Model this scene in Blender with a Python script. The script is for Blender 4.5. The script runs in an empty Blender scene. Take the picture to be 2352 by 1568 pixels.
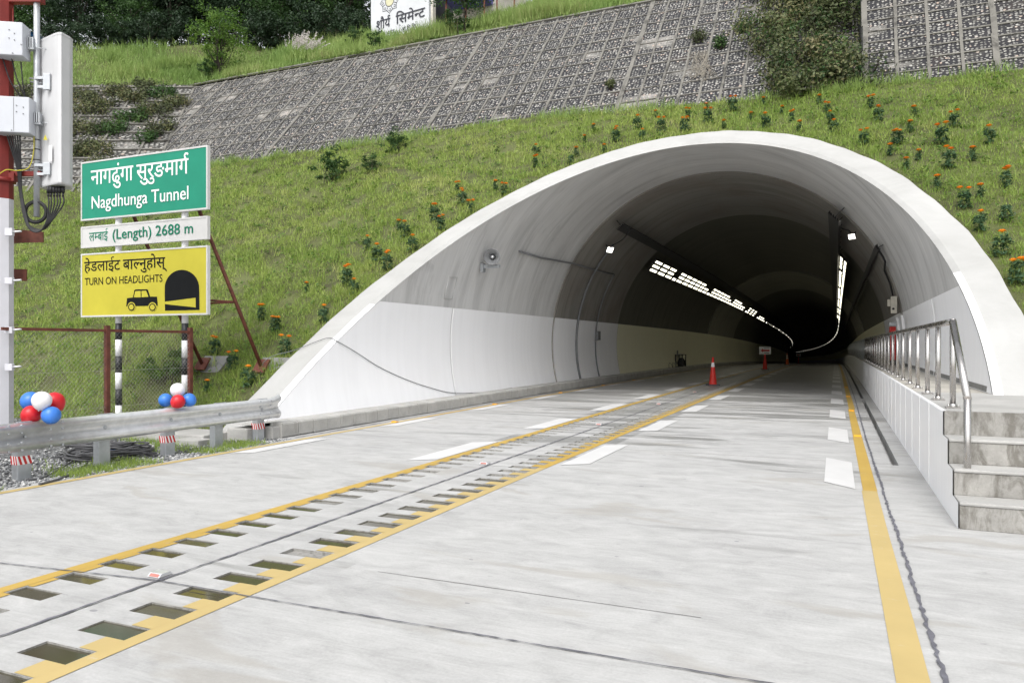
import bpy, bmesh, math, random
import numpy as np
from mathutils import Vector, Matrix

# ------------------------------------------------------------------ scene, camera, light
SC = bpy.context.scene
COL = SC.collection
R = math.radians
CAM_H = 1.6
YAW = math.atan(743.0 / 1719.0)          # the road runs off to the right of the lens axis
CY, SY = math.cos(YAW), math.sin(YAW)

cam = bpy.data.objects.new('camera', bpy.data.cameras.new('camera'))
COL.objects.link(cam)
cam.data.sensor_width = 36.0
cam.data.lens = 36.0 * 1719.0 / 2352.0
cam.data.shift_y = 5.0 / 2352.0
cam.data.clip_start = 0.05
cam.data.clip_end = 2000.0
cam.location = (0, 0, CAM_H)
cam.rotation_euler = (R(90), 0, YAW)
SC.camera = cam

SUN_EL, SUN_AZ = R(52), R(172)            # azimuth clockwise from +Y: behind the camera
world = bpy.data.worlds.new("World")
SC.world = world
world.use_nodes = True
wn = world.node_tree
sky = wn.nodes.new('ShaderNodeTexSky')
sky.sky_type = 'NISHITA'
sky.sun_disc = False
sky.sun_elevation = SUN_EL
sky.sun_rotation = SUN_AZ
sky.air_density = 1.0
sky.dust_density = 4.0
sky.ozone_density = 0.6
hs = wn.nodes.new('ShaderNodeHueSaturation')      # an overcast sky: nearly colourless
hs.inputs['Saturation'].default_value = 0.16
wn.links.new(sky.outputs['Color'], hs.inputs['Color'])
bg = wn.nodes['Background']
wn.links.new(hs.outputs['Color'], bg.inputs['Color'])
bg.inputs['Strength'].default_value = 0.15

sl = bpy.data.lights.new('sun', 'SUN')
sl.energy = 0.55
sl.angle = R(38)
sl.color = (1.0, 0.965, 0.91)
sun = bpy.data.objects.new('sun', sl)
COL.objects.link(sun)
sd = Vector((math.sin(SUN_AZ) * math.cos(SUN_EL), math.cos(SUN_AZ) * math.cos(SUN_EL), math.sin(SUN_EL)))
sun.rotation_euler = sd.to_track_quat('Z', 'Y').to_euler()

SC.view_settings.view_transform = 'Standard'
SC.view_settings.look = 'None'
SC.view_settings.exposure = 0.93
SC.view_settings.gamma = 1.0
SC.view_settings.use_curve_mapping = False
SC.cycles.max_bounces = 10
SC.cycles.diffuse_bounces = 6
SC.cycles.glossy_bounces = 3
SC.cycles.transmission_bounces = 4
SC.cycles.transparent_max_bounces = 6
SC.cycles.use_denoising = True
SC.cycles.sample_clamp_indirect = 6.0

rnd = random.Random(7)
NR = np.random.RandomState(11)

# ------------------------------------------------------------------ geometry helpers
def rayv(px, py):
    """direction of a sight line (picture 2352 wide) scaled to unit depth"""
    a = (px - 1176.0) / 1719.0
    b = (789.0 - py) / 1719.0
    return np.array([a * CY - SY, a * SY + CY, b])

def at_depth(px, py, zc):
    r = rayv(px, py)
    return Vector((r[0] * zc, r[1] * zc, CAM_H + r[2] * zc))

RIGHT = Vector((CY, SY, 0))
AWAY = Vector((-SY, CY, 0))
UP = Vector((0, 0, 1))
XA, YA, ZA = Vector((1, 0, 0)), Vector((0, 1, 0)), Vector((0, 0, 1))

class MB:
    def __init__(self):
        self.v = []; self.f = []; self.m = []; self.sm = []
    def add(self, vs, fs, mi=0, smooth=False):
        o = len(self.v)
        self.v += [tuple(p) for p in vs]
        for f in fs:
            self.f.append(tuple(i + o for i in f)); self.m.append(mi); self.sm.append(smooth)
        return self
    def quad(self, a, b, c, d, mi=0):
        return self.add([a, b, c, d], [(0, 1, 2, 3)], mi)
    def box(self, c, h, ax=(XA, YA, ZA), mi=0, bev=0.0):
        c = Vector(c)
        if bev <= 0:
            vs = []
            for sx in (-1, 1):
                for sy in (-1, 1):
                    for sz in (-1, 1):
                        vs.append(c + ax[0] * (sx * h[0]) + ax[1] * (sy * h[1]) + ax[2] * (sz * h[2]))
            fs = [(0, 1, 3, 2), (4, 6, 7, 5), (0, 4, 5, 1), (2, 3, 7, 6), (0, 2, 6, 4), (1, 5, 7, 3)]
            return self.add(vs, fs, mi)
        bm = bmesh.new()
        bmesh.ops.create_cube(bm, size=2)
        for v in bm.verts:
            v.co = Vector((v.co.x * h[0], v.co.y * h[1], v.co.z * h[2]))
        bmesh.ops.bevel(bm, geom=bm.edges[:], offset=bev, segments=2, affect='EDGES', profile=0.6)
        bm.verts.index_update()
        vs = [c + ax[0] * v.co.x + ax[1] * v.co.y + ax[2] * v.co.z for v in bm.verts]
        fs = [tuple(v.index for v in f.verts) for f in bm.faces]
        bm.free()
        return self.add(vs, fs, mi)
    def bb(self, x0, x1, y0, y1, z0, z1, mi=0, bev=0.0):
        return self.box(((x0 + x1) / 2, (y0 + y1) / 2, (z0 + z1) / 2), (abs(x1 - x0) / 2, abs(y1 - y0) / 2, abs(z1 - z0) / 2), mi=mi, bev=bev)
    def tube(self, pts, r, n=8, mi=0, cap=True, smooth=True, closed=False):
        pts = [Vector(p) for p in pts]
        k = len(pts)
        rs = r if isinstance(r, (list, tuple)) else [r] * k
        vs = []; prev = None
        for i, p in enumerate(pts):
            if closed:
                t = (pts[(i + 1) % k] - pts[i - 1])
            else:
                t = pts[min(i + 1, k - 1)] - pts[max(i - 1, 0)]
            t = t.normalized() if t.length > 1e-9 else Vector((0, 0, 1))
            if prev is None:
                a = t.orthogonal().normalized()
            else:
                a = prev - t * prev.dot(t)
                a = a.normalized() if a.length > 1e-6 else t.orthogonal().normalized()
            prev = a
            b = t.cross(a)
            for j in range(n):
                w = 2 * math.pi * j / n
                vs.append(p + (a * math.cos(w) + b * math.sin(w)) * rs[i])
        fs = []
        for i in range(k if closed else k - 1):
            i2 = (i + 1) % k
            for j in range(n):
                j2 = (j + 1) % n
                fs.append((i * n + j, i * n + j2, i2 * n + j2, i2 * n + j))
        if cap and not closed:
            self.add(vs, fs, mi, smooth)
            o = len(self.v) - len(vs)
            self.f.append(tuple(o + j for j in reversed(range(n)))); self.m.append(mi); self.sm.append(False)
            self.f.append(tuple(o + (k - 1) * n + j for j in range(n))); self.m.append(mi); self.sm.append(False)
            return self
        return self.add(vs, fs, mi, smooth)
    def lathe(self, prof, base, n=20, mi=0, axis=None, smooth=True):
        """prof: (radius, height) along axis"""
        ax = Vector(axis).normalized() if axis is not None else Vector((0, 0, 1))
        a = ax.orthogonal().normalized(); b = ax.cross(a)
        base = Vector(base); vs = []
        for (r_, z_) in prof:
            for j in range(n):
                w = 2 * math.pi * j / n
                vs.append(base + ax * z_ + (a * math.cos(w) + b * math.sin(w)) * r_)
        fs = []
        for i in range(len(prof) - 1):
            for j in range(n):
                j2 = (j + 1) % n
                fs.append((i * n + j, i * n + j2, (i + 1) * n + j2, (i + 1) * n + j))
        return self.add(vs, fs, mi, smooth)
    def prism(self, poly, o, ux, uy, un, t, mi=0):
        """flat polygon (2D points) in the plane o,ux,uy thickened by t along un"""
        k = len(poly)
        vs = [Vector(o) + ux * p[0] + uy * p[1] for p in poly] + [Vector(o) + ux * p[0] + uy * p[1] + un * t for p in poly]
        fs = [tuple(range(k)), tuple(range(2 * k - 1, k - 1, -1))]
        fs += [(i, (i + 1) % k, k + (i + 1) % k, k + i) for i in range(k)]
        return self.add(vs, fs, mi)
    def sweep(self, prof, ys, mi=0, fn=None, smooth=False):
        """profile of (x,z) points swept through stations ys along the road"""
        k = len(prof); vs = []
        for y in ys:
            dx, dz = path(y) if fn is None else fn(y)
            for (x, z) in prof:
                vs.append((x + dx, y, z + dz))
        fs = []
        for i in range(len(ys) - 1):
            for j in range(k - 1):
                fs.append((i * k + j, i * k + j + 1, (i + 1) * k + j + 1, (i + 1) * k + j))
        return self.add(vs, fs, mi, smooth)
    def build(self, name, mats, parent=None, fixn=True):
        off = parent.location if parent is not None else Vector((0, 0, 0))
        p2 = parent
        if parent is not None and parent.parent is not None:
            off = parent.parent.location + parent.location
        me = bpy.data.meshes.new(name)
        if off.length > 0:
            vs = [(v[0] - off[0], v[1] - off[1], v[2] - off[2]) for v in self.v]
        else:
            vs = self.v
        me.from_pydata(vs, [], self.f)
        if not isinstance(mats, (list, tuple)):
            mats = [mats]
        for mm in mats:
            me.materials.append(mm)
        me.polygons.foreach_set('material_index', self.m)
        me.polygons.foreach_set('use_smooth', self.sm)
        if fixn:
            bm = bmesh.new(); bm.from_mesh(me)
            bmesh.ops.recalc_face_normals(bm, faces=bm.faces[:])
            bm.to_mesh(me); bm.free()
        me.update()
        o = bpy.data.objects.new(name, me)
        COL.objects.link(o)
        if parent is not None:
            o.parent = parent
        return o

def tag(o, label=None, cat=None, group=None, kind=None):
    if label: o['label'] = label
    if cat: o['category'] = cat
    if group: o['group'] = group
    if kind: o['kind'] = kind
    return o

def thing(name, label, cat, loc=(0, 0, 0), group=None, rz=0.0):
    o = bpy.data.objects.new(name, None)
    o.empty_display_size = 0.2
    COL.objects.link(o)
    o.location = loc
    o.rotation_euler = (0, 0, rz)
    return tag(o, label, cat, group)

def copy_tree(o, parent=None):
    c = o.copy(); COL.objects.link(c)
    if parent is not None:
        c.parent = parent
    for ch in list(o.children):
        copy_tree(ch, c)
    return c

def raw_mesh(name, V, nloops, loops, mats, mat_idx=None, tint=None, smooth=False, parent=None):
    """fast mesh from numpy arrays: V (n,3); nloops per face; loops flat"""
    me = bpy.data.meshes.new(name)
    me.vertices.add(len(V)); me.vertices.foreach_set('co', np.asarray(V, dtype=np.float32).ravel())
    me.loops.add(len(loops)); me.loops.foreach_set('vertex_index', np.asarray(loops, dtype=np.int32))
    nl = np.asarray(nloops, dtype=np.int32)
    me.polygons.add(len(nl))
    me.polygons.foreach_set('loop_start', np.concatenate([[0], np.cumsum(nl)[:-1]]).astype(np.int32))
    try:
        me.polygons.foreach_set('loop_total', nl)
    except Exception:
        pass
    if not isinstance(mats, (list, tuple)): mats = [mats]
    for mm in mats: me.materials.append(mm)
    if mat_idx is not None: me.polygons.foreach_set('material_index', np.asarray(mat_idx, dtype=np.int32))
    if smooth: me.polygons.foreach_set('use_smooth', np.ones(len(nl), dtype=bool))
    if tint is not None:
        at = me.attributes.new('tint', 'FLOAT', 'POINT')
        at.data.foreach_set('value', np.asarray(tint, dtype=np.float32))
    me.update(calc_edges=True)
    me.validate()
    o = bpy.data.objects.new(name, me); COL.objects.link(o)
    if parent is not None: o.parent = parent
    return o

# the tunnel drops gently and bends to the left beyond the mouth
def path(y):
    dx = -0.00024 * (y - 105.0) ** 2 if y > 105 else 0.0
    dz = -0.024 * 0.5 * ((y - 62.0) + math.sqrt((y - 62.0) ** 2 + 625.0)) + 0.082
    return dx, min(dz, 0.0)

def P3(x, y, z):
    dx, dz = path(y)
    return Vector((x + dx, y, z + dz))

def road_z(y):
    return path(y)[1]

def on_road(px, py, z=0.0):
    r = rayv(px, py)
    lo, hi = 2.0, 130.0
    for _ in range(60):
        t = (lo + hi) / 2
        if CAM_H + r[2] * t > z + road_z(t * r[1]): lo = t
        else: hi = t
    return Vector((r[0] * t, r[1] * t, CAM_H + r[2] * t))
# ------------------------------------------------------------------ materials
class G:
    """tiny node-graph helper"""
    def __init__(self, name, rough=0.7, metal=0.0, spec=0.4):
        self.m = bpy.data.materials.new(name)
        self.m.use_nodes = True
        self.nt = self.m.node_tree
        self.b = self.nt.nodes['Principled BSDF']
        self.b.inputs['Roughness'].default_value = rough
        self.b.inputs['Metallic'].default_value = metal
        self.b.inputs['Specular IOR Level'].default_value = spec
        self._pos = None
    def n(self, t, **kw):
        nd = self.nt.nodes.new(t)
        for k, v in kw.items(): setattr(nd, k, v)
        return nd
    def l(self, a, b): self.nt.links.new(a, b)
    def val(self, sock, v):
        if hasattr(v, 'is_output') or isinstance(v, bpy.types.NodeSocket): self.l(v, sock)
        else: sock.default_value = v
    @property
    def pos(self):
        if self._pos is None:
            self._pos = self.n('ShaderNodeNewGeometry').outputs['Position']
        return self._pos
    def obj(self):
        return self.n('ShaderNodeTexCoord').outputs['Object']
    def uv(self):
        return self.n('ShaderNodeUVMap').outputs['UV']
    def scale(self, v, s, loc=(0, 0, 0)):
        mp = self.n('ShaderNodeMapping')
        self.l(v, mp.inputs['Vector'])
        mp.inputs['Scale'].default_value = s; mp.inputs['Location'].default_value = loc
        return mp.outputs['Vector']
    def noise(self, v, s=1.0, d=4.0, r=0.55, dist=0.0):
        t = self.n('ShaderNodeTexNoise')
        self.l(v, t.inputs['Vector'])
        t.inputs['Scale'].default_value = s; t.inputs['Detail'].default_value = d
        t.inputs['Roughness'].default_value = r; t.inputs['Distortion'].default_value = dist
        return t.outputs['Fac']
    def ramp(self, f, stops, interp='LINEAR'):
        t = self.n('ShaderNodeValToRGB')
        t.color_ramp.interpolation = interp
        e = t.color_ramp.elements
        while len(e) < len(stops): e.new(0.5)
        for i, (p, c) in enumerate(stops):
            e[i].position = p
            if not isinstance(c, (tuple, list)): c = (c, c, c)
            e[i].color = (*c[:3], 1)
        self.l(f, t.inputs['Fac'])
        return t.outputs['Color']
    def mix(self, f, a, b, mode='MIX'):
        t = self.n('ShaderNodeMix'); t.data_type = 'RGBA'; t.blend_type = mode
        self.val(t.inputs[0], f)
        for s_, v in ((t.inputs[6], a), (t.inputs[7], b)):
            if isinstance(v, (tuple, list)): v = (*v[:3], 1)
            self.val(s_, v)
        return t.outputs[2]
    def math(self, op, a, b=0.0, c=0.0):
        t = self.n('ShaderNodeMath', operation=op)
        self.val(t.inputs[0], a); self.val(t.inputs[1], b); self.val(t.inputs[2], c)
        return t.outputs[0]
    def sep(self, v):
        t = self.n('ShaderNodeSeparateXYZ'); self.l(v, t.inputs[0]); return t.outputs
    def comb(self, x, y, z):
        t = self.n('ShaderNodeCombineXYZ')
        self.val(t.inputs[0], x); self.val(t.inputs[1], y); self.val(t.inputs[2], z)
        return t.outputs[0]
    def attr(self, name):
        t = self.n('ShaderNodeAttribute'); t.attribute_name = name; return t.outputs['Fac']
    def color(self, c):
        if isinstance(c, (tuple, list)): self.b.inputs['Base Color'].default_value = (*c[:3], 1)
        else: self.l(c, self.b.inputs['Base Color'])
        return self
    def rough(self, r): self.val(self.b.inputs['Roughness'], r); return self
    def bump(self, h, strength=0.3, dist=0.01):
        t = self.n('ShaderNodeBump')
        t.inputs['Strength'].default_value = strength; t.inputs['Distance'].default_value = dist
        self.l(h, t.inputs['Height']); self.l(t.outputs['Normal'], self.b.inputs['Normal'])
        return self

def plain(name, c, rough=0.6, metal=0.0, var=0.12, scale=6.0, spec=0.4, bump=0.0):
    g = G(name, rough, metal, spec)
    n1 = g.noise(g.pos, scale, 5, 0.6)
    lo = tuple(max(0, x * (1 - var)) for x in c); hi = tuple(min(1, x * (1 + var)) for x in c)
    g.color(g.ramp(n1, [(0.3, lo), (0.7, hi)]))
    if metal > 0.5 or rough < 0.5:
        g.rough(g.math('ADD', g.math('MULTIPLY', g.noise(g.pos, scale * 2.3, 4), 0.25), rough - 0.12))
    if bump: g.bump(g.noise(g.pos, scale * 12, 4, 0.7), bump, 0.004)
    return g.m

def emit(name, c, strength):
    m = bpy.data.materials.new(name); m.use_nodes = True
    b = m.node_tree.nodes['Principled BSDF']
    b.inputs['Base Color'].default_value = (*c, 1)
    b.inputs['Emission Color'].default_value = (*c, 1)
    b.inputs['Emission Strength'].default_value = strength
    return m

def road_mat():
    g = G('road_concrete', 0.75)
    p = g.pos
    big = g.noise(g.scale(p, (0.16, 0.42, 1)), 1.0, 5, 0.6, 0.4)
    mid = g.noise(g.scale(p, (0.55, 1.7, 1)), 1.0, 6, 0.65, 0.6)
    broom = g.noise(g.scale(p, (1.3, 46, 1)), 1.0, 4, 0.7)
    fine = g.noise(p, 55, 4, 0.75)
    base = g.ramp(big, [(0.28, (0.315, 0.315, 0.311)), (0.5, (0.37, 0.37, 0.365)), (0.75, (0.415, 0.414, 0.407))])
    base = g.mix(g.math('MULTIPLY', g.ramp(mid, [(0.40, 0), (0.60, 1)]), 0.7), base, (0.41, 0.41, 0.403))
    base = g.mix(0.18, base, g.ramp(broom, [(0.3, 0.2), (0.7, 0.8)]), 'SOFT_LIGHT')
    base = g.mix(0.25, base, g.ramp(fine, [(0.25, 0.2), (0.7, 0.8)]), 'SOFT_LIGHT')
    mott = g.noise(g.scale(p, (2.6, 5.2, 1), (1.7, 4.4, 0)), 1.0, 7, 0.72, 0.6)
    base = g.mix(0.5, base, g.ramp(mott, [(0.30, 0.22), (0.5, 0.5), (0.70, 0.74)]), 'SOFT_LIGHT')
    pit = g.ramp(g.noise(g.scale(p, (9, 14, 1)), 1.0, 3, 0.6), [(0.68, 0), (0.74, 1)])
    base = g.mix(g.math('MULTIPLY', pit, 0.35), base, (0.20, 0.20, 0.20))
    # damp streaks across the carriageway, most of them further off where the slab has not dried
    y = g.sep(p)[1]
    damp_n = g.noise(g.scale(p, (0.20, 1.15, 1), (3.1, 0.7, 0)), 1.0, 5, 0.62, 0.9)
    thr = g.ramp(g.math('MULTIPLY', y, 1 / 60.0), [(0.0, 0.0), (0.15, 0.03), (0.24, 0.12), (0.42, 0.2), (0.7, 0.27)])
    med = g.math('MULTIPLY', g.math('LESS_THAN', g.math('ABSOLUTE', g.math('ADD', g.sep(p)[0], 4.2)), 1.0), 0.07)
    damp = g.ramp(g.math('ADD', g.math('ADD', damp_n, med), g.math('SUBTRACT', thr, 0.06)), [(0.575, 0), (0.66, 1)])
    base = g.mix(g.math('MULTIPLY', damp, 0.62), base, (0.155, 0.155, 0.147))
    # tan silt stains near the lens
    silt_n = g.noise(g.scale(p, (0.5, 1.5, 1), (7.3, 2.2, 0)), 1.0, 4, 0.55, 0.8)
    nearb = g.math('MULTIPLY', g.math('LESS_THAN', y, 4.6), 0.045)
    silt = g.ramp(g.math('ADD', silt_n, nearb), [(0.60, 0), (0.66, 1)])
    base = g.mix(g.math('MULTIPLY', silt, 0.5), base, (0.31, 0.295, 0.265))
    # little chips and tar spots
    vo = g.n('ShaderNodeTexVoronoi'); g.l(g.scale(p, (3.0, 5.0, 1)), vo.inputs['Vector']); vo.inputs['Scale'].default_value = 1.0
    spot = g.math('LESS_THAN', vo.outputs['Distance'], g.math('MULTIPLY', g.math('SUBTRACT', g.noise(p, 2.1, 2), 0.50), 0.5))
    base = g.mix(g.math('MULTIPLY', spot, 0.6), base, (0.16, 0.16, 0.175))
    g.color(base)
    g.rough(g.math('SUBTRACT', 0.82, g.math('MULTIPLY', damp, 0.42)))
    g.bump(g.math('ADD', g.math('MULTIPLY', broom, 0.7), g.math('MULTIPLY', fine, 0.5)), 0.35, 0.006)
    return g.m

def paint_mat(name, c, wear=0.62, cut=0.08):
    g = G(name, 0.6)
    n1 = g.noise(g.scale(g.pos, (5, 9, 1)), 1.0, 7, 0.75)
    n2 = g.noise(g.pos, 1.3, 4, 0.6)
    w = g.ramp(n1, [(wear, 0), (wear + cut, 1)])
    base = g.ramp(n2, [(0.3, tuple(x * 0.86 for x in c)), (0.7, c)])
    g.color(g.mix(g.math('MULTIPLY', w, 0.55), base, (0.5, 0.49, 0.46)))
    g.bump(g.noise(g.pos, 60, 3, 0.7), 0.25, 0.004)
    return g.m

def lining_mat(name, c, tint, grime=1.0):
    """board-marked tunnel concrete: streaks follow the ring, so they run across the road axis"""
    g = G(name, 0.8)
    p = g.pos
    streak = g.noise(g.scale(p, (0.26, 2.2, 0.36)), 1.0, 6, 0.62, 0.5)
    fine = g.noise(g.scale(p, (0.5, 16, 0.7)), 1.0, 5, 0.7, 0.2)
    big = g.noise(g.scale(p, (0.35, 0.30, 0.35)), 1.0, 5, 0.6, 0.6)
    base = g.ramp(streak, [(0.28, tuple(x * 0.72 for x in c)), (0.5, c), (0.74, tuple(min(1, x * 1.15) for x in c))])
    base = g.mix(0.32 * grime, base, g.ramp(fine, [(0.3, 0.25), (0.7, 0.8)]), 'SOFT_LIGHT')
    base = g.mix(g.math('MULTIPLY', g.ramp(big, [(0.45, 0), (0.7, 1)]), 0.5), base, tint)
    dk = g.noise(g.scale(p, (0.5, 1.4, 0.5), (5, 1, 2)), 1.0, 6, 0.7, 1.2)
    base = g.mix(g.math('MULTIPLY', g.ramp(dk, [(0.60, 0), (0.74, 1)]), 0.5 * grime), base, tuple(x * 0.4 for x in c))
    # pour joints of the formwork
    y = g.sep(p)[1]
    j = g.math('LESS_THAN', g.math('ABSOLUTE', g.math('SUBTRACT', g.math('FRACT', g.math('MULTIPLY', g.math('ADD', y, 0.6), 1 / 1.55)), 0.5)), 0.007)
    base = g.mix(g.math('MULTIPLY', j, 0.25), base, tuple(x * 0.5 for x in c))
    g.color(base)
    g.bump(g.math('ADD', fine, g.noise(p, 30, 4, 0.7)), 0.25, 0.006)
    return g.m

def white_wall_mat(name, c=(0.86, 0.865, 0.88)):
    g = G(name, 0.55)
    p = g.pos
    st = g.noise(g.scale(p, (3.0, 5.0, 0.12)), 1.0, 5, 0.6)
    b2 = g.noise(g.scale(p, (0.5, 0.5, 0.5)), 1.0, 4, 0.6)
    base = g.ramp(st, [(0.3, tuple(x * 0.96 for x in c)), (0.6, c)])
    base = g.mix(g.math('MULTIPLY', g.ramp(b2, [(0.5, 0), (0.75, 1)]), 0.18), base, tuple(x * 0.8 for x in c))
    z = g.sep(p)[2]
    g.color(base)
    return g.m

def rim_mat():
    g = G('rim_whitewash', 0.75)
    p = g.pos
    n1 = g.noise(p, 0.7, 6, 0.65, 0.5)
    n2 = g.noise(g.scale(p, (1.2, 2.5, 5)), 1.0, 7, 0.75, 1.0)
    base = g.ramp(n1, [(0.3, (0.345, 0.345, 0.333)), (0.65, (0.42, 0.42, 0.41))])
    base = g.mix(g.math('MULTIPLY', g.ramp(n2, [(0.60, 0), (0.68, 1)]), 0.35), base, (0.29, 0.29, 0.28))
    g.color(base); g.bump(g.noise(p, 14, 6, 0.7), 0.4, 0.012)
    return g.m

def concrete(name, c, stain=(0.12, 0.11, 0.09), amount=0.4, sc=1.0, thr=0.55):
    g = G(name, 0.8)
    p = g.pos
    n1 = g.noise(p, 1.6 * sc, 6, 0.65, 0.4)
    n2 = g.noise(g.scale(p, (1, 1, 0.35)), 2.6 * sc, 7, 0.7, 0.8)
    base = g.ramp(n1, [(0.3, tuple(x * 0.78 for x in c)), (0.68, tuple(min(1, x * 1.1) for x in c))])
    base = g.mix(g.math('MULTIPLY', g.ramp(n2, [(thr, 0), (thr + 0.14, 1)]), amount), base, stain)
    base = g.mix(0.3, base, g.ramp(g.noise(p, 45, 4, 0.75), [(0.25, 0.25), (0.7, 0.75)]), 'SOFT_LIGHT')
    g.color(base); g.bump(g.noise(p, 40, 5, 0.75), 0.4, 0.006)
    return g.m

def stone_mat(cu, cv, name='stone_pitching', dark=(0.017, 0.017, 0.020), loose=False, su=8.6, sv=7.8):
    """river cobbles set in blackened mortar, laid in rows along the bank (uv in metres)"""
    g = G(name, 0.85)
    uv = g.uv()
    s = g.sep(uv)
    wob = g.noise(g.scale(uv, (1.6, 1.6, 1)), 1.0, 3, 0.6)
    u2 = g.math('ADD', s[0], g.math('MULTIPLY', wob, 0.12))
    v2 = g.math('ADD', s[1], g.math('MULTIPLY', wob, 0.25))
    sc_ = (su, sv, 1) if not loose else (4.2, 7.0, 1)
    vec = g.scale(g.comb(u2, v2, 0.0), sc_)
    vo = g.n('ShaderNodeTexVoronoi'); vo.voronoi_dimensions = '2D'
    g.l(vec, vo.inputs['Vector']); vo.inputs['Scale'].default_value = 1.0; vo.inputs['Randomness'].default_value = 0.62
    col = vo.outputs['Color']
    d = vo.outputs['Distance']
    rr = g.sep(col)
    lim = g.math('ADD', 0.185 if not loose else 0.22, g.math('MULTIPLY', rr[0], 0.16 if not loose else 0.14))
    stone = g.math('SUBTRACT', 1.0, g.math('SMOOTH_MIN', 1.0, g.math('MAXIMUM', g.math('MULTIPLY', g.math('SUBTRACT', d, lim), 9.0), 0.0), 0.1))
    sc = g.ramp(rr[1], [(0.0, (0.15, 0.148, 0.138)), (0.55, (0.25, 0.245, 0.23)), (0.9, (0.40, 0.39, 0.365)), (1.0, (0.44, 0.35, 0.29))])
    # panel by panel the mortar is black with lichen, brown, or washed nearly white
    cell = g.comb(g.math('FLOOR', g.math('DIVIDE', s[0], cu)), g.math('FLOOR', g.math('DIVIDE', s[1], cv)), 0.0)
    wh = g.n('ShaderNodeTexWhiteNoise'); wh.noise_dimensions = '2D'; g.l(cell, wh.inputs['Vector'])
    low = g.noise(g.scale(uv, (0.14, 0.30, 1)), 1.0, 4, 0.6, 0.5)
    patch = g.noise(g.scale(uv, (0.9, 1.3, 1)), 1.0, 5, 0.65, 0.5)
    foot = g.ramp(g.math('MULTIPLY', s[1], 0.1), [(0.0, 0.16), (0.30, 0.02), (1.0, 0.0)])
    k = g.math('ADD', g.math('ADD', g.math('MULTIPLY', wh.outputs['Value'], 0.34), g.math('MULTIPLY', low, 0.46)), g.math('ADD', g.math('MULTIPLY', patch, 0.42), foot))
    mort = g.ramp(k, [(0.0, dark), (0.71, tuple(x * 1.4 for x in dark)), (0.76, (0.05, 0.048, 0.046)), (0.83, (0.24, 0.23, 0.212)), (0.95, (0.46, 0.40, 0.375))])
    rust = g.ramp(g.noise(g.scale(uv, (0.5, 0.8, 1), (4, 9, 0)), 1.0, 4), [(0.62, 0), (0.75, 1)])
    mort = g.mix(g.math('MULTIPLY', rust, 0.35), mort, (0.11, 0.07, 0.05))
    base = g.mix(stone, mort, sc)
    dirt = g.noise(g.scale(uv, (3.0, 5.0, 1)), 1.0, 5, 0.7)
    base = g.mix(g.math('MULTIPLY', g.ramp(dirt, [(0.5, 0), (0.75, 1)]), 0.5), base, (0.032, 0.031, 0.029))
    g.color(base)
    g.bump(stone, 0.8, 0.05)
    return g.m

def leaf_mat(name, c0, c1, c2=None, trans=0.35, rough=0.55):
    g = G(name, rough, 0, 0.3)
    t = g.attr('tint')
    big = g.noise(g.pos, 0.55, 3, 0.6)
    stops = [(0.0, c0), (0.6, c1)] + ([(1.0, c2)] if c2 else [])
    base = g.ramp(g.math('ADD', g.math('MULTIPLY', t, 0.7), g.math('MULTIPLY', g.math('SUBTRACT', big, 0.35), 0.6)), stops)
    g.color(base)
    tr = g.n('ShaderNodeBsdfTranslucent'); g.l(base, tr.inputs['Color'])
    mx = g.n('ShaderNodeMixShader'); mx.inputs['Fac'].default_value = trans
    out = [n for n in g.nt.nodes if n.type == 'OUTPUT_MATERIAL'][0]
    g.l(g.b.outputs[0], mx.inputs[1]); g.l(tr.outputs[0], mx.inputs[2]); g.l(mx.outputs[0], out.inputs[0])
    return g.m

def soil_mat():
    g = G('slope_soil', 0.95)
    p = g.pos
    n1 = g.noise(p, 0.45, 5, 0.6, 0.4); n2 = g.noise(g.scale(p, (2.2, 2.2, 4)), 1.0, 6, 0.7)
    base = g.ramp(n2, [(0.3, (0.040, 0.032, 0.021)), (0.55, (0.075, 0.088, 0.026)), (0.75, (0.12, 0.155, 0.036))])
    base = g.mix(g.math('MULTIPLY', g.ramp(n1, [(0.4, 0), (0.7, 1)]), 0.5), base, (0.15, 0.17, 0.06))
    g.color(base); g.bump(g.noise(p, 9, 6, 0.75), 0.8, 0.05)
    return g.m

def gravel_mat():
    g = G('gravel_bed', 0.85)
    vo = g.n('ShaderNodeTexVoronoi'); g.l(g.pos, vo.inputs['Vector']); vo.inputs['Scale'].default_value = 24
    c = g.ramp(g.sep(vo.outputs['Color'])[0], [(0.0, (0.10, 0.105, 0.11)), (0.6, (0.24, 0.245, 0.255)), (1.0, (0.46, 0.46, 0.46))])
    c = g.mix(g.ramp(vo.outputs['Distance'], [(0.3, 0), (0.75, 1)]), c, (0.035, 0.035, 0.035))
    g.color(c); g.bump(g.math('SUBTRACT', 1.0, vo.outputs['Distance']), 1.0, 0.03)
    return g.m

M = {}
M['road'] = road_mat()
M['yellow'] = paint_mat('yellow_paint', (0.47, 0.315, 0.07), 0.60, 0.12)
M['yellow_pale'] = paint_mat('faded_yellow_paint', (0.49, 0.375, 0.16), 0.60, 0.12)
M['white_line'] = paint_mat('white_road_paint', (0.60, 0.60, 0.595), 0.56, 0.16)
M['sealant'] = plain('joint_sealant', (0.125, 0.125, 0.145), 0.6, 0, 0.3, 12, bump=0.4)
M['groove'] = plain('saw_cut', (0.10, 0.097, 0.09), 0.9)
M['silt'] = plain('silt_film', (0.40, 0.375, 0.335), 0.85, 0, 0.15, 5)
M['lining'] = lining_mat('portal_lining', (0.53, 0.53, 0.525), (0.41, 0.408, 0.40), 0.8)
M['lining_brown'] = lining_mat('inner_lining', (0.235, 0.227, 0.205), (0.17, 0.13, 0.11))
M['lining_deep'] = lining_mat('deep_lining', (0.125, 0.122, 0.10), (0.12, 0.12, 0.10))
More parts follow.
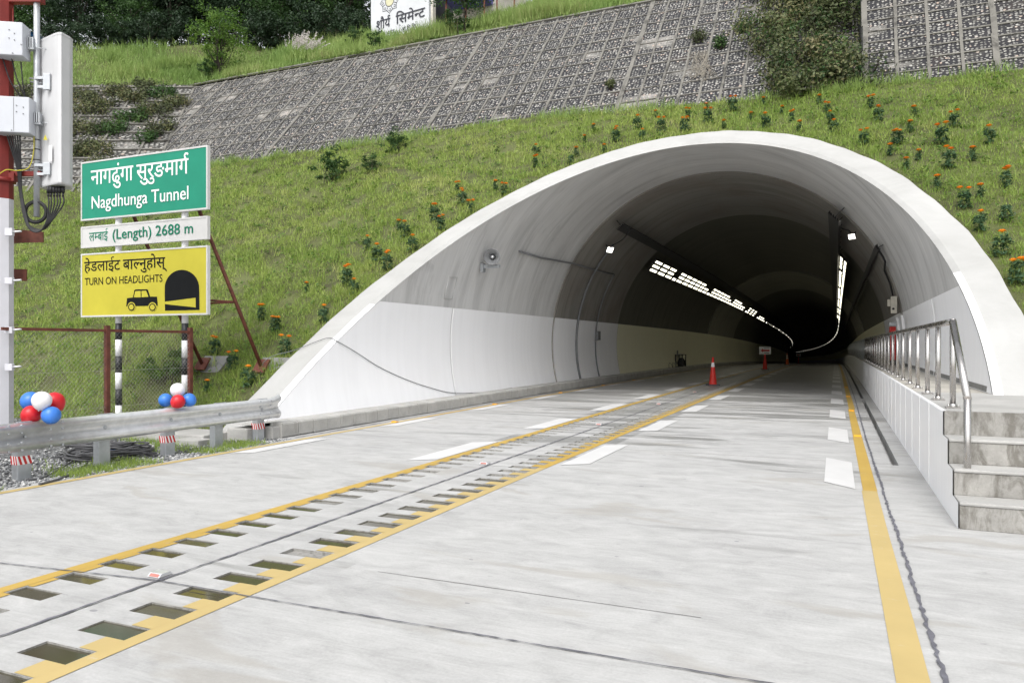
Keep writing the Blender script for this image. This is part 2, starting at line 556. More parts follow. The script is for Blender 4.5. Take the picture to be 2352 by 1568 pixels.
M['lining_lit'] = lining_mat('lamp_lit_lining', (0.27, 0.265, 0.225), (0.22, 0.215, 0.185))  # ring lit by the lamps: their glow is painted as a paler concrete
M['dado'] = white_wall_mat('white_wall_paint')
M['dado_in'] = white_wall_mat('lamp_tinted_wall_paint', (0.82, 0.80, 0.60))  # same white paint with the lamps' yellow-green light put into its colour
M['bright_white'] = plain('fresh_white_paint', (0.80, 0.80, 0.80), 0.5, 0, 0.03)
M['rim'] = rim_mat()
M['kerb'] = concrete('kerb_concrete', (0.40, 0.395, 0.375), (0.13, 0.125, 0.105), 0.4, 1.5, 0.58)
M['walk'] = concrete('walkway_concrete', (0.42, 0.40, 0.355), (0.25, 0.22, 0.17), 0.35, 0.8)
M['walk_light'] = concrete('pale_slab_concrete', (0.38, 0.375, 0.36), (0.26, 0.245, 0.22), 0.3, 0.8, 0.6)
M['stained'] = concrete('weathered_riser_concrete', (0.30, 0.292, 0.272), (0.085, 0.076, 0.06), 0.65, 2.6, 0.46)
M['grey_conc'] = concrete('footing_concrete', (0.22, 0.22, 0.215), (0.12, 0.12, 0.11), 0.4, 2)
M['rib'] = concrete('rib_concrete', (0.175, 0.168, 0.15), (0.045, 0.043, 0.038), 0.9, 0.55, 0.50)
M['galv'] = plain('galvanised_steel', (0.70, 0.71, 0.72), 0.36, 0.6, 0.12, 9)
M['galv_post'] = plain('dull_galvanised_steel', (0.45, 0.47, 0.49), 0.5, 0.6, 0.15, 7)
M['steel'] = plain('stainless_steel', (0.47, 0.455, 0.44), 0.26, 1.0, 0.06, 5)
M['rust'] = plain('red_oxide_steel', (0.13, 0.042, 0.028), 0.65, 0.1, 0.35, 9)
M['pole_red'] = plain('red_pole_paint', (0.16, 0.014, 0.010), 0.5, 0, 0.15, 4)
M['pole_white'] = plain('white_pole_paint', (0.56, 0.56, 0.595), 0.5, 0, 0.05, 4)
M['ant'] = plain('antenna_shell', (0.52, 0.525, 0.535), 0.5, 0, 0.05, 3)
M['rru'] = plain('radio_shell', (0.50, 0.52, 0.56), 0.5, 0, 0.05, 3)
M['cable'] = plain('black_cable_sheath', (0.075, 0.075, 0.08), 0.5, 0, 0.3, 20)
M['black'] = plain('black_rubber', (0.018, 0.018, 0.02), 0.5, 0, 0.3, 20)
M['dark'] = plain('dark_metal', (0.045, 0.045, 0.045), 0.6, 0.3, 0.3, 12)
M['darkgrey'] = plain('grey_box_paint', (0.16, 0.165, 0.17), 0.6)
M['black_paint'] = plain('black_gloss_paint', (0.015, 0.016, 0.019), 0.45, 0, 0.2)
M['white_paint'] = plain('white_gloss_paint', (0.80, 0.80, 0.81), 0.45, 0, 0.06)
M['green_sign'] = plain('green_sign_film', (0.02, 0.24, 0.155), 0.6, 0, 0.07, 2.5, spec=0.2)
M['yellow_sign'] = plain('yellow_sign_film', (0.47, 0.42, 0.045), 0.6, 0, 0.06, 2.5, spec=0.2)
M['white_sign'] = plain('weathered_white_sign', (0.54, 0.54, 0.53), 0.5, 0, 0.06, 3)
M['sign_green_txt'] = plain('green_lettering', (0.01, 0.17, 0.10), 0.8, spec=0.1)
M['sign_white_txt'] = plain('white_lettering', (0.80, 0.81, 0.81), 0.5, 0, 0.03)
M['sign_black'] = plain('black_lettering', (0.010, 0.011, 0.012), 0.8, spec=0.1)
M['wire'] = plain('chainlink_wire', (0.50, 0.49, 0.46), 0.5, 0.6)
M['b_white'] = plain('white_balloon', (0.72, 0.71, 0.73), 0.33, 0, 0.02)
M['b_red'] = plain('red_balloon', (0.50, 0.012, 0.02), 0.33, 0, 0.04)
M['b_blue'] = plain('blue_balloon', (0.04, 0.17, 0.55), 0.33, 0, 0.04)
M['cone'] = plain('cone_orange_red', (0.62, 0.035, 0.025), 0.5, 0, 0.1)
M['cone_far'] = plain('cone_orange', (0.70, 0.13, 0.03), 0.5, 0, 0.1)
M['cone_base'] = plain('cone_base_rubber', (0.075, 0.08, 0.09), 0.7)
M['reflect_white'] = plain('white_reflective_film', (0.80, 0.80, 0.80), 0.4, 0, 0.03)
M['reflect_red'] = plain('red_reflective_film', (0.50, 0.03, 0.03), 0.4, 0, 0.08)
M['stud_red'] = plain('stud_reflector', (0.42, 0.17, 0.14), 0.4)
M['amber'] = plain('amber_reflector', (0.80, 0.36, 0.02), 0.35)
M['gravel'] = gravel_mat()
M['soil'] = soil_mat()
M['stone'] = stone_mat(0.73, 0.89)
M['stone_right'] = stone_mat(0.86, 0.45, 'steep_stone_pitching', su=8.6, sv=11.5)
M['stone_loose'] = stone_mat(1.3, 0.9, 'loose_stone_pitching', (0.03, 0.029, 0.027), True)
M['grass'] = leaf_mat('grass_blades', (0.135, 0.235, 0.036), (0.32, 0.41, 0.098), (0.52, 0.47, 0.22), 0.34)
M['tallgrass'] = leaf_mat('tall_grass_blades', (0.17, 0.28, 0.07), (0.28, 0.38, 0.11), (0.36, 0.33, 0.17), 0.35)
M['leaf_dark'] = leaf_mat('dark_tree_leaves', (0.014, 0.030, 0.014), (0.030, 0.060, 0.026), (0.06, 0.095, 0.035), 0.22)
M['leaf_mid'] = leaf_mat('mid_tree_leaves', (0.020, 0.055, 0.014), (0.055, 0.115, 0.028), (0.10, 0.17, 0.04), 0.3)
M['leaf_bright'] = leaf_mat('bright_shrub_leaves', (0.05, 0.12, 0.02), (0.13, 0.23, 0.035), (0.22, 0.32, 0.06), 0.35)
M['leaf_brown'] = leaf_mat('dry_shrub_leaves', (0.035, 0.045, 0.022), (0.12, 0.145, 0.055), (0.23, 0.19, 0.10), 0.25)
M['leaf_mari'] = leaf_mat('marigold_leaves', (0.028, 0.072, 0.030), (0.07, 0.135, 0.06), (0.12, 0.19, 0.09), 0.3)
M['petal'] = plain('orange_petals', (0.90, 0.33, 0.012), 0.6, 0, 0.2, 40)
M['petal_red'] = plain('deep_orange_petals', (0.88, 0.26, 0.01), 0.6, 0, 0.2, 40)
M['plume'] = leaf_mat('pale_grass_plumes', (0.52, 0.48, 0.46), (0.66, 0.62, 0.60), (0.78, 0.74, 0.72), 0.4)
M['bark'] = plain('dark_bark', (0.05, 0.042, 0.034), 0.9, 0, 0.3, 6)
M['house'] = plain('house_whitewash', (0.56, 0.575, 0.60), 0.7, 0, 0.06, 1.5)
M['cream'] = plain('cream_plaster', (0.60, 0.57, 0.50), 0.8)
M['bluesheet'] = plain('blue_roof_sheet', (0.045, 0.19, 0.52), 0.5)
M['violet'] = plain('violet_tarpaulin', (0.13, 0.12, 0.52), 0.6)
M['palewall'] = plain('pale_sheet_wall', (0.60, 0.66, 0.74), 0.6)
M['ink'] = plain('painted_black_letters', (0.04, 0.042, 0.055), 0.7)
M['emblem_cream'] = plain('emblem_cream', (0.55, 0.53, 0.36), 0.7)
M['lamp_lens'] = emit('lamp_lens', (1.0, 0.95, 0.74), 1.7)
M['lamp_hot'] = emit('bright_lamp_lens', (1.0, 0.95, 0.84), 1.8)
M['flood'] = emit('floodlight_lens', (1.0, 0.96, 0.86), 5.0)
M['ext_red'] = plain('extinguisher_red', (0.50, 0.02, 0.015), 0.4)
M['cream_box'] = plain('cream_box_paint', (0.55, 0.52, 0.44), 0.6)
M['horn'] = plain('horn_grey', (0.20, 0.205, 0.21), 0.5)
gw = G('pocket_water', 0.09, 0, 0.5); gw.color((0.062, 0.056, 0.036)); gw.bump(gw.noise(gw.pos, 9, 2), 0.05, 0.004); M['water'] = gw.m
M['pocket'] = concrete('pocket_concrete', (0.27, 0.265, 0.25), (0.08, 0.075, 0.06), 0.6, 6, 0.5)
# ------------------------------------------------------------------ road, markings, kerb, walkway
def frange(a, b, n): return [a + (b - a) * i / n for i in range(n + 1)]
YS = frange(-4, 44, 24) + frange(48, 420, 60)
YS_IN = [y for y in YS if y >= 10]

road = MB()
road.sweep([(-8.62, 0.0), (-4.95, 0.0)], YS)
road.sweep([(-3.45, 0.0), (0.68, 0.0)], YS)
road.sweep([(0.765, 0.0), (4.2, 0.0)], frange(-4, 8.5, 6))
road.sweep([(0.765, 0.0), (1.0, 0.0)], [8.5] + YS_IN)
road.sweep([(0.68, 0.0), (0.765, 0.0)], frange(-4, 11.05, 6))
slot_ys = [11.05, 14, 18, 23.4]
road.sweep([(0.68, 0.0), (0.68, -0.16), (0.765, -0.16), (0.765, 0.0)], slot_ys)
road.sweep([(0.68, 0.0), (0.765, 0.0)], [23.4, 24.3])
road.sweep([(0.68, 0.0), (0.68, -0.16), (0.765, -0.16), (0.765, 0.0)], [24.3] + [y for y in YS if y > 24.3])
for yy, s_ in ((11.05, 1), (23.4, -1), (24.3, 1)):
    z = road_z(yy)
    road.quad((0.68, yy, z), (0.765, yy, z), (0.765, yy, z - 0.16), (0.68, yy, z - 0.16))
# the median between the yellow lines has two ladders of sunk pockets
PIT = 0.3335
ladders = [(-4.90, -4.55, 3.785 - 16 * PIT, 0.145), (-3.90, -3.52, 2.54 - 12 * PIT, 0.168)]
Y0M, Y1M = -4.0, 44.0
road.sweep([(-4.95, 0), (-4.90, 0)], frange(Y0M, Y1M, 24))
road.sweep([(-4.55, 0), (-3.90, 0)], frange(Y0M, Y1M, 24))
road.sweep([(-3.52, 0), (-3.45, 0)], frange(Y0M, Y1M, 24))
road.sweep([(-4.95, 0), (-3.45, 0)], [44.0] + [y for y in YS if y > 44])
pocket_floor = MB(); water = MB()
for (xa, xb, ph, ln) in ladders:
    y = ph; prev = Y0M
    k = 0
    while y + ln < Y1M - 0.2:
        j = 0.004
        ya, yb = y + rnd.uniform(-j, j), y + ln + rnd.uniform(-j, j)
        x0, x1 = xa + rnd.uniform(-0.008, 0.008), xb + rnd.uniform(-0.008, 0.008)
        if ya > prev:
            za, zb = road_z(prev), road_z(ya)
            road.quad((xa, prev, za), (xb, prev, za), (xb, ya, zb), (xa, ya, zb))
            za = road_z(ya); zb = road_z(yb); dp = 0.024
            road.quad((xa, ya, za), (x0, ya, za), (x0, yb, zb), (xa, yb, zb)) if x0 > xa else None
            road.quad((x1, ya, za), (xb, ya, za), (xb, yb, zb), (x1, yb, zb)) if x1 < xb else None
            x0 = max(x0, xa); x1 = min(x1, xb)
            a, b, c, d = (x0, ya, za), (x1, ya, za), (x1, yb, zb), (x0, yb, zb)
            e, f, g_, h_ = [(q[0], q[1], q[2] - dp) for q in (a, b, c, d)]
            pocket_floor.quad(e, f, g_, h_)
            for q in ((a, b, f, e), (b, c, g_, f), (c, d, h_, g_), (d, a, e, h_)):
                pocket_floor.quad(*q)
            wet = (3.0 < y < 7.2) if xa < -4 else (y < 8.0)
            if wet and rnd.random() < 0.93:
                dz = -rnd.uniform(0.007, 0.012)
                water.quad(*[(q[0], q[1], q[2] + dz) for q in (a, b, c, d)])
            prev = yb
        y += PIT; k += 1
    za, zb = road_z(prev), road_z(Y1M)
    road.quad((xa, prev, za), (xb, prev, za), (xb, Y1M, zb), (xa, Y1M, zb))
tag(road.build('road', M['road'], fixn=False), 'pale concrete carriageway running into the tunnel', kind='structure')
tag(pocket_floor.build('road_pockets', M['pocket'], fixn=False), 'two ladders of shallow rectangular pockets sunk in the median', kind='structure')
tag(water.build('puddle_water', M['water'], fixn=False), 'rain water standing in the median pockets', kind='structure')

# joints, filled and cut
jt = MB()
def ragged(mb, pts, w, z=0.009, step=0.07, jag=0.5):
    """a poured joint: a strip with an uneven edge"""
    for (x0, y0), (x1, y1) in zip(pts[:-1], pts[1:]):
        L = math.hypot(x1 - x0, y1 - y0); n = max(1, int(L / step))
        nx, ny = -(y1 - y0) / L, (x1 - x0) / L
        prev = None
        for i in range(n + 1):
            t = i / n; x = x0 + (x1 - x0) * t; y = y0 + (y1 - y0) * t
            wob = 0.12 * w * math.sin(x * 3.1 + y * 2.3)
            a = w * 0.5 * (1 + rnd.uniform(-jag, jag)) + wob; b = w * 0.5 * (1 + rnd.uniform(-jag, jag)) - wob
            zz = road_z(y) + z
            cur = ((x + nx * a, y + ny * a, zz), (x - nx * b, y - ny * b, zz))
            if prev: mb.quad(prev[0], prev[1], cur[1], cur[0])
            prev = cur
ragged(jt, [(-8.6, 3.45), (-5.59, 3.52), (-4.21, 3.68), (-3.40, 3.68), (0.26, 3.71), (4.0, 3.75)], 0.011, step=0.05, jag=0.9)
ragged(jt, [(-4.185, -3.5), (-4.185, 30)], 0.022, step=0.06, jag=0.8)
ragged(jt, [(0.485, -3.5), (0.475, 8), (0.47, 14)], 0.022, step=0.045, jag=0.95)
ragged(jt, [(0.47, 14), (0.52, 24), (0.54, 60)], 0.024, step=0.15, jag=0.4)
ragged(jt, [(-8.42, 10.2), (-8.42, 40)], 0.03, step=0.1, jag=0.6)
tag(jt.build('joint_sealant', M['sealant'], fixn=False), 'dark poured sealant in the slab joints', kind='structure')
gv = MB()
for y, x0, x1, w in ((11.1, -3.4, 0.68, 0.010), (16.38, -3.4, 0.68, 0.012), (21.55, -3.4, 0.68, 0.014), (24.45, -3.4, 0.68, 0.022), (28.45, -3.4, 0.68, 0.03),
                     (33.7, -3.4, 0.68, 0.02), (4.45, -2.95, -0.72, 0.010), (10.5, -8.1, -5.05, 0.012), (15.6, -8.1, -5.05, 0.014), (20.7, -8.1, -5.05, 0.022), (25.8, -8.1, -5.05, 0.03), (8.9, -4.9, -3.45, 0.008), (14.2, -4.9, -3.45, 0.010)):
    ragged(gv, [(x0, y), (x1, y)], w * (0.55 if y == 4.45 else 0.85), 0.003, 0.12, 0.35)
for y in (30.5, 27.0, 19.0, 13.4):                     # drain covers beside the parapet
    ragged(gv, [(0.56, y), (0.97, y)], 0.02, 0.003)
tag(gv.build('saw_cuts', M['groove'], fixn=False), 'thin saw cuts across the slabs', kind='structure')

# painted lines
def strip(mb, x0, x1, y0, y1, z=0.004, step=2.0, wob=0.004):
    n = max(1, int((y1 - y0) / step)); prev = None
    for i in range(n + 1):
        y = y0 + (y1 - y0) * i / n; dx, dz = path(y)
        cur = ((x0 + dx + rnd.uniform(-wob, wob), y, dz + z), (x1 + dx + rnd.uniform(-wob, wob), y, dz + z))
        if prev: mb.quad(prev[0], prev[1], cur[1], cur[0])
        prev = cur
yl = MB(); yp = MB()
strip(yl, -5.02, -4.91, -3.5, 150)
strip(yp, -3.515, -3.41, -3.5, 9); strip(yl, -3.515, -3.41, 9, 150)
for i in range(130):
    y = 3.785 - 16 * PIT + i * PIT + 0.145
    if y < 43: strip(yl, -4.905, -4.845 + rnd.uniform(-0.015, 0.015), y + 0.004, y + PIT - 0.145 - 0.004, 0.0045, 9)
    y = 2.54 - 12 * PIT + i * PIT + 0.168
    if y < 43: strip(yp if y < 9 else yl, -3.66 + rnd.uniform(-0.03, 0.02), -3.515, y + 0.004, y + PIT - 0.168 - 0.004, 0.0045, 9)
strip(yp, 0.265, 0.41, -3.5, 9.0); strip(yl, 0.275, 0.415, 9.0, 20); strip(yl, 0.30, 0.44, 20, 160)
strip(yp, -8.27, -8.15, -3.5, 14); strip(yl, -8.27, -8.15, 14, 160)
tag(yl.build('yellow_line', M['yellow'], fixn=False), 'yellow lines along the carriageway', kind='structure')
tag(yp.build('yellow_line', M['yellow_pale'], fixn=False), 'faded near ends of the yellow lines', kind='structure')
wl = MB()
def dash(xl, xr, y0, ln, sk, z=0.006):
    dz0, dz1 = road_z(y0), road_z(y0 + ln); dx = path(y0)[0]
    wl.quad((xl + dx, y0, dz0 + z), (xr + dx, y0 + sk, dz0 + z), (xr + dx, y0 + ln + sk, dz1 + z), (xl + dx, y0 + ln, dz1 + z))
for i in range(34):
    dash(-0.12, 0.20, 9.38 + i * 4.15, 2.0, -0.33)
    dash(-3.33, -3.0, 9.30 + i * 4.15, 2.06, 0.22)
    dash(-5.40, -4.98 + 0.0 - 0.06, 8.82 + i * 4.15, 2.05, 0.25)
    dash(-8.10, -7.82, 8.35 + i * 3.85, 1.75, 0.22)
tag(wl.build('white_dashes', M['white_line'], fixn=False), 'white slowing-down dashes beside the lines', kind='structure')

# kerb stones and narrow footway on the left
kb = MB()
kprof = [(-8.60, 0.02), (-8.60, 0.225), (-8.615, 0.25), (-8.645, 0.262), (-8.86, 0.262)]
y = 10.10
while y < 60:
    y2 = y + 0.408
    s_ = rnd.uniform(-0.006, 0.006); zz = rnd.uniform(-0.004, 0.004)
    pr = [(x + s_, z + zz) for x, z in kprof]
    kb.sweep(pr, [y + 0.006, y2 - 0.006])
    for yy in (y + 0.006, y2 - 0.006):
        dx, dz = path(yy)
        kb.add([(x + dx, yy, z + dz) for x, z in pr] + [(-8.86 + dx, yy, dz)], [tuple(range(6))])
    y = y2
kb.bb(-8.86, -8.603, 10.085, 10.104, 0.0, 0.255)
kb.sweep(kprof, [60] + [q for q in YS if q > 60])
kb.sweep([(-8.63, 0.0), (-8.63, 0.22)], [10.13] + [q for q in YS if q > 10.2])           # dark backs of the open joints
tag(kb.build('kerb', M['kerb'], fixn=True), 'row of rounded concrete kerb stones', kind='structure')
fw = MB()
fw.sweep([(-8.84, 0.256), (-9.2, 0.258)], [10.0] + YS_IN)
fw.quad((-9.2, 9.6, 0.258), (-8.84, 9.6, 0.256), (-8.84, 10.0, 0.256), (-9.2, 10.0, 0.258))
tag(fw.build('footway', M['kerb'], fixn=False), 'narrow raised footway along the left wall', kind='structure')
pv = MB()                                               # low pale slabs in front of the left wing
pv.bb(-11.6, -9.30, 9.05, 9.75, -0.05, 0.13, bev=0.02)
pv.bb(-9.30, -8.86, 9.55, 10.05, -0.05, 0.20, bev=0.02)
pv.bb(-13.5, -11.62, 9.0, 9.6, -0.05, 0.10, bev=0.02)
pv.bb(-9.28, -8.64, 9.90, 10.082, 0.0, 0.20, bev=0.01)
pv.bb(-9.6, -9.1, 8.75, 9.05, -0.05, 0.09, bev=0.015)
tag(pv.build('pavement_slabs', M['walk_light']), 'low pale concrete apron slabs before the left wing', kind='structure')

# walkway on the right
wk = MB()
wk.sweep([(1.0, 0.935), (2.05, 0.94)], [11.6] + [q for q in YS if q > 11.6])
wk.sweep([(0.985, 0.942), (1.14, 0.946)], [11.6] + [q for q in YS if q > 11.6])
tag(wk.build('walkway', M['walk'], fixn=False), 'raised concrete walkway along the right wall', kind='structure')
wp = MB()
wp.bb(0.985, 4.2, 8.46, 11.6, 0.0, 0.942)
wp.bb(2.3, 4.2, 11.6, 16.0, 0.0, 0.942)
tag(wp.build('landing', M['walk_light']), 'pale concrete landing at the top of the steps', kind='structure')
sk_ = MB()
sk_.bb(1.86, 1.95, 11.75, 60, 0.9, 1.03)
tag(sk_.build('skirting', M['grey_conc']), 'grey concrete skirting at the foot of the right wall', kind='structure')
mh = MB(); mh.lathe([(0.0, 0.006), (0.40, 0.006), (0.42, 0.0)], (2.62, 8.95, 0.942), 28)
o = mh.build('manhole_cover', M['grey_conc']); tag(o, 'grey round manhole cover in the landing at the right edge', 'manhole cover')

st = thing('concrete_steps', 'four weathered concrete steps climbing to the landing at the right edge', 'steps', (2.6, 7.9, 0))
stp = MB(); trd = MB()
for i in range(4):
    y0 = 7.47 + i * 0.327
    zt = 0.942 * (i + 1) / 4.0
    if i < 3:
        stp.bb(0.985, 4.2, y0, 8.455, zt - 0.2355, zt - 0.03, bev=0.008)
        trd.bb(0.983, 4.2, y0 - 0.012, y0 + 0.36, zt - 0.03, zt, bev=0.012)
    else:
        stp.bb(0.985, 4.2, y0 + 0.003, 8.458, zt - 0.2355, zt - 0.004, bev=0.004)
stp.build('riser', M['stained'], st); trd.build('tread', M['walk_light'], st)

pw = thing('parapet_wall', 'white painted low parapet wall carrying the steel railing on the right', 'wall', (0.98, 12, 0))
pb = MB()
pyz = frange(8.46, 40, 16) + [q for q in YS if q > 40]
pb.sweep([(0.972, -0.01), (0.972, 0.93), (0.985, 0.944), (1.0, 0.944)], pyz)
pb.add([(0.972, 7.46, 0), (0.972, 8.46, 0), (0.972, 8.46, 0.944), (0.972, 8.455, 0.944), (0.972, 8.45, 0.705), (0.972, 8.12, 0.70), (0.972, 8.12, 0.47), (0.972, 7.79, 0.465), (0.972, 7.79, 0.236), (0.972, 7.46, 0.23)], [tuple(range(10))])
pb.build('wall_face', M['dado'], pw, fixn=False)
for i in range(22):
    y = 9.65 + i * 1.02
    pj = MB(); pj.bb(0.967, 0.974, y - 0.010, y + 0.010, 0.02, 0.93); pj.build('joint_strip', M['bright_white'], pw)
for yy, zz in ((29.2, 0.66), (29.2, 0.33), (28.5, 0.60), (28.5, 0.27), (27.5, 0.62), (27.5, 0.25)):
    wpad = MB(); wpad.bb(0.966, 0.974, yy, yy + 0.22, zz - 0.10, zz + 0.12); wpad.build('white_patch', M['bright_white'], pw)

# ------------------------------------------------------------------ tunnel and portal
TX, TZ, TR = -3.67, 1.60, 5.58
OX, OZ, OR_ = -3.69, 1.48, 6.23
PK, PY0 = 1.6, 9.75
def plane_y(z): return PY0 + PK * z
A0 = math.asin((0.94 - TZ) / TR)                          # right foot
A1 = math.pi - math.asin((0.22 - TZ) / TR)                # left foot
NA = 96
def arc(i, r=TR, x=TX, z=TZ, a0=A0, a1=A1):
    a = a0 + (a1 - a0) * i / NA
    return x + r * math.cos(a), z + r * math.sin(a)

tun = thing('tunnel', 'arched concrete road tunnel with a white sloping portal rim cut into the hillside', 'tunnel', (TX, 10, 0))
rim = MB()
B0 = math.asin((0.93 - OZ) / OR_); B1 = math.pi - math.asin((-0.2 - OZ) / OR_)
vs = []; chips = []
for i in range(NA + 1):
    t = i / NA
    a = A0 + (A1 - A0) * t; b = B0 + (B1 - B0) * t
    w = 0.012 * (math.sin(i * 1.7) + math.sin(i * 0.61 + 1))
    xo, zo = OX + (OR_ + w) * math.cos(b), OZ + (OR_ + w) * math.sin(b)
    xi, zi = TX + (TR + 0.10) * math.cos(a), TZ + (TR + 0.10) * math.sin(a)
    xc, zc = TX + TR * math.cos(a), TZ + TR * math.sin(a)
    vs.append([(xo, plane_y(zo) + 1.6, zo), (xo, plane_y(zo), zo), (xi, plane_y(zi), zi), (xc, plane_y(zc) + 0.09, zc), (xc, plane_y(zc) + 0.5, zc)])
for i in range(NA):
    p, q = vs[i], vs[i + 1]
    rim.quad(p[0], p[1], q[1], q[0], 0); rim.quad(p[1], p[2], q[2], q[1], 0)
    low = p[3][2] < 2.6
    rim.quad(p[2], p[3], q[3], q[2], 1 if low else 0)
rim.build('portal_rim', [M['rim'], M['bright_white']], tun, fixn=True)

def ring(mb, ystart, stations, r0, mi=0, a0=A0, a1=A1, dr=0.0, smooth=True):
    """lining from the (possibly oblique) start through stations"""
    rows = []
    for k, y in enumerate([None] + list(stations)):
        row = []
        for i in range(NA + 1):
            x, z = arc(i, r0, a0=a0, a1=a1)
            yy = ystart(z) if y is None else y
            if y is not None and callable(ystart): yy = max(yy, ystart(z) + 0.0)
            dx, dz = path(yy)
            row.append((x + dx, yy, z + dz))
        rows.append(row)
    v = [p for r_ in rows for p in r_]; n = NA + 1; f = []
    for k in range(len(rows) - 1):
        for i in range(NA):
            a, b, c, d = k * n + i, k * n + i + 1, (k + 1) * n + i + 1, (k + 1) * n + i
            if abs(v[a][1] - v[d][1]) < 1e-5 and abs(v[b][1] - v[c][1]) < 1e-5: continue
            f.append((a, b, c, d))
    mb.add(v, f, mi, smooth)
ln = MB()
ring(ln, lambda z: plane_y(z) + 0.09, [12, 14, 16, 18, 20, 22, 24.9], TR)
ln.build('portal_lining', M['lining'], tun, fixn=False)
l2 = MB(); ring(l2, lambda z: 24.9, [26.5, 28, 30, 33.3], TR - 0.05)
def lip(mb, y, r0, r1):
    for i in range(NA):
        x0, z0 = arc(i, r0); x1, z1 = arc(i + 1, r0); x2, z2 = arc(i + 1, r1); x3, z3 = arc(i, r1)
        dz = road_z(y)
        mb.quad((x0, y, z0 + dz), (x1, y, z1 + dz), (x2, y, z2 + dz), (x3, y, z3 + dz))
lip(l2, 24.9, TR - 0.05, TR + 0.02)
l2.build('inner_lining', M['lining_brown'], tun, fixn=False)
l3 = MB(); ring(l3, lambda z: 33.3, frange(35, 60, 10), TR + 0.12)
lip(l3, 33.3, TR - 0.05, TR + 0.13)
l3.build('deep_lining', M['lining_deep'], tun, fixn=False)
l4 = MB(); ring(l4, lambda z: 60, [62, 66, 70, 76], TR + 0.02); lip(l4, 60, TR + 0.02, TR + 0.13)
l4.build('lit_lining', M['lining_lit'], tun, fixn=False)
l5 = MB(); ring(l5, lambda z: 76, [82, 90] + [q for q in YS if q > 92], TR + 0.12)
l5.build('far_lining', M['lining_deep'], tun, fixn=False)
# outer shell, buried, keeps daylight out of the bore; far end closed
sh = MB()
AS0, AS1 = -0.6, math.pi + 0.6
ring(sh, lambda z: max(plane_y(z) + 1.2, 9.9), [24, 40, 80] + [q for q in YS if q > 92], TR + 0.55, a0=AS0, a1=AS1)
end = [(x + path(420)[0], 420, z + path(420)[1]) for x, z in [arc(i, TR + 0.6, a0=0, a1=2 * math.pi) for i in range(NA)]]
sh.add(end, [tuple(range(NA))])
sh.build('outer_shell', M['grey_conc'], tun, fixn=False)

# white painted band on both walls
ZD = 2.53
def band(mb, side, y0f, ys, r, z0, z1, n=8, mi=0):
    rows = []
    for k, y in enumerate([None] + list(ys)):
        row = []
        for j in range(n + 1):
            z = z0 + (z1 - z0) * j / n
            x = TX + side * math.sqrt(r * r - (z - TZ) ** 2)
            yy = y0f(z) if y is None else y
            if y is not None: yy = max(yy, y0f(z))
            dx, dz = path(yy); row.append((x + dx, yy, z + dz))
        rows.append(row)
    v = [p for q in rows for p in q]; f = []; m_ = n + 1
    for k in range(len(rows) - 1):
        for j in range(n):
            a, b, c, d = k * m_ + j, k * m_ + j + 1, (k + 1) * m_ + j + 1, (k + 1) * m_ + j
            if abs(v[a][1] - v[d][1]) < 1e-5 and abs(v[b][1] - v[c][1]) < 1e-5: continue
            f.append((a, b, c, d))
    mb.add(v, f, mi, True)
pystart = lambda z: plane_y(z) + 0.10
for side, z0, nm in ((-1, 0.25, 'painted_wall'), (1, 0.945, 'painted_wall')):
    d = MB(); band(d, side, pystart, [13, 14, 15.5, 17.28], TR - 0.012, z0, ZD)
    band(d, side, lambda z: 17.295, [19, 21, 24.92], TR - 0.012, z0, ZD)
    band(d, side, lambda z: 24.93, [27, 29, 31, 33.3], TR - 0.065, z0, ZD)
    d.build(nm, M['dado'], tun, fixn=False)
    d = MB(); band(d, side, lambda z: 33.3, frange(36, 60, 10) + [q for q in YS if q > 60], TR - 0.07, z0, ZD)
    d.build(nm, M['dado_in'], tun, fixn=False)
for side, z0 in ((-1, 0.26), (1, 0.95)):                   # pale joint beads on the painted walls
    for y in (17.29, 24.93):
        ds = MB(); ds.tube([(TX + side * math.sqrt((TR - 0.05) ** 2 - (z - TZ) ** 2), y, z + road_z(y)) for z in frange(z0, 2.5, 8)], 0.008, 6); ds.build('joint_bead', M['bright_white'], tun)
pt = MB()                                                  # shallow cover plate by the joint above the band
pt.tube([(TX - math.sqrt((TR - 0.01) ** 2 - (z - TZ) ** 2), y, z) for y, z in ((16.75, 2.75), (17.2, 2.75), (17.2, 3.3), (16.75, 3.3))], 0.012, 5, closed=True)
pt.build('cover_plate', M['lining'], tun)

# ------------------------------------------------------------------ hillside
TOE = [(-70, 10.4), (-16, 10.6), (-12.2, 10.7), (-10.6, 10.15), (-9.8, 9.98), (4.0, 9.98), (30, 9.98)]
TOPB = [(-62, 12.0, 8.6), (-50, 16.5, 8.6), (-35, 22.7, 8.75), (-33.8, 23.3, 8.85), (-30.2, 26.2, 9.75), (-26.5, 26.2, 9.85), (-21.2, 26.35, 10.0), (-16.7, 26.45, 10.1), (-13.0, 26.55, 10.25), (-9.8, 26.55, 10.25), (-7.9, 26.4, 10.05), (-5.3, 26.25, 9.92), (-2.2, 26.1, 9.75), (0.8, 25.4, 9.55), (4.9, 25.35, 9.45), (30, 25.2, 9.3)]
def interp(tab, x, k=1):
    xs = [t[0] for t in tab]
    return np.interp(x, xs, [t[k] for t in tab])
def wav(x, y):
    return (0.5 * np.sin(x * 0.71 + 1.3 * np.sin(y * 0.43)) + 0.35 * np.sin(y * 1.13 + 0.6 * x) + 0.25 * np.sin(x * 1.9 - y * 1.4 + 2) + 0.15 * np.sin(x * 3.7 + y * 3.1))
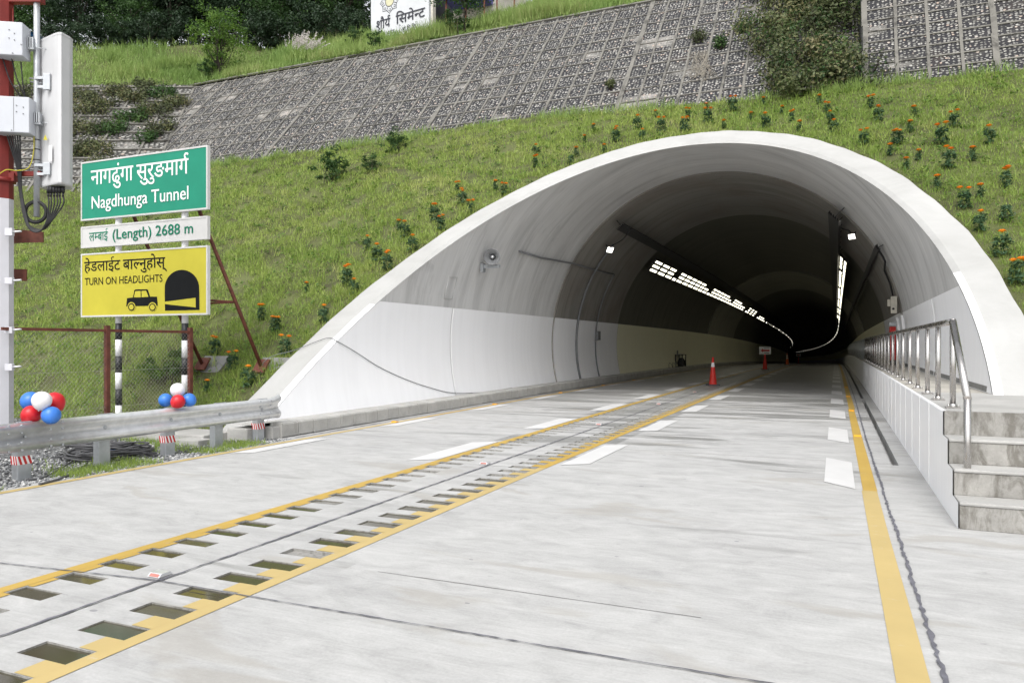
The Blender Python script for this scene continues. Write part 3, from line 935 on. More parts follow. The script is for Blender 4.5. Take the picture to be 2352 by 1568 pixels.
def slope_pt(x, v):
    """point on the grassed bank; v 0 at the toe, 1 at the foot of the stone wall"""
    x = np.asarray(x, float); v = np.asarray(v, float)
    ty = interp(TOE, x); by = interp(TOPB, x, 1); bz = interp(TOPB, x, 2)
    y = ty + (by - ty) * v; z = bz * v
    lim = np.clip(np.minimum(v, 1 - v) * 6, 0, 1)
    near = np.clip((np.abs(x - OX) - 6.9) / 3.0, 0.1, 1.0)        # keep clear of the rim
    far = np.where(np.abs(x - OX) < 6.9, np.clip((z - 7.9) / 2.0, 0.1, 1.0), near)
    b = 0.22 * wav(x * 0.9, y * 0.9) * lim * far
    belly = 0.5 * np.sin(np.pi * v) * np.clip((-x - 11.5) / 4.0, 0, 1)
    return np.stack([x, y - 0.3 * b + belly * 0.5, z + b * 0.55 - belly * 0.4 + np.where(v <= 0, -0.25, 0)], -1)
def slope_hit(px, py):
    """where a sight line meets the bank"""
    r = rayv(px, py); o = np.array([0, 0, CAM_H])
    ts = np.linspace(9, 60, 1200); P = o + ts[:, None] * r
    ty = interp(TOE, P[:, 0]); by = interp(TOPB, P[:, 0], 1)
    v = (P[:, 1] - ty) / (by - ty)
    S = slope_pt(P[:, 0], np.clip(v, 0.001, 1.2))
    below = np.where((P[:, 2] < S[:, 2]) & (v > -0.05))[0]
    i = below[0] if len(below) else -1
    q = P[i]; vv = np.clip((q[1] - interp(TOE, q[0])) / (interp(TOPB, q[0], 1) - interp(TOE, q[0])), 0.001, 1.1)
    return Vector(slope_pt(q[0], vv))
gx = np.concatenate([np.arange(-60, -14, 0.5), np.arange(-14, 6, 0.16), np.arange(6, 20.1, 0.5)]); gv_ = np.linspace(0, 1.02, 120)
XX, VV = np.meshgrid(gx, gv_); Pg = slope_pt(XX, VV)
nx_, nv_ = len(gx), len(gv_)
fx = []
for j in range(nv_ - 1):
    for i in range(nx_ - 1):
        # leave the tunnel bore open
        c = Pg[j, i]; c2 = Pg[j + 1, i + 1]
        if any(math.hypot(q[0] - TX, q[2] - TZ) < TR + 0.10 for q in (Pg[j, i], Pg[j, i + 1], Pg[j + 1, i], Pg[j + 1, i + 1])): continue
        if Pg[j, i][0] > OX and Pg[j, i][2] < 0.5 and Pg[j, i][0] < 4.4: continue
        fx.append((j * nx_ + i, j * nx_ + i + 1, (j + 1) * nx_ + i + 1, (j + 1) * nx_ + i))
mb = MB(); mb.add([tuple(p) for p in Pg.reshape(-1, 3)], fx, 0, True)
tag(mb.build('grass_slope', M['soil'], fixn=False), 'earth bank under the grass', kind='structure')
gb = MB()
gb.sweep([(-70, -0.03), (-8.60, -0.012)], frange(-6, 10.12, 6), fn=lambda y: (0, 0))
gb.sweep([(-70, -0.03), (-9.9, -0.012)], [10.12, 12], fn=lambda y: (0, 0))
tag(gb.build('gravel_ground', M['gravel'], fixn=False), 'crushed stone verge beside the road', kind='structure')
gw_ = MB(); gw_.sweep([(4.2, -0.02), (40, -0.02)], [-6, 20], fn=lambda y: (0, 0))
gw_.sweep([(-600, -0.6), (600, -0.6)], [-600, 9.5], fn=lambda y: (0, 0))  # unseen plane behind the camera, kept pale to bounce light onto the walls
tag(gw_.build('ground', M['walk'], fixn=False), 'surrounding ground', kind='structure')

# ------------------------------------------------------------------ stone pitched retaining wall
KW = 0.935
def w_main(x, s):   # s: metres up the bank face
    L = math.hypot(1, KW); return Vector((x, 26.5 + (s * KW / L - 0.75 * KW), 10.2 + s / L - 0.75))
SM = (16.5 - 10.2 + 0.75) * math.hypot(1, KW)
KR = 0.45
def w_right(x, s):
    L = math.hypot(1, KR); return Vector((x, 25.3 + (s * KR / L - 0.6 * KR), 9.4 + s / L - 0.6))
SR = 10.5
corner_x = lambda s: -30.05 - (4.25 / 7.47) * (s / math.hypot(1, KW) - 0.38)
CB = w_main(corner_x(-0.3), -0.3); CT = w_main(corner_x(SM), SM)
def w_left(u, s):
    L = math.hypot(1, 1.126)
    zz = s / L
    f = zz / (CT.z - CB.z)
    return CB + (CT - CB) * f + Vector((-CY, -SY, 0)) * u
SLf = (CT.z - CB.z) * math.hypot(1, 1.126)
rw = thing('stone_pitched_wall', 'long sloping retaining wall of cobbles in black mortar, ruled into panels by pale concrete ribs', 'retaining wall', (-12, 29, 13))
def face_mesh(name, fn, u0, u1, s0, s1, nu, ns, mat, parent, cut=None):
    V = []; UV = []; F = []
    for j in range(ns + 1):
        for i in range(nu + 1):
            u = u0 + (u1 - u0) * i / nu; s = s0 + (s1 - s0) * j / ns
            if cut: u = max(u, cut(s))
            p = fn(u, s); p = p - parent.location
            V.append(tuple(p)); UV.append((u + 100, s + 50))
    for j in range(ns):
        for i in range(nu):
            F.append((j * (nu + 1) + i, j * (nu + 1) + i + 1, (j + 1) * (nu + 1) + i + 1, (j + 1) * (nu + 1) + i))
    me = bpy.data.meshes.new(name); me.from_pydata(V, [], F)
    ul = me.uv_layers.new(name='UVMap')
    for lp in me.loops: ul.data[lp.index].uv = UV[lp.vertex_index]
    me.materials.append(mat); me.update()
    o = bpy.data.objects.new(name, me); COL.objects.link(o); o.parent = parent
    return o
corner_x = lambda s: -30.05 - (4.25 / 7.47) * (s / math.hypot(1, KW) - 0.38)
face_mesh('cobble_face', w_main, -40, 0.75, -0.3, SM, 40, 12, M['stone'], rw, corner_x)
nrm_m = Vector((0, -1, KW)).normalized()
rib = MB()
CU, CV = 0.73, 0.89
def rib_bar(p, q, w, n, t=0.05, seg=1):
    d = (q - p); L = d.length; d.normalize(); sidev = d.cross(n).normalized()
    rib.box((p + q) / 2 + n * (t / 2 - 0.01), (L / 2, w / 2, t / 2), (d, sidev, n))
xk = 0.0; i = 0
xs = []
x = -39.4
while x < 0.7:
    wide = abs(((x + 7.25) / (11 * CU)) - round((x + 7.25) / (11 * CU))) < 0.03
    xs.append((x, 0.17 if wide else 0.078)); x += CU
for (x, w) in xs:
    # clip at the leaning corner
    n_ = 12
    for k in range(n_):
        s0, s1 = SM * k / n_, SM * (k + 1) / n_
        if x < corner_x(s1) - 0.01: continue
        j0 = rnd.uniform(-0.012, 0.012)
        rib_bar(w_main(x + j0, s0), w_main(x + j0, s1), w * rnd.uniform(0.85, 1.2), nrm_m, 0.05)
s = 0.35
while s < SM:
    x = corner_x(s)
    while x < 0.7:
        x2 = min(x + CU * 3, 0.75)
        rib_bar(w_main(x, s), w_main(x2, s), 0.062 * rnd.uniform(0.8, 1.3), nrm_m, 0.043)
        x = x2
    s += CV
for k in range(20):                                        # coping
    xa, xb = -34.3 + k * 1.7525, -34.3 + (k + 1) * 1.7525
    rib_bar(w_main(xa, SM), w_main(xb, SM), 0.13, nrm_m, 0.09)
rib_bar(w_main(corner_x(0), 0), w_main(corner_x(SM), SM), 0.16, nrm_m, 0.06)
rib.build('rib_grid', M['rib'], rw)

rr_ = thing('stone_pitched_wall', 'steeper end of the cobbled wall to the right of the bush, tall narrow panels between thick ribs', 'retaining wall', (5, 27, 13))
face_mesh('cobble_face', w_right, 0.8, 22, -0.3, SR, 20, 8, M['stone_right'], rr_)
cheek = MB(); a_, b_ = w_right(0.8, -0.3), w_right(0.8, SR)
cheek.quad(a_, b_, b_ + Vector((0, 6, 0)), a_ + Vector((0, 3, 0)))
cheek.build('cheek', M['grey_conc'], rr_, fixn=False)
rib = MB(); nrm_r = Vector((0, -1, KR)).normalized()
for k, x in enumerate([0.86 + 0.86 * q for q in range(16)]):
    for q in range(10):
        j0 = rnd.uniform(-0.015, 0.015)
        rib_bar(w_right(x + j0, SR * q / 10), w_right(x + j0, SR * (q + 1) / 10), (0.15 if k in (0, 4, 8) else 0.085) * rnd.uniform(0.85, 1.15), nrm_r, 0.06)
s = 0.2
while s < SR:
    for q in range(5):
        rib_bar(w_right(0.86 + q * 2.4, s), w_right(0.86 + (q + 1) * 2.4, s), 0.042 * rnd.uniform(0.8, 1.3), nrm_r, 0.04)
    s += 0.45
rib.build('rib_grid', M['rib'], rr_)

rl = thing('stone_pitched_wall', 'overgrown return of the cobbled wall behind the telecom mast, with ledges and dry shrubs', 'retaining wall', (-36, 26, 11))
face_mesh('cobble_face', w_left, 0, 26, -1.5, SLf, 20, 8, M['stone_loose'], rl)
rib = MB(); nl_ = Vector((SY, -CY, 1.126)).normalized()
s = 0.3
while s < SLf:
    for q in range(10):
        rib_bar(w_left(q * 2.4, s), w_left((q + 1) * 2.4, s), 0.10 * rnd.uniform(0.8, 1.3), nl_, 0.10)
    s += 0.93
u = 1.2
while u < 24:
    rib_bar(w_left(u, -1), w_left(u, SLf), 0.12, nl_, 0.07); u += 2.1
rib.build('rib_grid', M['rib'], rl)

# terrace above the wall
EDGE = [(-60, 22.2), (-41.2, 29.2), (-34.3, 32.2), (-20, 32.3), (-10, 32.4), (0.75, 32.4), (0.8, 29.0), (25, 29.0)]
def terr(x, d):
    ye = float(np.interp(x, [e[0] for e in EDGE], [e[1] for e in EDGE]))
    z = 16.42 + 0.62 * min(d, 9) + 0.10 * max(0, d - 9)
    z += 0.16 * float(wav(x, ye + d)) * min(1, d / 1.5)
    return Vector((x, ye + d, z))
tb = MB(); dl = [-0.05, 0.5, 1.5, 3, 5, 7, 9, 12, 18, 30, 60]
txs = [-60 + k * 1.0 for k in range(60)] + [0.0, 0.74, 0.85, 2, 4, 8, 15, 25]
v = []; n = len(txs)
for d in dl: v += [tuple(terr(x, d)) for x in txs]
tb.add(v, [(j * n + i, j * n + i + 1, (j + 1) * n + i + 1, (j + 1) * n + i) for j in range(len(dl) - 1) for i in range(n - 1)], 0, True)
tag(tb.build('terrace_ground', M['soil'], fixn=False), 'earth terrace above the stone wall', kind='structure')
def terr_hit(px, d):
    """terrace point at depth d behind the edge seen at picture column px"""
    r = rayv(px, 100); 
    lo, hi = 20.0, 90.0
    for _ in range(50):
        t = (lo + hi) / 2; x, y = r[0] * t, r[1] * t
        ye = float(np.interp(x, [e[0] for e in EDGE], [e[1] for e in EDGE]))
        if y - ye > d: hi = t
        else: lo = t
    return terr(r[0] * lo, d)
# ------------------------------------------------------------------ lettering
_glyph = {}
def glyph(s, bold=0.0):
    key = (s, bold)
    if key not in _glyph:
        c = bpy.data.curves.new('lettering', 'FONT'); c.body = s; c.size = 1.0; c.offset = bold; c.resolution_u = 3
        o = bpy.data.objects.new('lettering', c); COL.objects.link(o)
        bpy.context.view_layer.update()
        me = bpy.data.meshes.new_from_object(o)
        vs = [(v.co.x, v.co.y) for v in me.vertices]; fs = [tuple(p.vertices) for p in me.polygons]
        bpy.data.objects.remove(o); bpy.data.curves.remove(c); bpy.data.meshes.remove(me)
        _glyph[key] = (vs, fs)
    vs, fs = _glyph[key]
    return list(vs), list(fs)
def half(s, bold, cut):
    """half form of a consonant: the letter without its upright"""
    vs, fs = glyph(s, bold)
    bm = bmesh.new(); bv = [bm.verts.new((x, y, 0)) for x, y in vs]
    for f in fs:
        try: bm.faces.new([bv[i] for i in f])
        except ValueError: pass
    xm = max(v[0] for v in vs) - cut
    bmesh.ops.bisect_plane(bm, geom=bm.verts[:] + bm.edges[:] + bm.faces[:], plane_co=(xm, 0, 0), plane_no=(1, 0, 0), clear_outer=True)
    bm.verts.index_update()
    r = [(v.co.x, v.co.y) for v in bm.verts], [tuple(v.index for v in f.verts) for f in bm.faces]
    bm.free(); return r
def stroke(pts, w):
    vs = []; fs = []
    for i, p in enumerate(pts):
        a = pts[max(0, i - 1)]; b = pts[min(len(pts) - 1, i + 1)]
        dx, dy = b[0] - a[0], b[1] - a[1]; L = math.hypot(dx, dy) or 1
        vs += [(p[0] - dy / L * w / 2, p[1] + dx / L * w / 2), (p[0] + dy / L * w / 2, p[1] - dx / L * w / 2)]
        if i: fs.append((2 * i - 2, 2 * i - 1, 2 * i + 1, 2 * i))
    return vs, fs
HEADLINE = 0.60
def compose(items, bold=0.0):
    """items: text, ('half', letter), ('reph',), ('gap', w) -> outline meshes set side by side"""
    x = 0; V = []; F = []; last = 0
    sw = 0.075 + bold * 2
    for it in items:
        if isinstance(it, str): vs, fs = glyph(it, bold)
        elif it[0] == 'half': vs, fs = half(it[1], bold, it[2] if len(it) > 2 else 0.205)
        elif it[0] == 'gap': x += it[1]; continue
        elif it[0] == 'reph':
            xr = x - 0.14; h = _head(bold)
            vs, fs = stroke([(xr, h - 0.03), (xr - 0.07, h + 0.06), (xr - 0.085, h + 0.14), (xr - 0.03, h + 0.20), (xr + 0.06, h + 0.20), (xr + 0.12, h + 0.15)], sw)
            o = len(V); V += vs; F += [tuple(i + o for i in f) for f in fs]; continue
        elif it[0] == 'rakar':
            vs, fs = stroke([(x - it[1], 0.17), (x - it[1] - 0.13, 0.05)], sw)
            o = len(V); V += vs; F += [tuple(i + o for i in f) for f in fs]; continue
        x0 = min(v[0] for v in vs)
        o = len(V); V += [(v[0] - x0 + x, v[1]) for v in vs]; F += [tuple(i + o for i in f) for f in fs]
        x += max(v[0] for v in vs) - x0 - 0.012
    return V, F
def _head(bold):
    vs, fs = glyph('ट', bold); return max(v[1] for v in vs)
def layers(V, F):
    """island number of every vertex, so that overlapping letters never share a plane"""
    par = list(range(len(V)))
    def find(a):
        while par[a] != a:
            par[a] = par[par[a]]; a = par[a]
        return a
    for f in F:
        r0 = find(f[0])
        for i in f[1:]: par[find(i)] = r0
    ids = {}; return [ids.setdefault(find(i), len(ids)) for i in range(len(V))]
def place_text(mb, VF, o, ux, uy, un, x0, x1, ybase, ytop, refh, lift=0.004, mi=0):
    """fit an outline between x0 and x1, baseline ybase, letter height refh (font units) reaching ytop"""
    V, F = VF
    a, b = min(v[0] for v in V), max(v[0] for v in V)
    sx = (x1 - x0) / (b - a); sy = (ytop - ybase) / refh; ly = layers(V, F)
    mb.add([Vector(o) + ux * (x0 + (v[0] - a) * sx) + uy * (ybase + v[1] * sy) + un * (lift + 0.00014 * ly[i]) for i, v in enumerate(V)], F, mi)
CAP = max(v[1] for v in glyph('H')[0])
def heavy(VF, a=0.022, b=0.016):
    V, F = VF; n = len(V); V2 = []; F2 = []
    for k, (dx, dy) in enumerate(((-a, 0), (a, 0), (0, b), (0, -b))):
        V2 += [(v[0] + dx, v[1] + dy) for v in V]; F2 += [tuple(i + k * n for i in f) for f in F]
    return V2, F2

# ------------------------------------------------------------------ road sign with three boards
SGY = 10.6
def sx_at(px):
    r = rayv(px, 500); return r[0] * SGY / r[1]
def sz_at(px, py):
    r = rayv(px, py); return CAM_H + r[2] * SGY / r[1]
XL, XR = sx_at(187.6), sx_at(478.3)
sg = thing('road_sign', 'tunnel name sign of green, white and yellow boards on two black and white striped posts', 'road sign', ((XL + XR) / 2, SGY, 0))
UXs, UYs, UNs = Vector((1, 0, 0)), Vector((0, 0, 1)), Vector((0, -1, 0))
boards = {}
def board(name, zb, zt, mat):
    b = MB(); b.bb(XL + 0.03, XR - 0.03, SGY - 0.012, SGY + 0.03, zb + 0.03, zt - 0.03)
    o = b.build(name, mat, sg)
    f = MB(); t = 0.032
    f.bb(XL, XR, SGY - 0.02, SGY + 0.05, zt - t, zt); f.bb(XL, XR, SGY - 0.02, SGY + 0.05, zb, zb + t)
    f.bb(XL, XL + t, SGY - 0.02, SGY + 0.05, zb + t, zt - t); f.bb(XR - t, XR, SGY - 0.02, SGY + 0.05, zb + t, zt - t)
    f.build('board_frame', M['white_sign'], o)
    boards[name] = (zb, zt, o)
    return o
g0, g1 = sz_at(187.6, 508), sz_at(187.6, 374)
w0, w1 = sz_at(188, 570.5), sz_at(188, 521.7)
y0_, y1_ = sz_at(188.5, 728.5), sz_at(188.5, 583.5)
gbd = board('green_board', g0, g1, M['green_sign'])
wbd = board('white_board', w0, w1, M['white_sign'])
ybd = board('yellow_board', y0_, y1_, M['yellow_sign'])
W_ = XR - XL
def sgtext(brd, name, mat, jobs):
    zb, zt, o = boards[brd]; H = zt - zb
    t = MB()
    for VF, u0, u1, vb, vt, refh in jobs:
        place_text(t, VF, (XL, SGY - 0.012, zt), UXs, UYs, UNs, u0 * W_, u1 * W_, -vb * H, -vt * H, refh)
    t.build(name, mat, o, fixn=False)
hb = _head(0.006)
sgtext('green_board', 'lettering', M['sign_white_txt'], [
    (compose(['नागढुंगा', ('gap', 0.22), 'सुरुङमाग', ('reph',)], 0.006), 0.085, 0.862, 0.405, 0.165, hb),
    (heavy(compose(['Nagdhunga Tunnel']), 0.008, 0.006), 0.094, 0.862, 0.812, 0.605, CAP)])
sgtext('white_board', 'lettering', M['sign_green_txt'], [
    (compose(['ल', ('half', 'म'), 'बाई'], 0.01), 0.07, 0.228, 0.69, 0.31, _head(0.01)),
    (heavy(compose(['(Length) 2688 m']), 0.013, 0.008), 0.268, 0.895, 0.69, 0.24, CAP)])
sgtext('yellow_board', 'lettering', M['sign_black'], [
    (compose(['हेडलाईट', ('gap', 0.22), 'बा', ('half', 'ल'), 'नुहोस्'], 0.008), 0.028, 0.70, 0.280, 0.132, _head(0.008)),
    (compose(['TURN ON HEADLIGHTS'], 0.004), 0.034, 0.665, 0.497, 0.385, CAP)])
# pictograms: a car and a tunnel mouth with a light beam
def yuv(cx_, cy_):
    u = (cx_ - 752.0) / 1161.0
    top = 765 - 82 * u; bot = 1345 - 35 * u
    v = (cy_ - top) / (bot - top)
    zb, zt, o = boards['yellow_board']
    return (u * W_, -v * (zt - zb))
pic = MB()
def ppoly(pts, lift, mi):
    q = [yuv(*p) for p in pts]
    zb, zt, o = boards['yellow_board']
    pic.add([Vector((XL + a, SGY - 0.012 - lift, zt + b)) for a, b in q], [tuple(range(len(q)))], mi)
def pdisc(cx_, cy_, r, lift, mi):
    ppoly([(cx_ + r * 0.98 * math.cos(k * math.pi / 14), cy_ + r * 1.12 * math.sin(k * math.pi / 14)) for k in range(28)], lift, mi)
ppoly([(1192, 1240), (1199, 1166), (1255, 1158), (1268, 1092), (1280, 1085), (1385, 1083), (1395, 1092), (1412, 1150), (1475, 1150), (1482, 1232)], 0.004, 0)
ppoly([(1264, 1157), (1277, 1101), (1327, 1099), (1328, 1157)], 0.006, 1); ppoly([(1336, 1156), (1334, 1099), (1378, 1097), (1398, 1152)], 0.006, 1)
for cx_ in (1242, 1435):
    pdisc(cx_, 1243, 38, 0.006, 1); pdisc(cx_, 1246, 31, 0.008, 0); pdisc(cx_, 1246, 22, 0.010, 1)
dome = [(1546, 1277), (1543, 1110)] + [(1693 - 150 * math.cos(k * math.pi / 20), 1075 - 4 * k / 20 - 168 * math.sin(k * math.pi / 20)) for k in range(1, 20)] + [(1843, 1105), (1845, 1267)]
ppoly(dome, 0.004, 0)
ppoly([(1546, 1195), (1813, 1158), (1813, 1245), (1546, 1217)], 0.006, 1)
pic.build('pictogram', [M['sign_black'], M['yellow_sign']], boards['yellow_board'][2], fixn=False)
for px in (261.5, 414.5):
    x = sx_at(px); p = MB(); r_ = 0.062
    z = -0.2; k = 0; edges = [1.05 + 0.0, ]
    zs = [sz_at(px, yy) for yy in (1010, 938, 905, 840, 785, 740)]
    zs = [-0.2, sz_at(px, 930), sz_at(px, 880 if px < 300 else 855), sz_at(px, 830 if px < 300 else 820), sz_at(px, 778), sz_at(px, 742)]
    zb = zs[-1]; step = zs[-1] - zs[-2]
    zz = zb; mi = 1; segs = []
    while zz > -0.1:
        segs.append((max(zz - 0.33, -0.2), zz, mi)); zz -= 0.33; mi = 1 - mi
    for a, b, m_ in segs: p.tube([(x, SGY + 0.11, a), (x, SGY + 0.11, b)], r_, 12, m_)
    p.tube([(x, SGY + 0.11, zb), (x, SGY + 0.11, g1 - 0.1)], r_, 12, 0)
    p.build('post', [M['white_paint'], M['black_paint']], sg)
feet = []
for (pt_, pf) in (((270, 440), (466, 850)), ((430, 440), (604, 855))):
    f = slope_hit(*pf); top = Vector((sx_at(pt_[0]), SGY + 0.12, sz_at(*pt_)))
    feet.append(f)
    foot = f + Vector((0, -0.05, 0.12))
    b = MB(); b.tube([top, foot], 0.036, 10)
    mid = top + (foot - top) * 0.62
    px_ = sx_at(415 if pt_[0] > 300 else 262)
    b.tube([(px_, SGY + 0.12, mid.z + 0.05), mid], 0.02, 8); b.tube([(px_, SGY + 0.12, mid.z - 0.06), mid], 0.02, 8)
    b.build('brace', M['rust'], sg)
    bp = MB(); d = (top - foot).normalized()
    bp.box(foot, (0.15, 0.02, 0.16), (XA, (YA * 0.8 + ZA * -0.6).normalized() * -1, (ZA * 0.8 + YA * 0.6).normalized()))
    bp.build('base_plate', M['rust'], sg)
for k, f in enumerate(feet):
    b = MB(); 
    q = f + Vector((0.12, 0.05, -0.05))
    w = 0.36
    poly = [(-0.35, -0.30), (0.75, -0.30), (0.75, 0.34), (0.22, 0.34), (-0.18, -0.05)]   # (y, z) wedge
    b.prism([(p[0], p[1]) for p in poly], q - XA * w, YA, ZA, XA, 2 * w)
    o = b.build('footing_block', M['grey_conc'])
    tag(o, ['sloping concrete footing under the brace just right of the fence', 'concrete footing under the brace next to the white arch foot'][k], 'concrete block', 'footings of the sign braces')

# ------------------------------------------------------------------ chain link fence
FX = -11.1
def fy_at(px):
    r = rayv(px, 800); return FX * r[1] / r[0]
def fz_at(px, py):
    r = rayv(px, py); return CAM_H + r[2] * FX / r[0]
FT = 1.84
fe = thing('chain_link_fence', 'low chain link fence with rust red posts, before the road sign', 'fence', (FX, 9, 0))
ya_, yb_ = fy_at(20), fy_at(437)
for px in (246, 437):
    p = MB(); y = fy_at(px); p.bb(FX - 0.035, FX + 0.035, y - 0.035, y + 0.035, -0.1, FT + 0.06)
    p.build('post', M['rust'], fe)
p = MB(); p.bb(FX - 0.02, FX + 0.02, ya_ - 0.1, fy_at(246) - 0.036, FT - 0.045, FT); p.bb(FX - 0.02, FX + 0.02, fy_at(246) + 0.036, yb_ - 0.036, FT - 0.045, FT)
p.build('top_rail', M['rust'], fe)
msh = MB(); cs = 0.075
def wire(mb, a, b, r=0.0016):
    mb.tube([a, b], r, 3, cap=False)
L_ = yb_ - ya_; Hh = FT - 0.05
k = -Hh
while k < L_:
    for sg_ in (1, -1):
        # diagonal from (k,0) to (k+Hh,Hh), clipped
        a0, b0 = max(k, 0), min(k + Hh, L_)
        if b0 <= a0: continue
        za, zb = a0 - k, b0 - k
        if sg_ < 0: za, zb = Hh - za, Hh - zb
        wire(msh, (FX + 0.004 * sg_, ya_ + a0, za + 0.03), (FX + 0.004 * sg_, ya_ + b0, zb + 0.03))
    k += cs
for z in (0.55, 1.15): wire(msh, (FX, ya_, z), (FX, yb_, z), 0.003)
msh.build('wire_mesh', M['wire'], fe, fixn=False)

# ------------------------------------------------------------------ telecom mast
ZC = 11.1
def cp(px, py, dz=0.0): return at_depth(px, py, ZC + dz)
mp = cp(6, 789); mp.z = 0
CAX = (RIGHT, AWAY, UP)
mast = thing('telecom_mast', 'red and white painted telecom mast with a grey side pipe at the left edge', 'mast', mp)
zs_ = cp(6, 458).z
p = MB(); p.tube([(mp.x, mp.y, -0.2), (mp.x, mp.y, zs_)], 0.142, 8, 0, smooth=False); p.tube([(mp.x, mp.y, zs_), (mp.x, mp.y, 9)], 0.142, 8, 1, smooth=False)
p.build('pole', [M['pole_white'], M['pole_red']], mast)
p = MB(); zf = cp(6, 415).z
p.lathe([(0.142, -0.03), (0.175, -0.03), (0.175, 0.03), (0.142, 0.03)], (mp.x, mp.y, zf), 16, 0)
p.build('flange', M['pole_red'], mast)
p = MB(); p.tube([cp(84.5, 498), cp(84.5, -60)], 0.042, 14); p.build('side_pipe', M['galv_post'], mast)
p = MB()
p.box((cp(5, 4) + cp(90, -2)) / 2, (0.33, 0.06, 0.045), CAX, 0); p.build('arm', M['pole_red'], mast); p = MB(); p.box((cp(8, 402) + cp(92, 397)) / 2, (0.29, 0.03, 0.035), CAX, 0)
p.box(cp(30, 408), (0.05, 0.06, 0.06), CAX, 0); p.build('arm', M['pole_red'], mast); p = MB()
p.tube([cp(29, 20), cp(31.5, 103)], 0.012, 6)
p.build('rod', M['pole_red'], mast)
for (py, w) in ((533, 0.07), (645, 0.06), (758, 0.06), (843, 0.06)):
    c = MB(); c.box(cp(22, py, -0.14), (0.055, 0.03, w * 0.8), CAX, 0, 0.006); c.tube([cp(22, py, -0.14), cp(49, py - 2, -0.14)], 0.015, 6, 1)
    c.build('clamp', [M['pole_white'], M['galv']], mast)
p = MB()
p.prism([(0, -0.10), (0.47, -0.085), (0.47, 0.07), (0, 0.11)], cp(27, 543, 0.25), RIGHT, UP, AWAY, 0.03)
p.build('back_plate', M['rust'], mast); p = MB()
p.prism([(0, -0.06), (0.26, -0.06), (0.26, 0.12), (0, 0.12)], cp(20, 636, 0.25), RIGHT, UP, AWAY, 0.03)
p.build('back_plate', M['rust'], mast)

an = thing('panel_antenna', 'tall pale grey panel antenna clamped to the grey pipe of the mast', 'antenna', cp(130, 260))
cr = math.radians(24)
ax1 = (RIGHT * math.cos(cr) - AWAY * math.sin(cr)).normalized(); ax2 = (AWAY * math.cos(cr) + RIGHT * math.sin(cr)).normalized()
b = MB()
# plan outline: back edge left, rounded nose towards the lens
pl = [(92, 0.10), (93, 0.04), (125, -0.10), (133, -0.125), (141, -0.125), (160, -0.03), (167, 0.03), (167, 0.16), (110, 0.2)]
topz, botz = cp(137, 88).z, cp(137, 428).z
ring_ = [(cp(px, 400, dz * 1.6).x, cp(px, 400, dz * 1.6).y) for px, dz in pl]
nv = len(ring_)
cxm = sum(q[0] for q in ring_) / nv; cym = sum(q[1] for q in ring_) / nv
vs = []
for z, sc_ in ((botz - 0.0, 0.94), (botz + 0.02, 1), (topz - 0.03, 1), (topz - 0.03, 1.02), (topz, 1.02), (topz + 0.01, 0.96)):
    vs += [(cxm + (q[0] - cxm) * sc_, cym + (q[1] - cym) * sc_, z) for q in ring_]
fs = [(r0 * nv + i, r0 * nv + (i + 1) % nv, (r0 + 1) * nv + (i + 1) % nv, (r0 + 1) * nv + i) for r0 in range(5) for i in range(nv)]
fs += [tuple(reversed(range(nv))), tuple(5 * nv + i for i in range(nv))]
b.add(vs, fs); b.build('housing', M['ant'], an)
for py in (188, 388):
    c = MB(); c.box(cp(108, py, -0.13), (0.05, 0.02, 0.12 if py < 300 else 0.09), CAX, 0, 0.006)
    c.box(cp(97, py - 8, -0.03), (0.10, 0.03, 0.02), CAX, 0); c.box(cp(97, py + 12, -0.03), (0.07, 0.02, 0.02), CAX, 0)
    c.tube([cp(68, py - 8), cp(100, py - 4)], 0.012, 6); c.tube([cp(70, py), cp(100, py + 4)], 0.012, 6)
    c.build('bracket', M['galv_post'], an)
c = MB(); c.prism([(-0.03, -0.03), (0.03, -0.03), (0, 0.05)], cp(104, 317, -0.105), RIGHT, UP, AWAY, 0.004); c.build('warning_sticker', M['yellow_sign'], an)
c = MB(); c.box(cp(116, 352, -0.17), (0.032, 0.003, 0.115), (ax1, ax2, UP)); c.build('label_sticker', M['white_paint'], an)
for px in (111, 117, 124, 131, 137, 145):
    c = MB(); c.tube([cp(px, 428, -0.05), cp(px, 443, -0.05)], 0.024, 8); c.tube([cp(px, 443, -0.05), cp(px, 452, -0.05)], 0.015, 8); c.build('connector', M['black'], an)

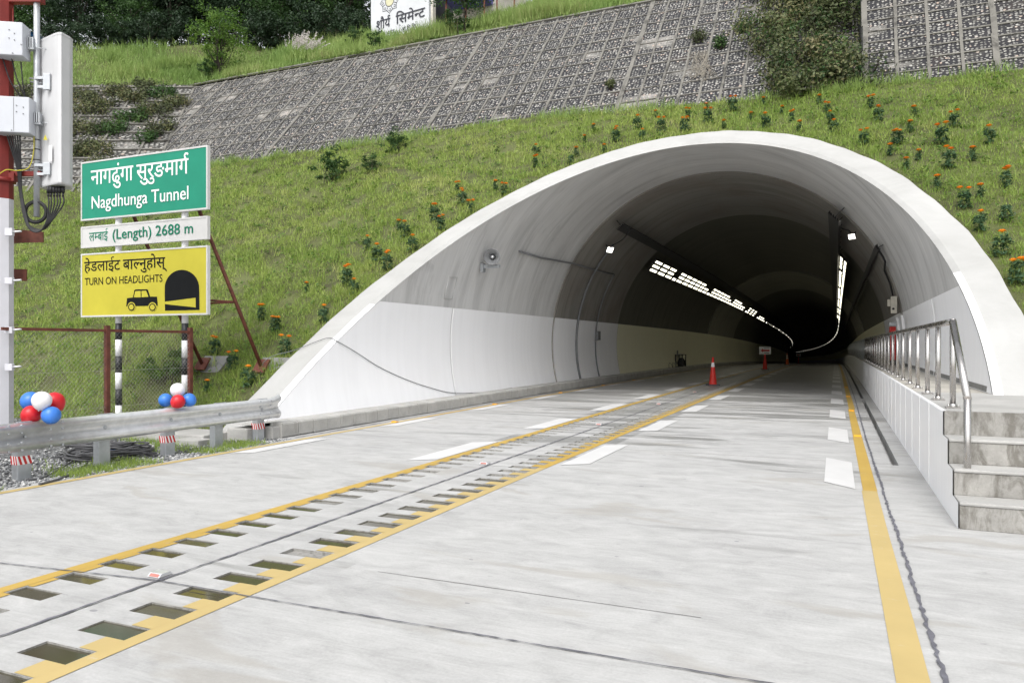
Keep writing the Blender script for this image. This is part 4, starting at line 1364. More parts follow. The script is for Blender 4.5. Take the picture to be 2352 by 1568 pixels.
def radio(label, corners, side, seams, lugs):
    (xa, xb, yt, yb) = corners
    o_ = cp((xa + xb) / 2, (yt + yb) / 2, -0.16)
    ra = thing('radio_unit', label, 'radio unit', o_, 'radio units on the mast')
    sk = 0.17
    axr = (RIGHT * math.cos(sk) + AWAY * math.sin(sk)).normalized(); axf = (AWAY * math.cos(sk) - RIGHT * math.sin(sk)).normalized()
    hw = (xb - xa) / 2 * 0.0063; hh = (yb - yt) / 2 * 0.0064
    b = MB(); b.box(o_, (hw, 0.13, hh), (axr, axf, UP), 0, 0.012); b.build('case', M['rru'], ra)
    for sx_ in seams:
        q = MB(); q.box(o_ - axf * 0.131 + axr * hw * sx_, (0.003, 0.002, hh * 0.93), (axr, axf, UP)); q.build('seam', M['darkgrey'], ra)
    for (a, b_) in lugs:
        q = MB(); q.tube([o_ - axf * 0.128 + axr * hw * a + UP * hh * b_, o_ - axf * 0.14 + axr * hw * a + UP * hh * b_], 0.008, 6); q.build('screw', M['darkgrey'], ra)
    if side:
        q = MB(); q.box(o_ - axf * 0.14 - axr * hw * 0.86, (hw * 0.14, 0.02, hh * 0.45), (axr, axf, UP), 0, 0.006); q.build('side_cover', M['rru'], ra)
    q = MB(); bk = o_ + axf * 0.05 + axr * (hw + 0.045)
    for t_ in (-0.03, 0, 0.03): q.box(bk + axr * t_, (0.008, 0.05, 0.085), (axr, axf, UP))
    q.box(bk - UP * 0.08, (0.05, 0.05, 0.012), (axr, axf, UP)); q.tube([bk - UP * 0.05, bk - UP * 0.06 + axr * 0.22], 0.007, 6)
    q.build('bracket', M['galv_post'], ra)
    return ra
radio('upper white radio box on the mast, above its sagging cables', (-16, 58, 58, 133), False, (), [(0.25, 0.5), (0.55, 0.3), (0.25, 0.0), (0.55, -0.1), (0.93, -0.35), (0.45, -0.9)])
radio('lower white radio box on the mast with ribbed side cover and cables below', (-8, 73, 228, 309), True, (0.2, -0.6), [(0.35, 0.5), (0.7, 0.42), (0.35, 0.15), (0.7, 0.05), (0.1, -0.9)])

def catm(pts, n=8):
    pts = [Vector(p) for p in pts]; out = []
    for i in range(len(pts) - 1):
        p0, p1, p2, p3 = pts[max(0, i - 1)], pts[i], pts[i + 1], pts[min(len(pts) - 1, i + 2)]
        for k in range(n):
            t = k / n
            out.append(0.5 * ((2 * p1) + (p2 - p0) * t + (2 * p0 - 5 * p1 + 4 * p2 - p3) * t * t + (3 * p1 - p0 - 3 * p2 + p3) * t ** 3))
    out.append(pts[-1]); return out
cb = thing('cable_bundle', 'black antenna cables looping in a coil below the grey pipe of the mast', 'cables', cp(85, 480))
for k, px in enumerate((111, 117, 124, 131, 137, 145)):
    j = k * 1.6
    c = MB(); c.tube(catm([cp(px, 450, -0.05), cp(px + 1 - k * 0.2, 470, -0.06), cp(108 + j * 1.5, 505, -0.06), cp(92 + j, 531 - j * 0.5, -0.05 + k * 0.01), cp(70, 528 - j, -0.05), cp(55 + j * 0.8, 498, -0.04), cp(45 + j * 0.6, 440, -0.03), cp(40 + j, 390, -0.08), cp(22 + j * 3.0, 330, -0.16), cp(17 + j * 3.6, 312, -0.16)]), 0.011, 6)
    c.build('cable', M['black'], cb)
c = MB()
for r_, o in ((26, 0), (29, 0.02), (23, 0.04)):
    c.tube([cp(82 + r_ * 0.93 * math.cos(a * math.pi / 16), 487 + r_ * 0.9 * math.sin(a * math.pi / 16), -0.02 + o) for a in range(32)], 0.011, 6, closed=True)
c.build('coil', M['black'], cb)
c = MB(); c.tube(catm([cp(78, 310, -0.05), cp(77, 350, -0.06), cp(66, 385, -0.08), cp(40, 392, -0.1), cp(15, 390, -0.16), cp(-4, 402, -0.16)]), 0.007, 6); c.build('yellow_cable', M['yellow_sign'], cb)
for (a, bq) in (((6, 132), (52, 228)), ((48, 140), (60, 232)), ((22, 110), (66, 240))):
    c = MB(); c.tube(catm([cp(a[0], a[1] + 2, -0.12), cp((a[0] * 0.6 + bq[0] * 0.4), (a[1] * 0.5 + bq[1] * 0.5) + 8, -0.1), cp(bq[0], bq[1], 0.0)]), 0.009, 6); c.build('cable', M['black'], cb)
for py in (322, 344, 368):
    c = MB(); c.lathe([(0.044, -0.008), (0.048, 0), (0.044, 0.008)], cp(84.5, py), 14); c.build('cable_tie', M['black'], cb)

# ------------------------------------------------------------------ guardrail
GX = -8.70
gr = thing('guardrail', 'galvanised W-beam guardrail on grey posts along the left verge', 'guardrail', (GX, 8, 0))
gp = [(-0.012, 0.168), (0.030, 0.158), (0.062, 0.130), (0.068, 0.098), (0.058, 0.070), (0.010, 0.036), (0.0, 0.012), (0.0, -0.012), (0.010, -0.036), (0.058, -0.070), (0.068, -0.098), (0.062, -0.130), (0.030, -0.158), (-0.012, -0.168)]
b = MB(); ys = [2.0, 3, 4, 5.9, 5.901, 7, 8, 9, 9.6, 9.9, 10.1, 10.22]
def gfn(y): return (0, 0)
vs = []
for y in ys:
    fl = max(0, (y - 9.86) / 0.36); lap = 0.006 if y < 5.9005 else 0.0
    for (x, z) in gp:
        sc_ = 1 + 0.24 * fl * fl
        bend = -0.10 * fl * fl
        vs.append((GX + x + bend + lap, y, 0.515 + z * sc_ + 0.015 * fl))
n = len(gp)
b.add(vs, [(i * n + j, i * n + j + 1, (i + 1) * n + j + 1, (i + 1) * n + j) for i in range(len(ys) - 1) for j in range(n - 1)], 0, True)
b.build('beam', M['galv'], gr, fixn=False)
for k, y in enumerate([3.75, 4.75, 5.80, 6.85, 7.90, 8.82, 9.74]):
    p = MB()
    xo = GX - 0.10
    p.bb(xo - 0.055, xo + 0.055, y - 0.085, y + 0.085, -0.12, 0.665, bev=0.012)
    po = p.build('post', M['galv_post'], gr)
    q = MB(); q.bb(GX - 0.043, GX - 0.004, y - 0.11, y + 0.11, 0.34, 0.69); q.build('spacer', M['galv_post'], gr)
    bt = MB(); bt.tube([(GX, y - 0.03, 0.515), (GX + 0.022, y - 0.03, 0.515)], 0.016, 6); bt.tube([(GX, y - 0.03, 0.515), (GX + 0.006, y - 0.03, 0.515)], 0.028, 10)
    bt.build('bolt', M['galv_post'], gr)
    if k % 2 == 0:
        rf = MB(); xf = xo + 0.0562; zc_ = 0.235
        rf.bb(xo - 0.0565, xo + 0.0565, y - 0.0865, y + 0.0865, zc_ - 0.05, zc_ + 0.05, 0)
        for t in (-0.07, -0.012, 0.046):       # slanting red bars on the two faces the driver sees
            rf.quad((xo + 0.058, y + t + 0.015, zc_ - 0.05), (xo + 0.058, y + t + 0.045, zc_ - 0.05), (xo + 0.058, min(y + t + 0.012, y + 0.086), zc_ + 0.05), (xo + 0.058, max(y + t - 0.018, y - 0.086), zc_ + 0.05), 1)
        for t in (-0.045, 0.0, 0.04):
            rf.quad((xo + t - 0.005, y - 0.088, zc_ - 0.05), (xo + t + 0.017, y - 0.088, zc_ - 0.05), (xo + t - 0.004, y - 0.088, zc_ + 0.05), (xo + t - 0.026, y - 0.088, zc_ + 0.05), 1)
        rf.build('reflector', [M['reflect_white'], M['reflect_red']], po, fixn=False)
for y in (5.55, 5.7, 6.05, 6.2, 9.62, 9.86):
    for z in (0.655, 0.575, 0.455, 0.372):
        xx = GX + (0.05 if z in (0.655, 0.372) else 0.045)
        bt = MB(); bt.tube([(xx, y, z), (xx + 0.015, y, z)], 0.014, 8); bt.build('splice_bolt', M['galv_post'], gr)

# ------------------------------------------------------------------ balloons
def balloon_mesh(name, mat):
    b = MB(); n = 28; pr = []
    for i in range(n + 1):
        t = math.pi * i / n
        r_ = math.sin(t); z = -math.cos(t)
        if z < 0: z *= 1.16; r_ *= (1 - 0.12 * (-z) ** 2)
        pr.append((r_, z))
    b.lathe(pr, (0, 0, 0), 32)
    b.lathe([(0.02, -1.26), (0.075, -1.24), (0.03, -1.15)], (0, 0, 0), 10)
    return b.build(name, mat)
def cluster(label, base, items, group='balloon clusters on the guardrail'):
    t = thing('balloon_cluster', label, 'balloons', base, group)
    for col_, px, py, rp, zc, tilt in items:
        o = balloon_mesh('balloon', M[{'w': 'b_white', 'r': 'b_red', 'b': 'b_blue'}[col_]])
        r_ = rp / 1719.0 * zc
        o.scale = (r_, r_, r_ * 0.97)
        o.parent = t
        o.location = at_depth(px, py, zc) - t.location
        o.rotation_euler = tilt
        o['label'] = {'w': 'white balloon', 'r': 'red balloon', 'b': 'blue balloon'}[col_]
    return t
# picture positions of the balloons; they sit on the beam
zA = -GX * SY + 6.18 * CY; zB = -GX * SY + 8.05 * CY
def gd(px): 
    r = rayv(px, 900); return (GX - 0.01) / r[0]
c1 = Vector((GX, 6.1, 0.7)); zA = gd(96)
cluster('five balloons, red blue and white, tied on the guardrail beside the mast', c1, [
    ('b', 71, 921, 22, zA + 0.12, (0.5, 0.6, 0)), ('r', 125, 922, 22, zA + 0.14, (0.4, -0.6, 0)),
    ('r', 72, 951.5, 21, zA - 0.05, (-0.4, 0.9, 0)), ('b', 117.5, 953, 20.5, zA - 0.10, (-0.5, -0.8, 0)), ('w', 96, 919, 21, zA - 0.13, (-0.3, 0, 0))])
zB = gd(408)
cluster('four balloons tied on the guardrail in front of the right sign post', Vector((GX, 8.3, 0.7)), [
    ('b', 380.5, 918.5, 15.5, zB + 0.03, (0.1, 1.0, 0)), ('b', 434, 918, 15.5, zB + 0.03, (0.1, -1.0, 0)),
    ('w', 408, 895, 16.2, zB + 0.02, (0, 0, 0)), ('r', 409, 921.5, 16, zB - 0.12, (-0.9, 0.2, 0))])

# ------------------------------------------------------------------ cable coil and bits on the gravel
cc = thing('cable_coil', 'heap of black power cable coiled on the gravel under the guardrail', 'cable', (-9.6, 7.0, 0))
def ground(px, py, z=0.0):
    r = rayv(px, py); t = (z - CAM_H) / r[2]; return Vector((r[0] * t, r[1] * t, z))
c0 = ground(243, 1047); c0b = ground(140, 1052); 
for k in range(22):
    f = k / 21
    ctr = ground(245 + rnd.uniform(-26, 26), 1050 + rnd.uniform(-4, 4)); rx = rnd.uniform(0.30, 0.66); ry = rnd.uniform(0.16, 0.46)
    z = 0.015 + 0.15 * rnd.random() ** 1.1
    tl = rnd.uniform(-0.06, 0.06); ph = rnd.uniform(0, 6)
    c = MB(); pts = []
    for a in range(30):
        w = a / 30 * 2 * math.pi
        rr2 = 1 + 0.07 * math.sin(3 * w + ph) + 0.04 * math.sin(5 * w + 2 * ph)
        pts.append(ctr + RIGHT * (rx * rr2 * math.cos(w)) + AWAY * (ry * rr2 * math.sin(w)) + UP * max(0.012, z * (1 + 0.3 * math.sin(w + ph)) + tl * math.cos(w)))
    c.tube(pts, 0.013, 6, closed=True)
    if k % 3 == 0 or k < 2: cur = c
    else:
        pass
    c.build('loop', M['cable'], cc)
c = MB(); c.tube(catm([ground(178, 1050, 0.03), ground(140, 1075, 0.02), ground(100, 1096, 0.015), ground(60, 1102, 0.015)]), 0.013, 6); c.tube(catm([ground(200, 1064, 0.03), ground(150, 1094, 0.02), ground(90, 1112, 0.015)]), 0.013, 6)
c.build('loose_end', M['cable'], cc)
c = MB(); pl0 = ground(247, 1036, 0.10); c.tube([pl0, pl0 + RIGHT * 0.07 + UP * 0.012], [0.02, 0.027], 12); c.tube([pl0 + RIGHT * 0.07 + UP * 0.012, pl0 + RIGHT * 0.11 + UP * 0.02], 0.021, 12)
c.build('blue_plug', M['b_blue'], cc)
def rock(name, at, s, mat, label, seed):
    bm = bmesh.new(); bmesh.ops.create_icosphere(bm, subdivisions=2, radius=1)
    q = random.Random(seed)
    for v in bm.verts:
        k = 1 + q.uniform(-0.22, 0.22); v.co = Vector((v.co.x * s[0] * k, v.co.y * s[1] * k, v.co.z * s[2] * k))
    me = bpy.data.meshes.new(name); bm.to_mesh(me); bm.free(); me.materials.append(mat)
    o = bpy.data.objects.new(name, me); COL.objects.link(o); o.location = at; tag(o, label, 'stone'); return o
rock('stone', ground(337, 1030, 0.05), (0.12, 0.09, 0.08), M['walk_light'], 'white broken stone lying behind the cable coil', 3)
rock('stone', ground(215, 1037, 0.03), (0.10, 0.06, 0.05), M['walk_light'], 'pale stone half hidden behind the left part of the cable coil', 4)
rock('stone', ground(148, 985, 0.05) , (0.16, 0.12, 0.13), M['walk_light'], 'white stone at the foot of the chain link fence', 5)
slab = MB(); slab.bb(-10.6, -9.25, 4.4, 5.6, 0.0, 0.42, bev=0.02)
o = slab.build('concrete_block', M['grey_conc']); tag(o, 'grey concrete block under the guardrail at the left edge', 'concrete block')

# ------------------------------------------------------------------ steel railing on the parapet
RX = 1.10
rlg = thing('steel_railing', 'stainless steel railing with round posts along the walkway, dropping beside the steps', 'railing', (RX, 12, 0.94))
RT = 1.80
# all posts stand on the parapet top
pys = [8.80, 10.0, 11.1, 12.36, 13.6, 14.9, 16.2, 17.5, 18.8, 20.1, 21.4, 22.7, 24.0, 25.3, 26.6, 27.9, 29.2, 30.5, 31.8, 33.2]
RTf = lambda y: 1.825
t = MB(); t.tube([(RX, 8.80, 1.825), (RX, 9.3, 1.825), (RX, 33.3, 1.80)], 0.034, 14)
t.tube([(RX, 8.80, 1.825), (RX, 7.88, 1.10)], 0.034, 14)
t.lathe([(0.0, -0.035), (0.025, -0.03), (0.034, 0), (0.025, 0.03), (0.0, 0.035)], (RX, 8.80, 1.825), 14)
t.build('handrail', M['steel'], rlg)
for k, y in enumerate(pys):
    p = MB(); p.tube([(RX, y, 0.945), (RX, y, 1.80)], 0.028, 14); po = p.build('post', M['steel'], rlg)
    q = MB(); q.bb(RX - 0.065, RX + 0.065, y - 0.065, y + 0.065, 0.944, 0.958); q.lathe([(0.036, 0.0), (0.036, 0.02), (0.028, 0.03)], (RX, y, 0.958), 12)
    for sx_ in (-1, 1): q.tube([(RX + 0.045 * sx_, y - 0.045, 0.95), (RX + 0.045 * sx_, y - 0.045, 0.985)], 0.009, 6)
    q.build('base_plate', M['steel'], po)
p = MB(); p.tube([(RX, 7.88, 0.236), (RX, 7.88, 1.10)], 0.030, 14); po = p.build('post', M['steel'], rlg)
q = MB(); q.bb(RX - 0.07, RX + 0.07, 7.81, 7.95, 0.236, 0.25); q.lathe([(0.038, 0.0), (0.038, 0.02), (0.03, 0.03)], (RX, 7.88, 0.25), 12); q.build('base_plate', M['steel'], po)
inner = thing('steel_railing', 'dull railing carrying on deep inside the tunnel along the walkway', 'railing', (RX, 60, 0.9))
t = MB(); ysr = [33.4] + [q for q in YS if 34 < q < 140]
t.tube([P3(RX, y, 1.8) for y in ysr], 0.034, 8); t.build('handrail', M['galv_post'], inner)
y = 34.6
while y < 80:
    p = MB(); p.tube([P3(RX, y, 0.94), P3(RX, y, 1.8)], 0.028, 8); p.build('post', M['galv_post'], inner); y += 1.3

# ------------------------------------------------------------------ traffic cones
def cone_proto(name, mat, h, bands=((0.62, 0.74),)):
    t = thing(name, None, None)
    b = MB(); r0, r1 = 0.148, 0.035
    rr = lambda f: r0 + (r1 - r0) * f
    prof = [(rr(0) + 0.012, 0.05), (rr(0), 0.065)] + [(rr(f), 0.05 + (h - 0.05) * f) for f in (0.2, 0.5, 0.8, 0.955)] + [(r1 + 0.006, h - 0.045), (r1 + 0.004, h - 0.01), (r1 * 0.6, h), (0.0, h)]
    b.lathe(prof, (0, 0, 0), 24); b.build('cone_body', mat, t)
    for (f0, f1) in bands:
        q = MB(); q.lathe([(rr(f0) + 0.004, 0.05 + (h - 0.05) * f0), (rr(f1) + 0.004, 0.05 + (h - 0.05) * f1)], (0, 0, 0), 24); q.build('reflective_band', M['reflect_white'], t)
    q = MB(); 
    q.bb(-0.23, 0.23, -0.23, 0.23, 0.012, 0.05, bev=0.012)
    for sx_ in (-1, 1):
        for sy_ in (-1, 1): q.bb(sx_ * 0.19 - 0.04, sx_ * 0.19 + 0.04, sy_ * 0.19 - 0.04, sy_ * 0.19 + 0.04, 0, 0.02)
    q.build('rubber_base', M['cone_base'], t)
    return t
k1 = cone_proto('traffic_cone', M['cone'], 1.10, ((0.64, 0.80),)); k1.location = on_road(1637.5, 885); k1.rotation_euler = (0, 0, 0.35)
tag(k1, 'tall orange red traffic cone with one white band on the median, nearest the mouth', 'traffic cone', 'traffic cones in the tunnel')
def sign_on_cone(base, label, s=1.0):
    t = thing('arrow_board', label, 'sign', base, 'arrow boards on the cones')
    b = MB(); b.bb(base.x - 0.36 * s, base.x + 0.36 * s, base.y - 0.012, base.y + 0.012, base.z, base.z + 0.50 * s); b.build('panel', M['reflect_white'], t)
    a = MB(); z = base.z + 0.25 * s; yq = base.y - 0.015
    a.add([(base.x - 0.28 * s, yq, z), (base.x - 0.13 * s, yq, z + 0.13 * s), (base.x - 0.13 * s, yq, z + 0.06 * s), (base.x + 0.28 * s, yq, z + 0.06 * s), (base.x + 0.28 * s, yq, z - 0.06 * s), (base.x - 0.13 * s, yq, z - 0.06 * s), (base.x - 0.13 * s, yq, z - 0.13 * s)], [tuple(range(7))])
    a.build('red_arrow', M['reflect_red'], t, fixn=False)
    a = MB()
    for zz in (0.40, 0.085): a.bb(base.x - 0.06 * s, base.x + 0.26 * s, yq + 0.001, yq + 0.003, base.z + (zz - 0.018) * s, base.z + (zz + 0.018) * s)
    a.build('text_line', M['sign_black'], t)
k2 = copy_tree(k1); k2.location = on_road(1757, 849); k2.rotation_euler = (0, 0, 0.2)
for ch in list(k2.children):
    if ch.name.startswith('reflective_band'): bpy.data.objects.remove(ch)
tag(k2, 'orange red traffic cone carrying the nearer white arrow board', 'traffic cone', 'traffic cones in the tunnel')
sign_on_cone(k2.location + Vector((0.02, -0.16, 1.02)), 'white board with a red left arrow on the second cone')
k3 = cone_proto('traffic_cone', M['cone_far'], 1.12, ((0.50, 0.60), (0.68, 0.78), (0.86, 0.93))); k3.location = on_road(1808, 837.5); k3.rotation_euler = (0, 0, 0.5)
tag(k3, 'orange traffic cone with several white bands standing alone far inside', 'traffic cone', 'traffic cones in the tunnel')
k4 = copy_tree(k2); k4.location = on_road(1834, 834.5); k4.rotation_euler = (0, 0, -0.1)
tag(k4, 'farthest orange cone, carrying a small white arrow board', 'traffic cone', 'traffic cones in the tunnel')
sign_on_cone(k4.location + Vector((0.0, -0.16, 1.02)), 'smaller, farther white board with a red arrow on the last cone', 0.95)

# ------------------------------------------------------------------ small table in the tunnel
ty = 44.0; tx = -8.62; zf = 0.262 + road_z(ty)
def foot_y(px, x):
    r = rayv(px, 840); return x * r[1] / r[0]
ty = foot_y(1562, -8.9); zf = 0.26 + road_z(ty)
tb_ = thing('table', 'small dark work table standing on the left footway deep in the tunnel', 'table', (-8.88, ty, zf))
q = MB(); q.bb(-9.1, -8.62, ty - 0.62, ty + 0.62, zf + 0.72, zf + 0.76); q.build('table_top', M['dark'], tb_)
for xx in (-9.07, -8.66):
    for yy in (-0.58, 0.58):
        q = MB(); q.bb(xx - 0.03, xx + 0.03, ty + yy - 0.03, ty + yy + 0.03, zf, zf + 0.72); q.build('leg', M['dark'], tb_)
q = MB(); q.bb(-9.07, -8.66, ty - 0.58, ty - 0.55, zf + 0.18, zf + 0.22); q.build('stretcher', M['dark'], tb_)
lp = thing('laptop', 'open grey laptop on the dark table in the tunnel', 'laptop', (-8.86, ty - 0.2, zf + 0.76))
q = MB(); q.bb(-9.0, -8.72, ty - 0.38, ty - 0.02, zf + 0.762, zf + 0.782); q.build('keyboard', M['galv_post'], lp)
q = MB(); q.box((-9.02, ty - 0.2, zf + 0.89), (0.012, 0.18, 0.12), (XA, YA, ZA)); q.build('screen', M['darkgrey'], lp)
bg_ = thing('bag', 'black bag slumped under the dark table', 'bag', (-8.85, ty + 0.15, zf))
q = MB(); q.lathe([(0.0, 0.0), (0.19, 0.01), (0.21, 0.15), (0.17, 0.38), (0.11, 0.52), (0.0, 0.56)], (-8.88, ty + 0.12, zf), 16); q.build('pack', M['black'], bg_)
q = MB(); q.tube(catm([(-8.8, ty + 0.2, zf + 0.5), (-8.7, ty + 0.42, zf + 0.3), (-8.72, ty + 0.72, zf + 0.03)]), 0.06, 8); q.build('strap', M['black'], bg_)
q = MB()
for k in range(3):
    y0 = ty - 1.2 - k * 1.05
    q.tube(catm([(-8.8, y0 + 0.5, zf + 0.01), (-8.85, y0 + 0.35, zf + 0.22), (-8.9, y0, zf + 0.30), (-8.85, y0 - 0.35, zf + 0.12), (-8.8, y0 - 0.5, zf + 0.01)]), 0.012, 6)
q.bb(-8.95, -8.7, ty - 1.35, ty - 0.75, zf, zf + 0.05)
o = q.build('extension_cord', M['black']); tag(o, 'looping dark extension cord on the footway beside the table', 'cord')

# ------------------------------------------------------------------ fittings on the lining
def on_arc(px, py, r):
    """where a sight line meets the bore at radius r"""
    d = rayv(px, py); o = np.array([0, 0, CAM_H])
    A = d[0] ** 2 + d[2] ** 2
    for y_it in (30, 30, 30):
        dz = 0
    best = None; t = 5.0
    prev = None
    for k in range(4000):
        t = 8 + k * 0.03; p = o + d * t; dx, dz = path(p[1])
        rr = math.hypot(p[0] - dx - TX, p[2] - dz - TZ)
        if p[1] > plane_y(p[2]) and prev is not None and prev < r <= rr: return Vector(p)
        prev = rr
    return Vector(p)
def cond(name, label, pts, r=0.02, mat='darkgrey', n=6, cat='conduit'):
    q = MB(); q.tube(pts, r, n); o = q.build(name, M[mat]); tag(o, label, cat); return o
def arcline(y, z0, z1, side, r, n=14):
    a = []
    for k in range(n + 1):
        z = z0 + (z1 - z0) * k / n
        a.append(P3(TX + side * math.sqrt(max(0.0, r * r - (z - TZ) ** 2)), y, z))
    return a
cond('conduit', 'dark vertical conduit running up the left wall to the warm floodlight', arcline(27.4, 0.27, 5.35, -1, TR - 0.10), 0.05)
hy_ = 29.9
cond('conduit', 'thinner conduit turning from the left wall towards the loudspeaker', arcline(hy_, 0.27, 4.45, -1, TR - 0.10) + [P3(TX - math.sqrt((TR - 0.1) ** 2 - 2.8 ** 2), y, 4.40 - 0.0 * y) for y in (27, 24.9)] + [P3(TX - math.sqrt((TR - 0.05) ** 2 - 2.7 ** 2), y, 4.3) for y in (22, 20.2)], 0.032)
q = MB(); xw = TX - math.sqrt((TR - 0.12) ** 2 - (1.95 - TZ) ** 2); q.bb(xw - 0.02, xw + 0.10, hy_ - 0.05, hy_ + 0.32, 1.75, 2.12, bev=0.01); o = q.build('junction_box', M['darkgrey']); tag(o, 'dark grey junction box on the left wall conduit', 'junction box')
# horn loudspeaker
hp = on_arc(1130, 590, TR - 0.30)
hn = thing('loudspeaker', 'grey horn loudspeaker bracketed to the left wall inside the arch', 'loudspeaker', hp)
hd = (Vector((0.3, -1, -0.12))).normalized()
q = MB(); q.lathe([(0.04, -0.42), (0.05, -0.30), (0.075, -0.18), (0.13, -0.06), (0.215, 0.02), (0.222, 0.025), (0.205, 0.02), (0.12, -0.06), (0.06, -0.18), (0.03, -0.28)], hp, 26, axis=hd); q.build('horn', M['horn'], hn)
q = MB(); q.lathe([(0.0, -0.02), (0.035, -0.03), (0.05, -0.09), (0.045, -0.16)], hp, 14, axis=hd); q.build('driver_cap', M['galv'], hn)
q = MB(); wall = hp + Vector((-0.34, 0.15, -0.22)); q.box((hp + wall) / 2 + Vector((0.06, 0.1, -0.12)), (0.26, 0.05, 0.045)); q.box(wall + Vector((0.0, 0, -0.05)), (0.04, 0.08, 0.12)); q.build('bracket', M['galv_post'], hn)
# floodlights
def flood(label, at, tilt, s=1.0):
    t = thing('floodlight', label, 'floodlight', at, 'floodlights inside the portal')
    ax = tilt.normalized(); sd_ = ax.cross(UP).normalized(); up_ = sd_.cross(ax)
    q = MB(); q.box(at, (0.17 * s, 0.13 * s, 0.03), (sd_, up_, ax), 0, 0.008); q.build('housing', M['darkgrey'], t)
    q = MB(); q.box(at + ax * 0.034, (0.15 * s, 0.11 * s, 0.004), (sd_, up_, ax)); q.build('lens', M['flood'], t)
    q = MB(); q.tube([at - ax * 0.03, at - ax * 0.22 + UP * 0.08], 0.02, 6); q.build('bracket', M['dark'], t)
flood('lit warm floodlight on the left side of the vault', on_arc(1400, 573, TR - 0.32), Vector((0.75, -0.5, -0.55)), 0.85)
flood('lit white floodlight on the right side of the vault', on_arc(1957.5, 543, TR - 0.32), Vector((-0.45, -0.85, -0.35)), 0.62)
# cable trays under the vault
def tray(label, x, z, y0, y1, w=0.30, name='cable_tray'):
    t = thing(name, label, 'cable tray', (x, y0, z))
    dr = Vector((x - TX, 0, z - TZ)).normalized(); tg = Vector((-dr.z, 0, dr.x))
    q = MB(); ysq = [y0] + [y for y in frange(y0, y1, 40)][1:]
    pr = [(-w, 0.09), (-w, 0), (w, 0), (w, 0.09)]
    vs = []
    for y in ysq:
        b = P3(x, y, z)
        vs += [b + tg * a + dr * c_ for a, c_ in pr]
    q.add(vs, [(i * 4 + j, i * 4 + j + 1, i * 4 + j + 5, i * 4 + j + 4) for i in range(len(ysq) - 1) for j in range(3)])
    q.build('channel', M['dark'], t, fixn=False)
    q = MB(); y = y0 + 0.3
    while y < min(y1, y0 + 60):
        b = P3(x, y, z); q.tube([b, b + dr * 0.5], 0.012, 4); y += 1.5
    q.build('hanger', M['dark'], t)
    q = MB()
    for k in range(4): q.tube([P3(x, y, z) + tg * (-w * 0.6 + k * w * 0.4) + dr * 0.04 for y in ysq], 0.022, 5)
    q.build('cable', M['black'], t)
pt_l = on_arc(1426, 521, TR - 0.42)
tray('dark cable tray hung under the left of the vault above the lamps', pt_l.x, pt_l.z, pt_l.y, 150, 0.15)
pt_r = on_arc(1914, 498, TR - 0.42)
tray('dark cable tray hung under the crown right of centre', pt_r.x, pt_r.z, pt_r.y, 150, 0.20)
q1 = on_arc(2013, 568, TR - 0.2)
tray('narrow dark cable tray along the right haunch', q1.x, q1.z, q1.y, 120, 0.07)
cond('conduit', 'black cable dropping down the right wall to the cream box', [on_arc(2015, 570, TR - 0.12), on_arc(2028, 590, TR - 0.1), on_arc(2033, 600, TR - 0.1), on_arc(2031, 620, TR - 0.1), on_arc(2044, 650, TR - 0.1), on_arc(2056, 700, TR - 0.1)], 0.03, 'black')
cond('conduit', 'black lead looping from the tray to the left floodlight', catm([pt_l + Vector((0.2, 0.6, 0)), on_arc(1430, 550, TR - 0.3), on_arc(1410, 562, TR - 0.3), on_arc(1402, 570, TR - 0.33)]), 0.018, 'black')
cond('conduit', 'black lead looping from the tray to the right floodlight', catm([on_arc(1922, 515, TR - 0.4), on_arc(1935, 525, TR - 0.25), on_arc(1950, 530, TR - 0.25), on_arc(1957, 540, TR - 0.3)]), 0.018, 'black')
q = MB(); bp_ = on_arc(2053, 700, TR - 0.20); q.box(bp_, (0.08, 0.10, 0.25), (XA, YA, ZA), 0, 0.012); o = thing('equipment_box', 'cream equipment box with a round socket on the right wall above the white band', 'equipment box', bp_)
q.build('case', M['cream_box'], o); q = MB(); q.tube([bp_ + Vector((-0.02, -0.10, -0.12)), bp_ + Vector((-0.02, -0.115, -0.12))], 0.035, 12); q.build('socket', M['black'], o)
q = MB(); q.box(bp_ + Vector((-0.12, 0.22, 0.07)), (0.04, 0.08, 0.10)); q.build('side_box', M['cream_box'], o)
for px, lb in ((2060.5, 'left one of two thin white pipes on the right wall'), (2072, 'right one of two thin white pipes on the right wall')):
    tp = on_arc(px, 724, TR - 0.11); yq = tp.y
    cond('pipe', lb, [P3(TX + math.sqrt((TR - 0.11) ** 2 - (z - TZ) ** 2), yq, z) for z in frange(0.96, 2.42, 8)], 0.045, 'bright_white', 8, 'pipe')
ex = on_arc(2050, 770, TR - 0.25)
exo = thing('fire_cabinet', 'red fire cabinet with a grey top behind the railing on the right wall', 'fire cabinet', Vector((ex.x, ex.y, 0.94 + road_z(ex.y))))
q = MB(); zb_ = 0.95 + road_z(ex.y); q.bb(ex.x - 0.09, ex.x + 0.09, ex.y - 0.14, ex.y + 0.14, zb_ + 0.15, zb_ + 1.20, bev=0.02); q.build('door', M['ext_red'], exo)
q = MB(); q.bb(ex.x - 0.10, ex.x + 0.10, ex.y - 0.15, ex.y + 0.15, zb_ + 1.21, zb_ + 1.34, bev=0.01); q.build('hood', M['galv_post'], exo)
q = MB(); q.bb(ex.x - 0.10, ex.x + 0.10, ex.y - 0.15, ex.y + 0.15, zb_, zb_ + 0.15); q.build('stand', M['dark'], exo)
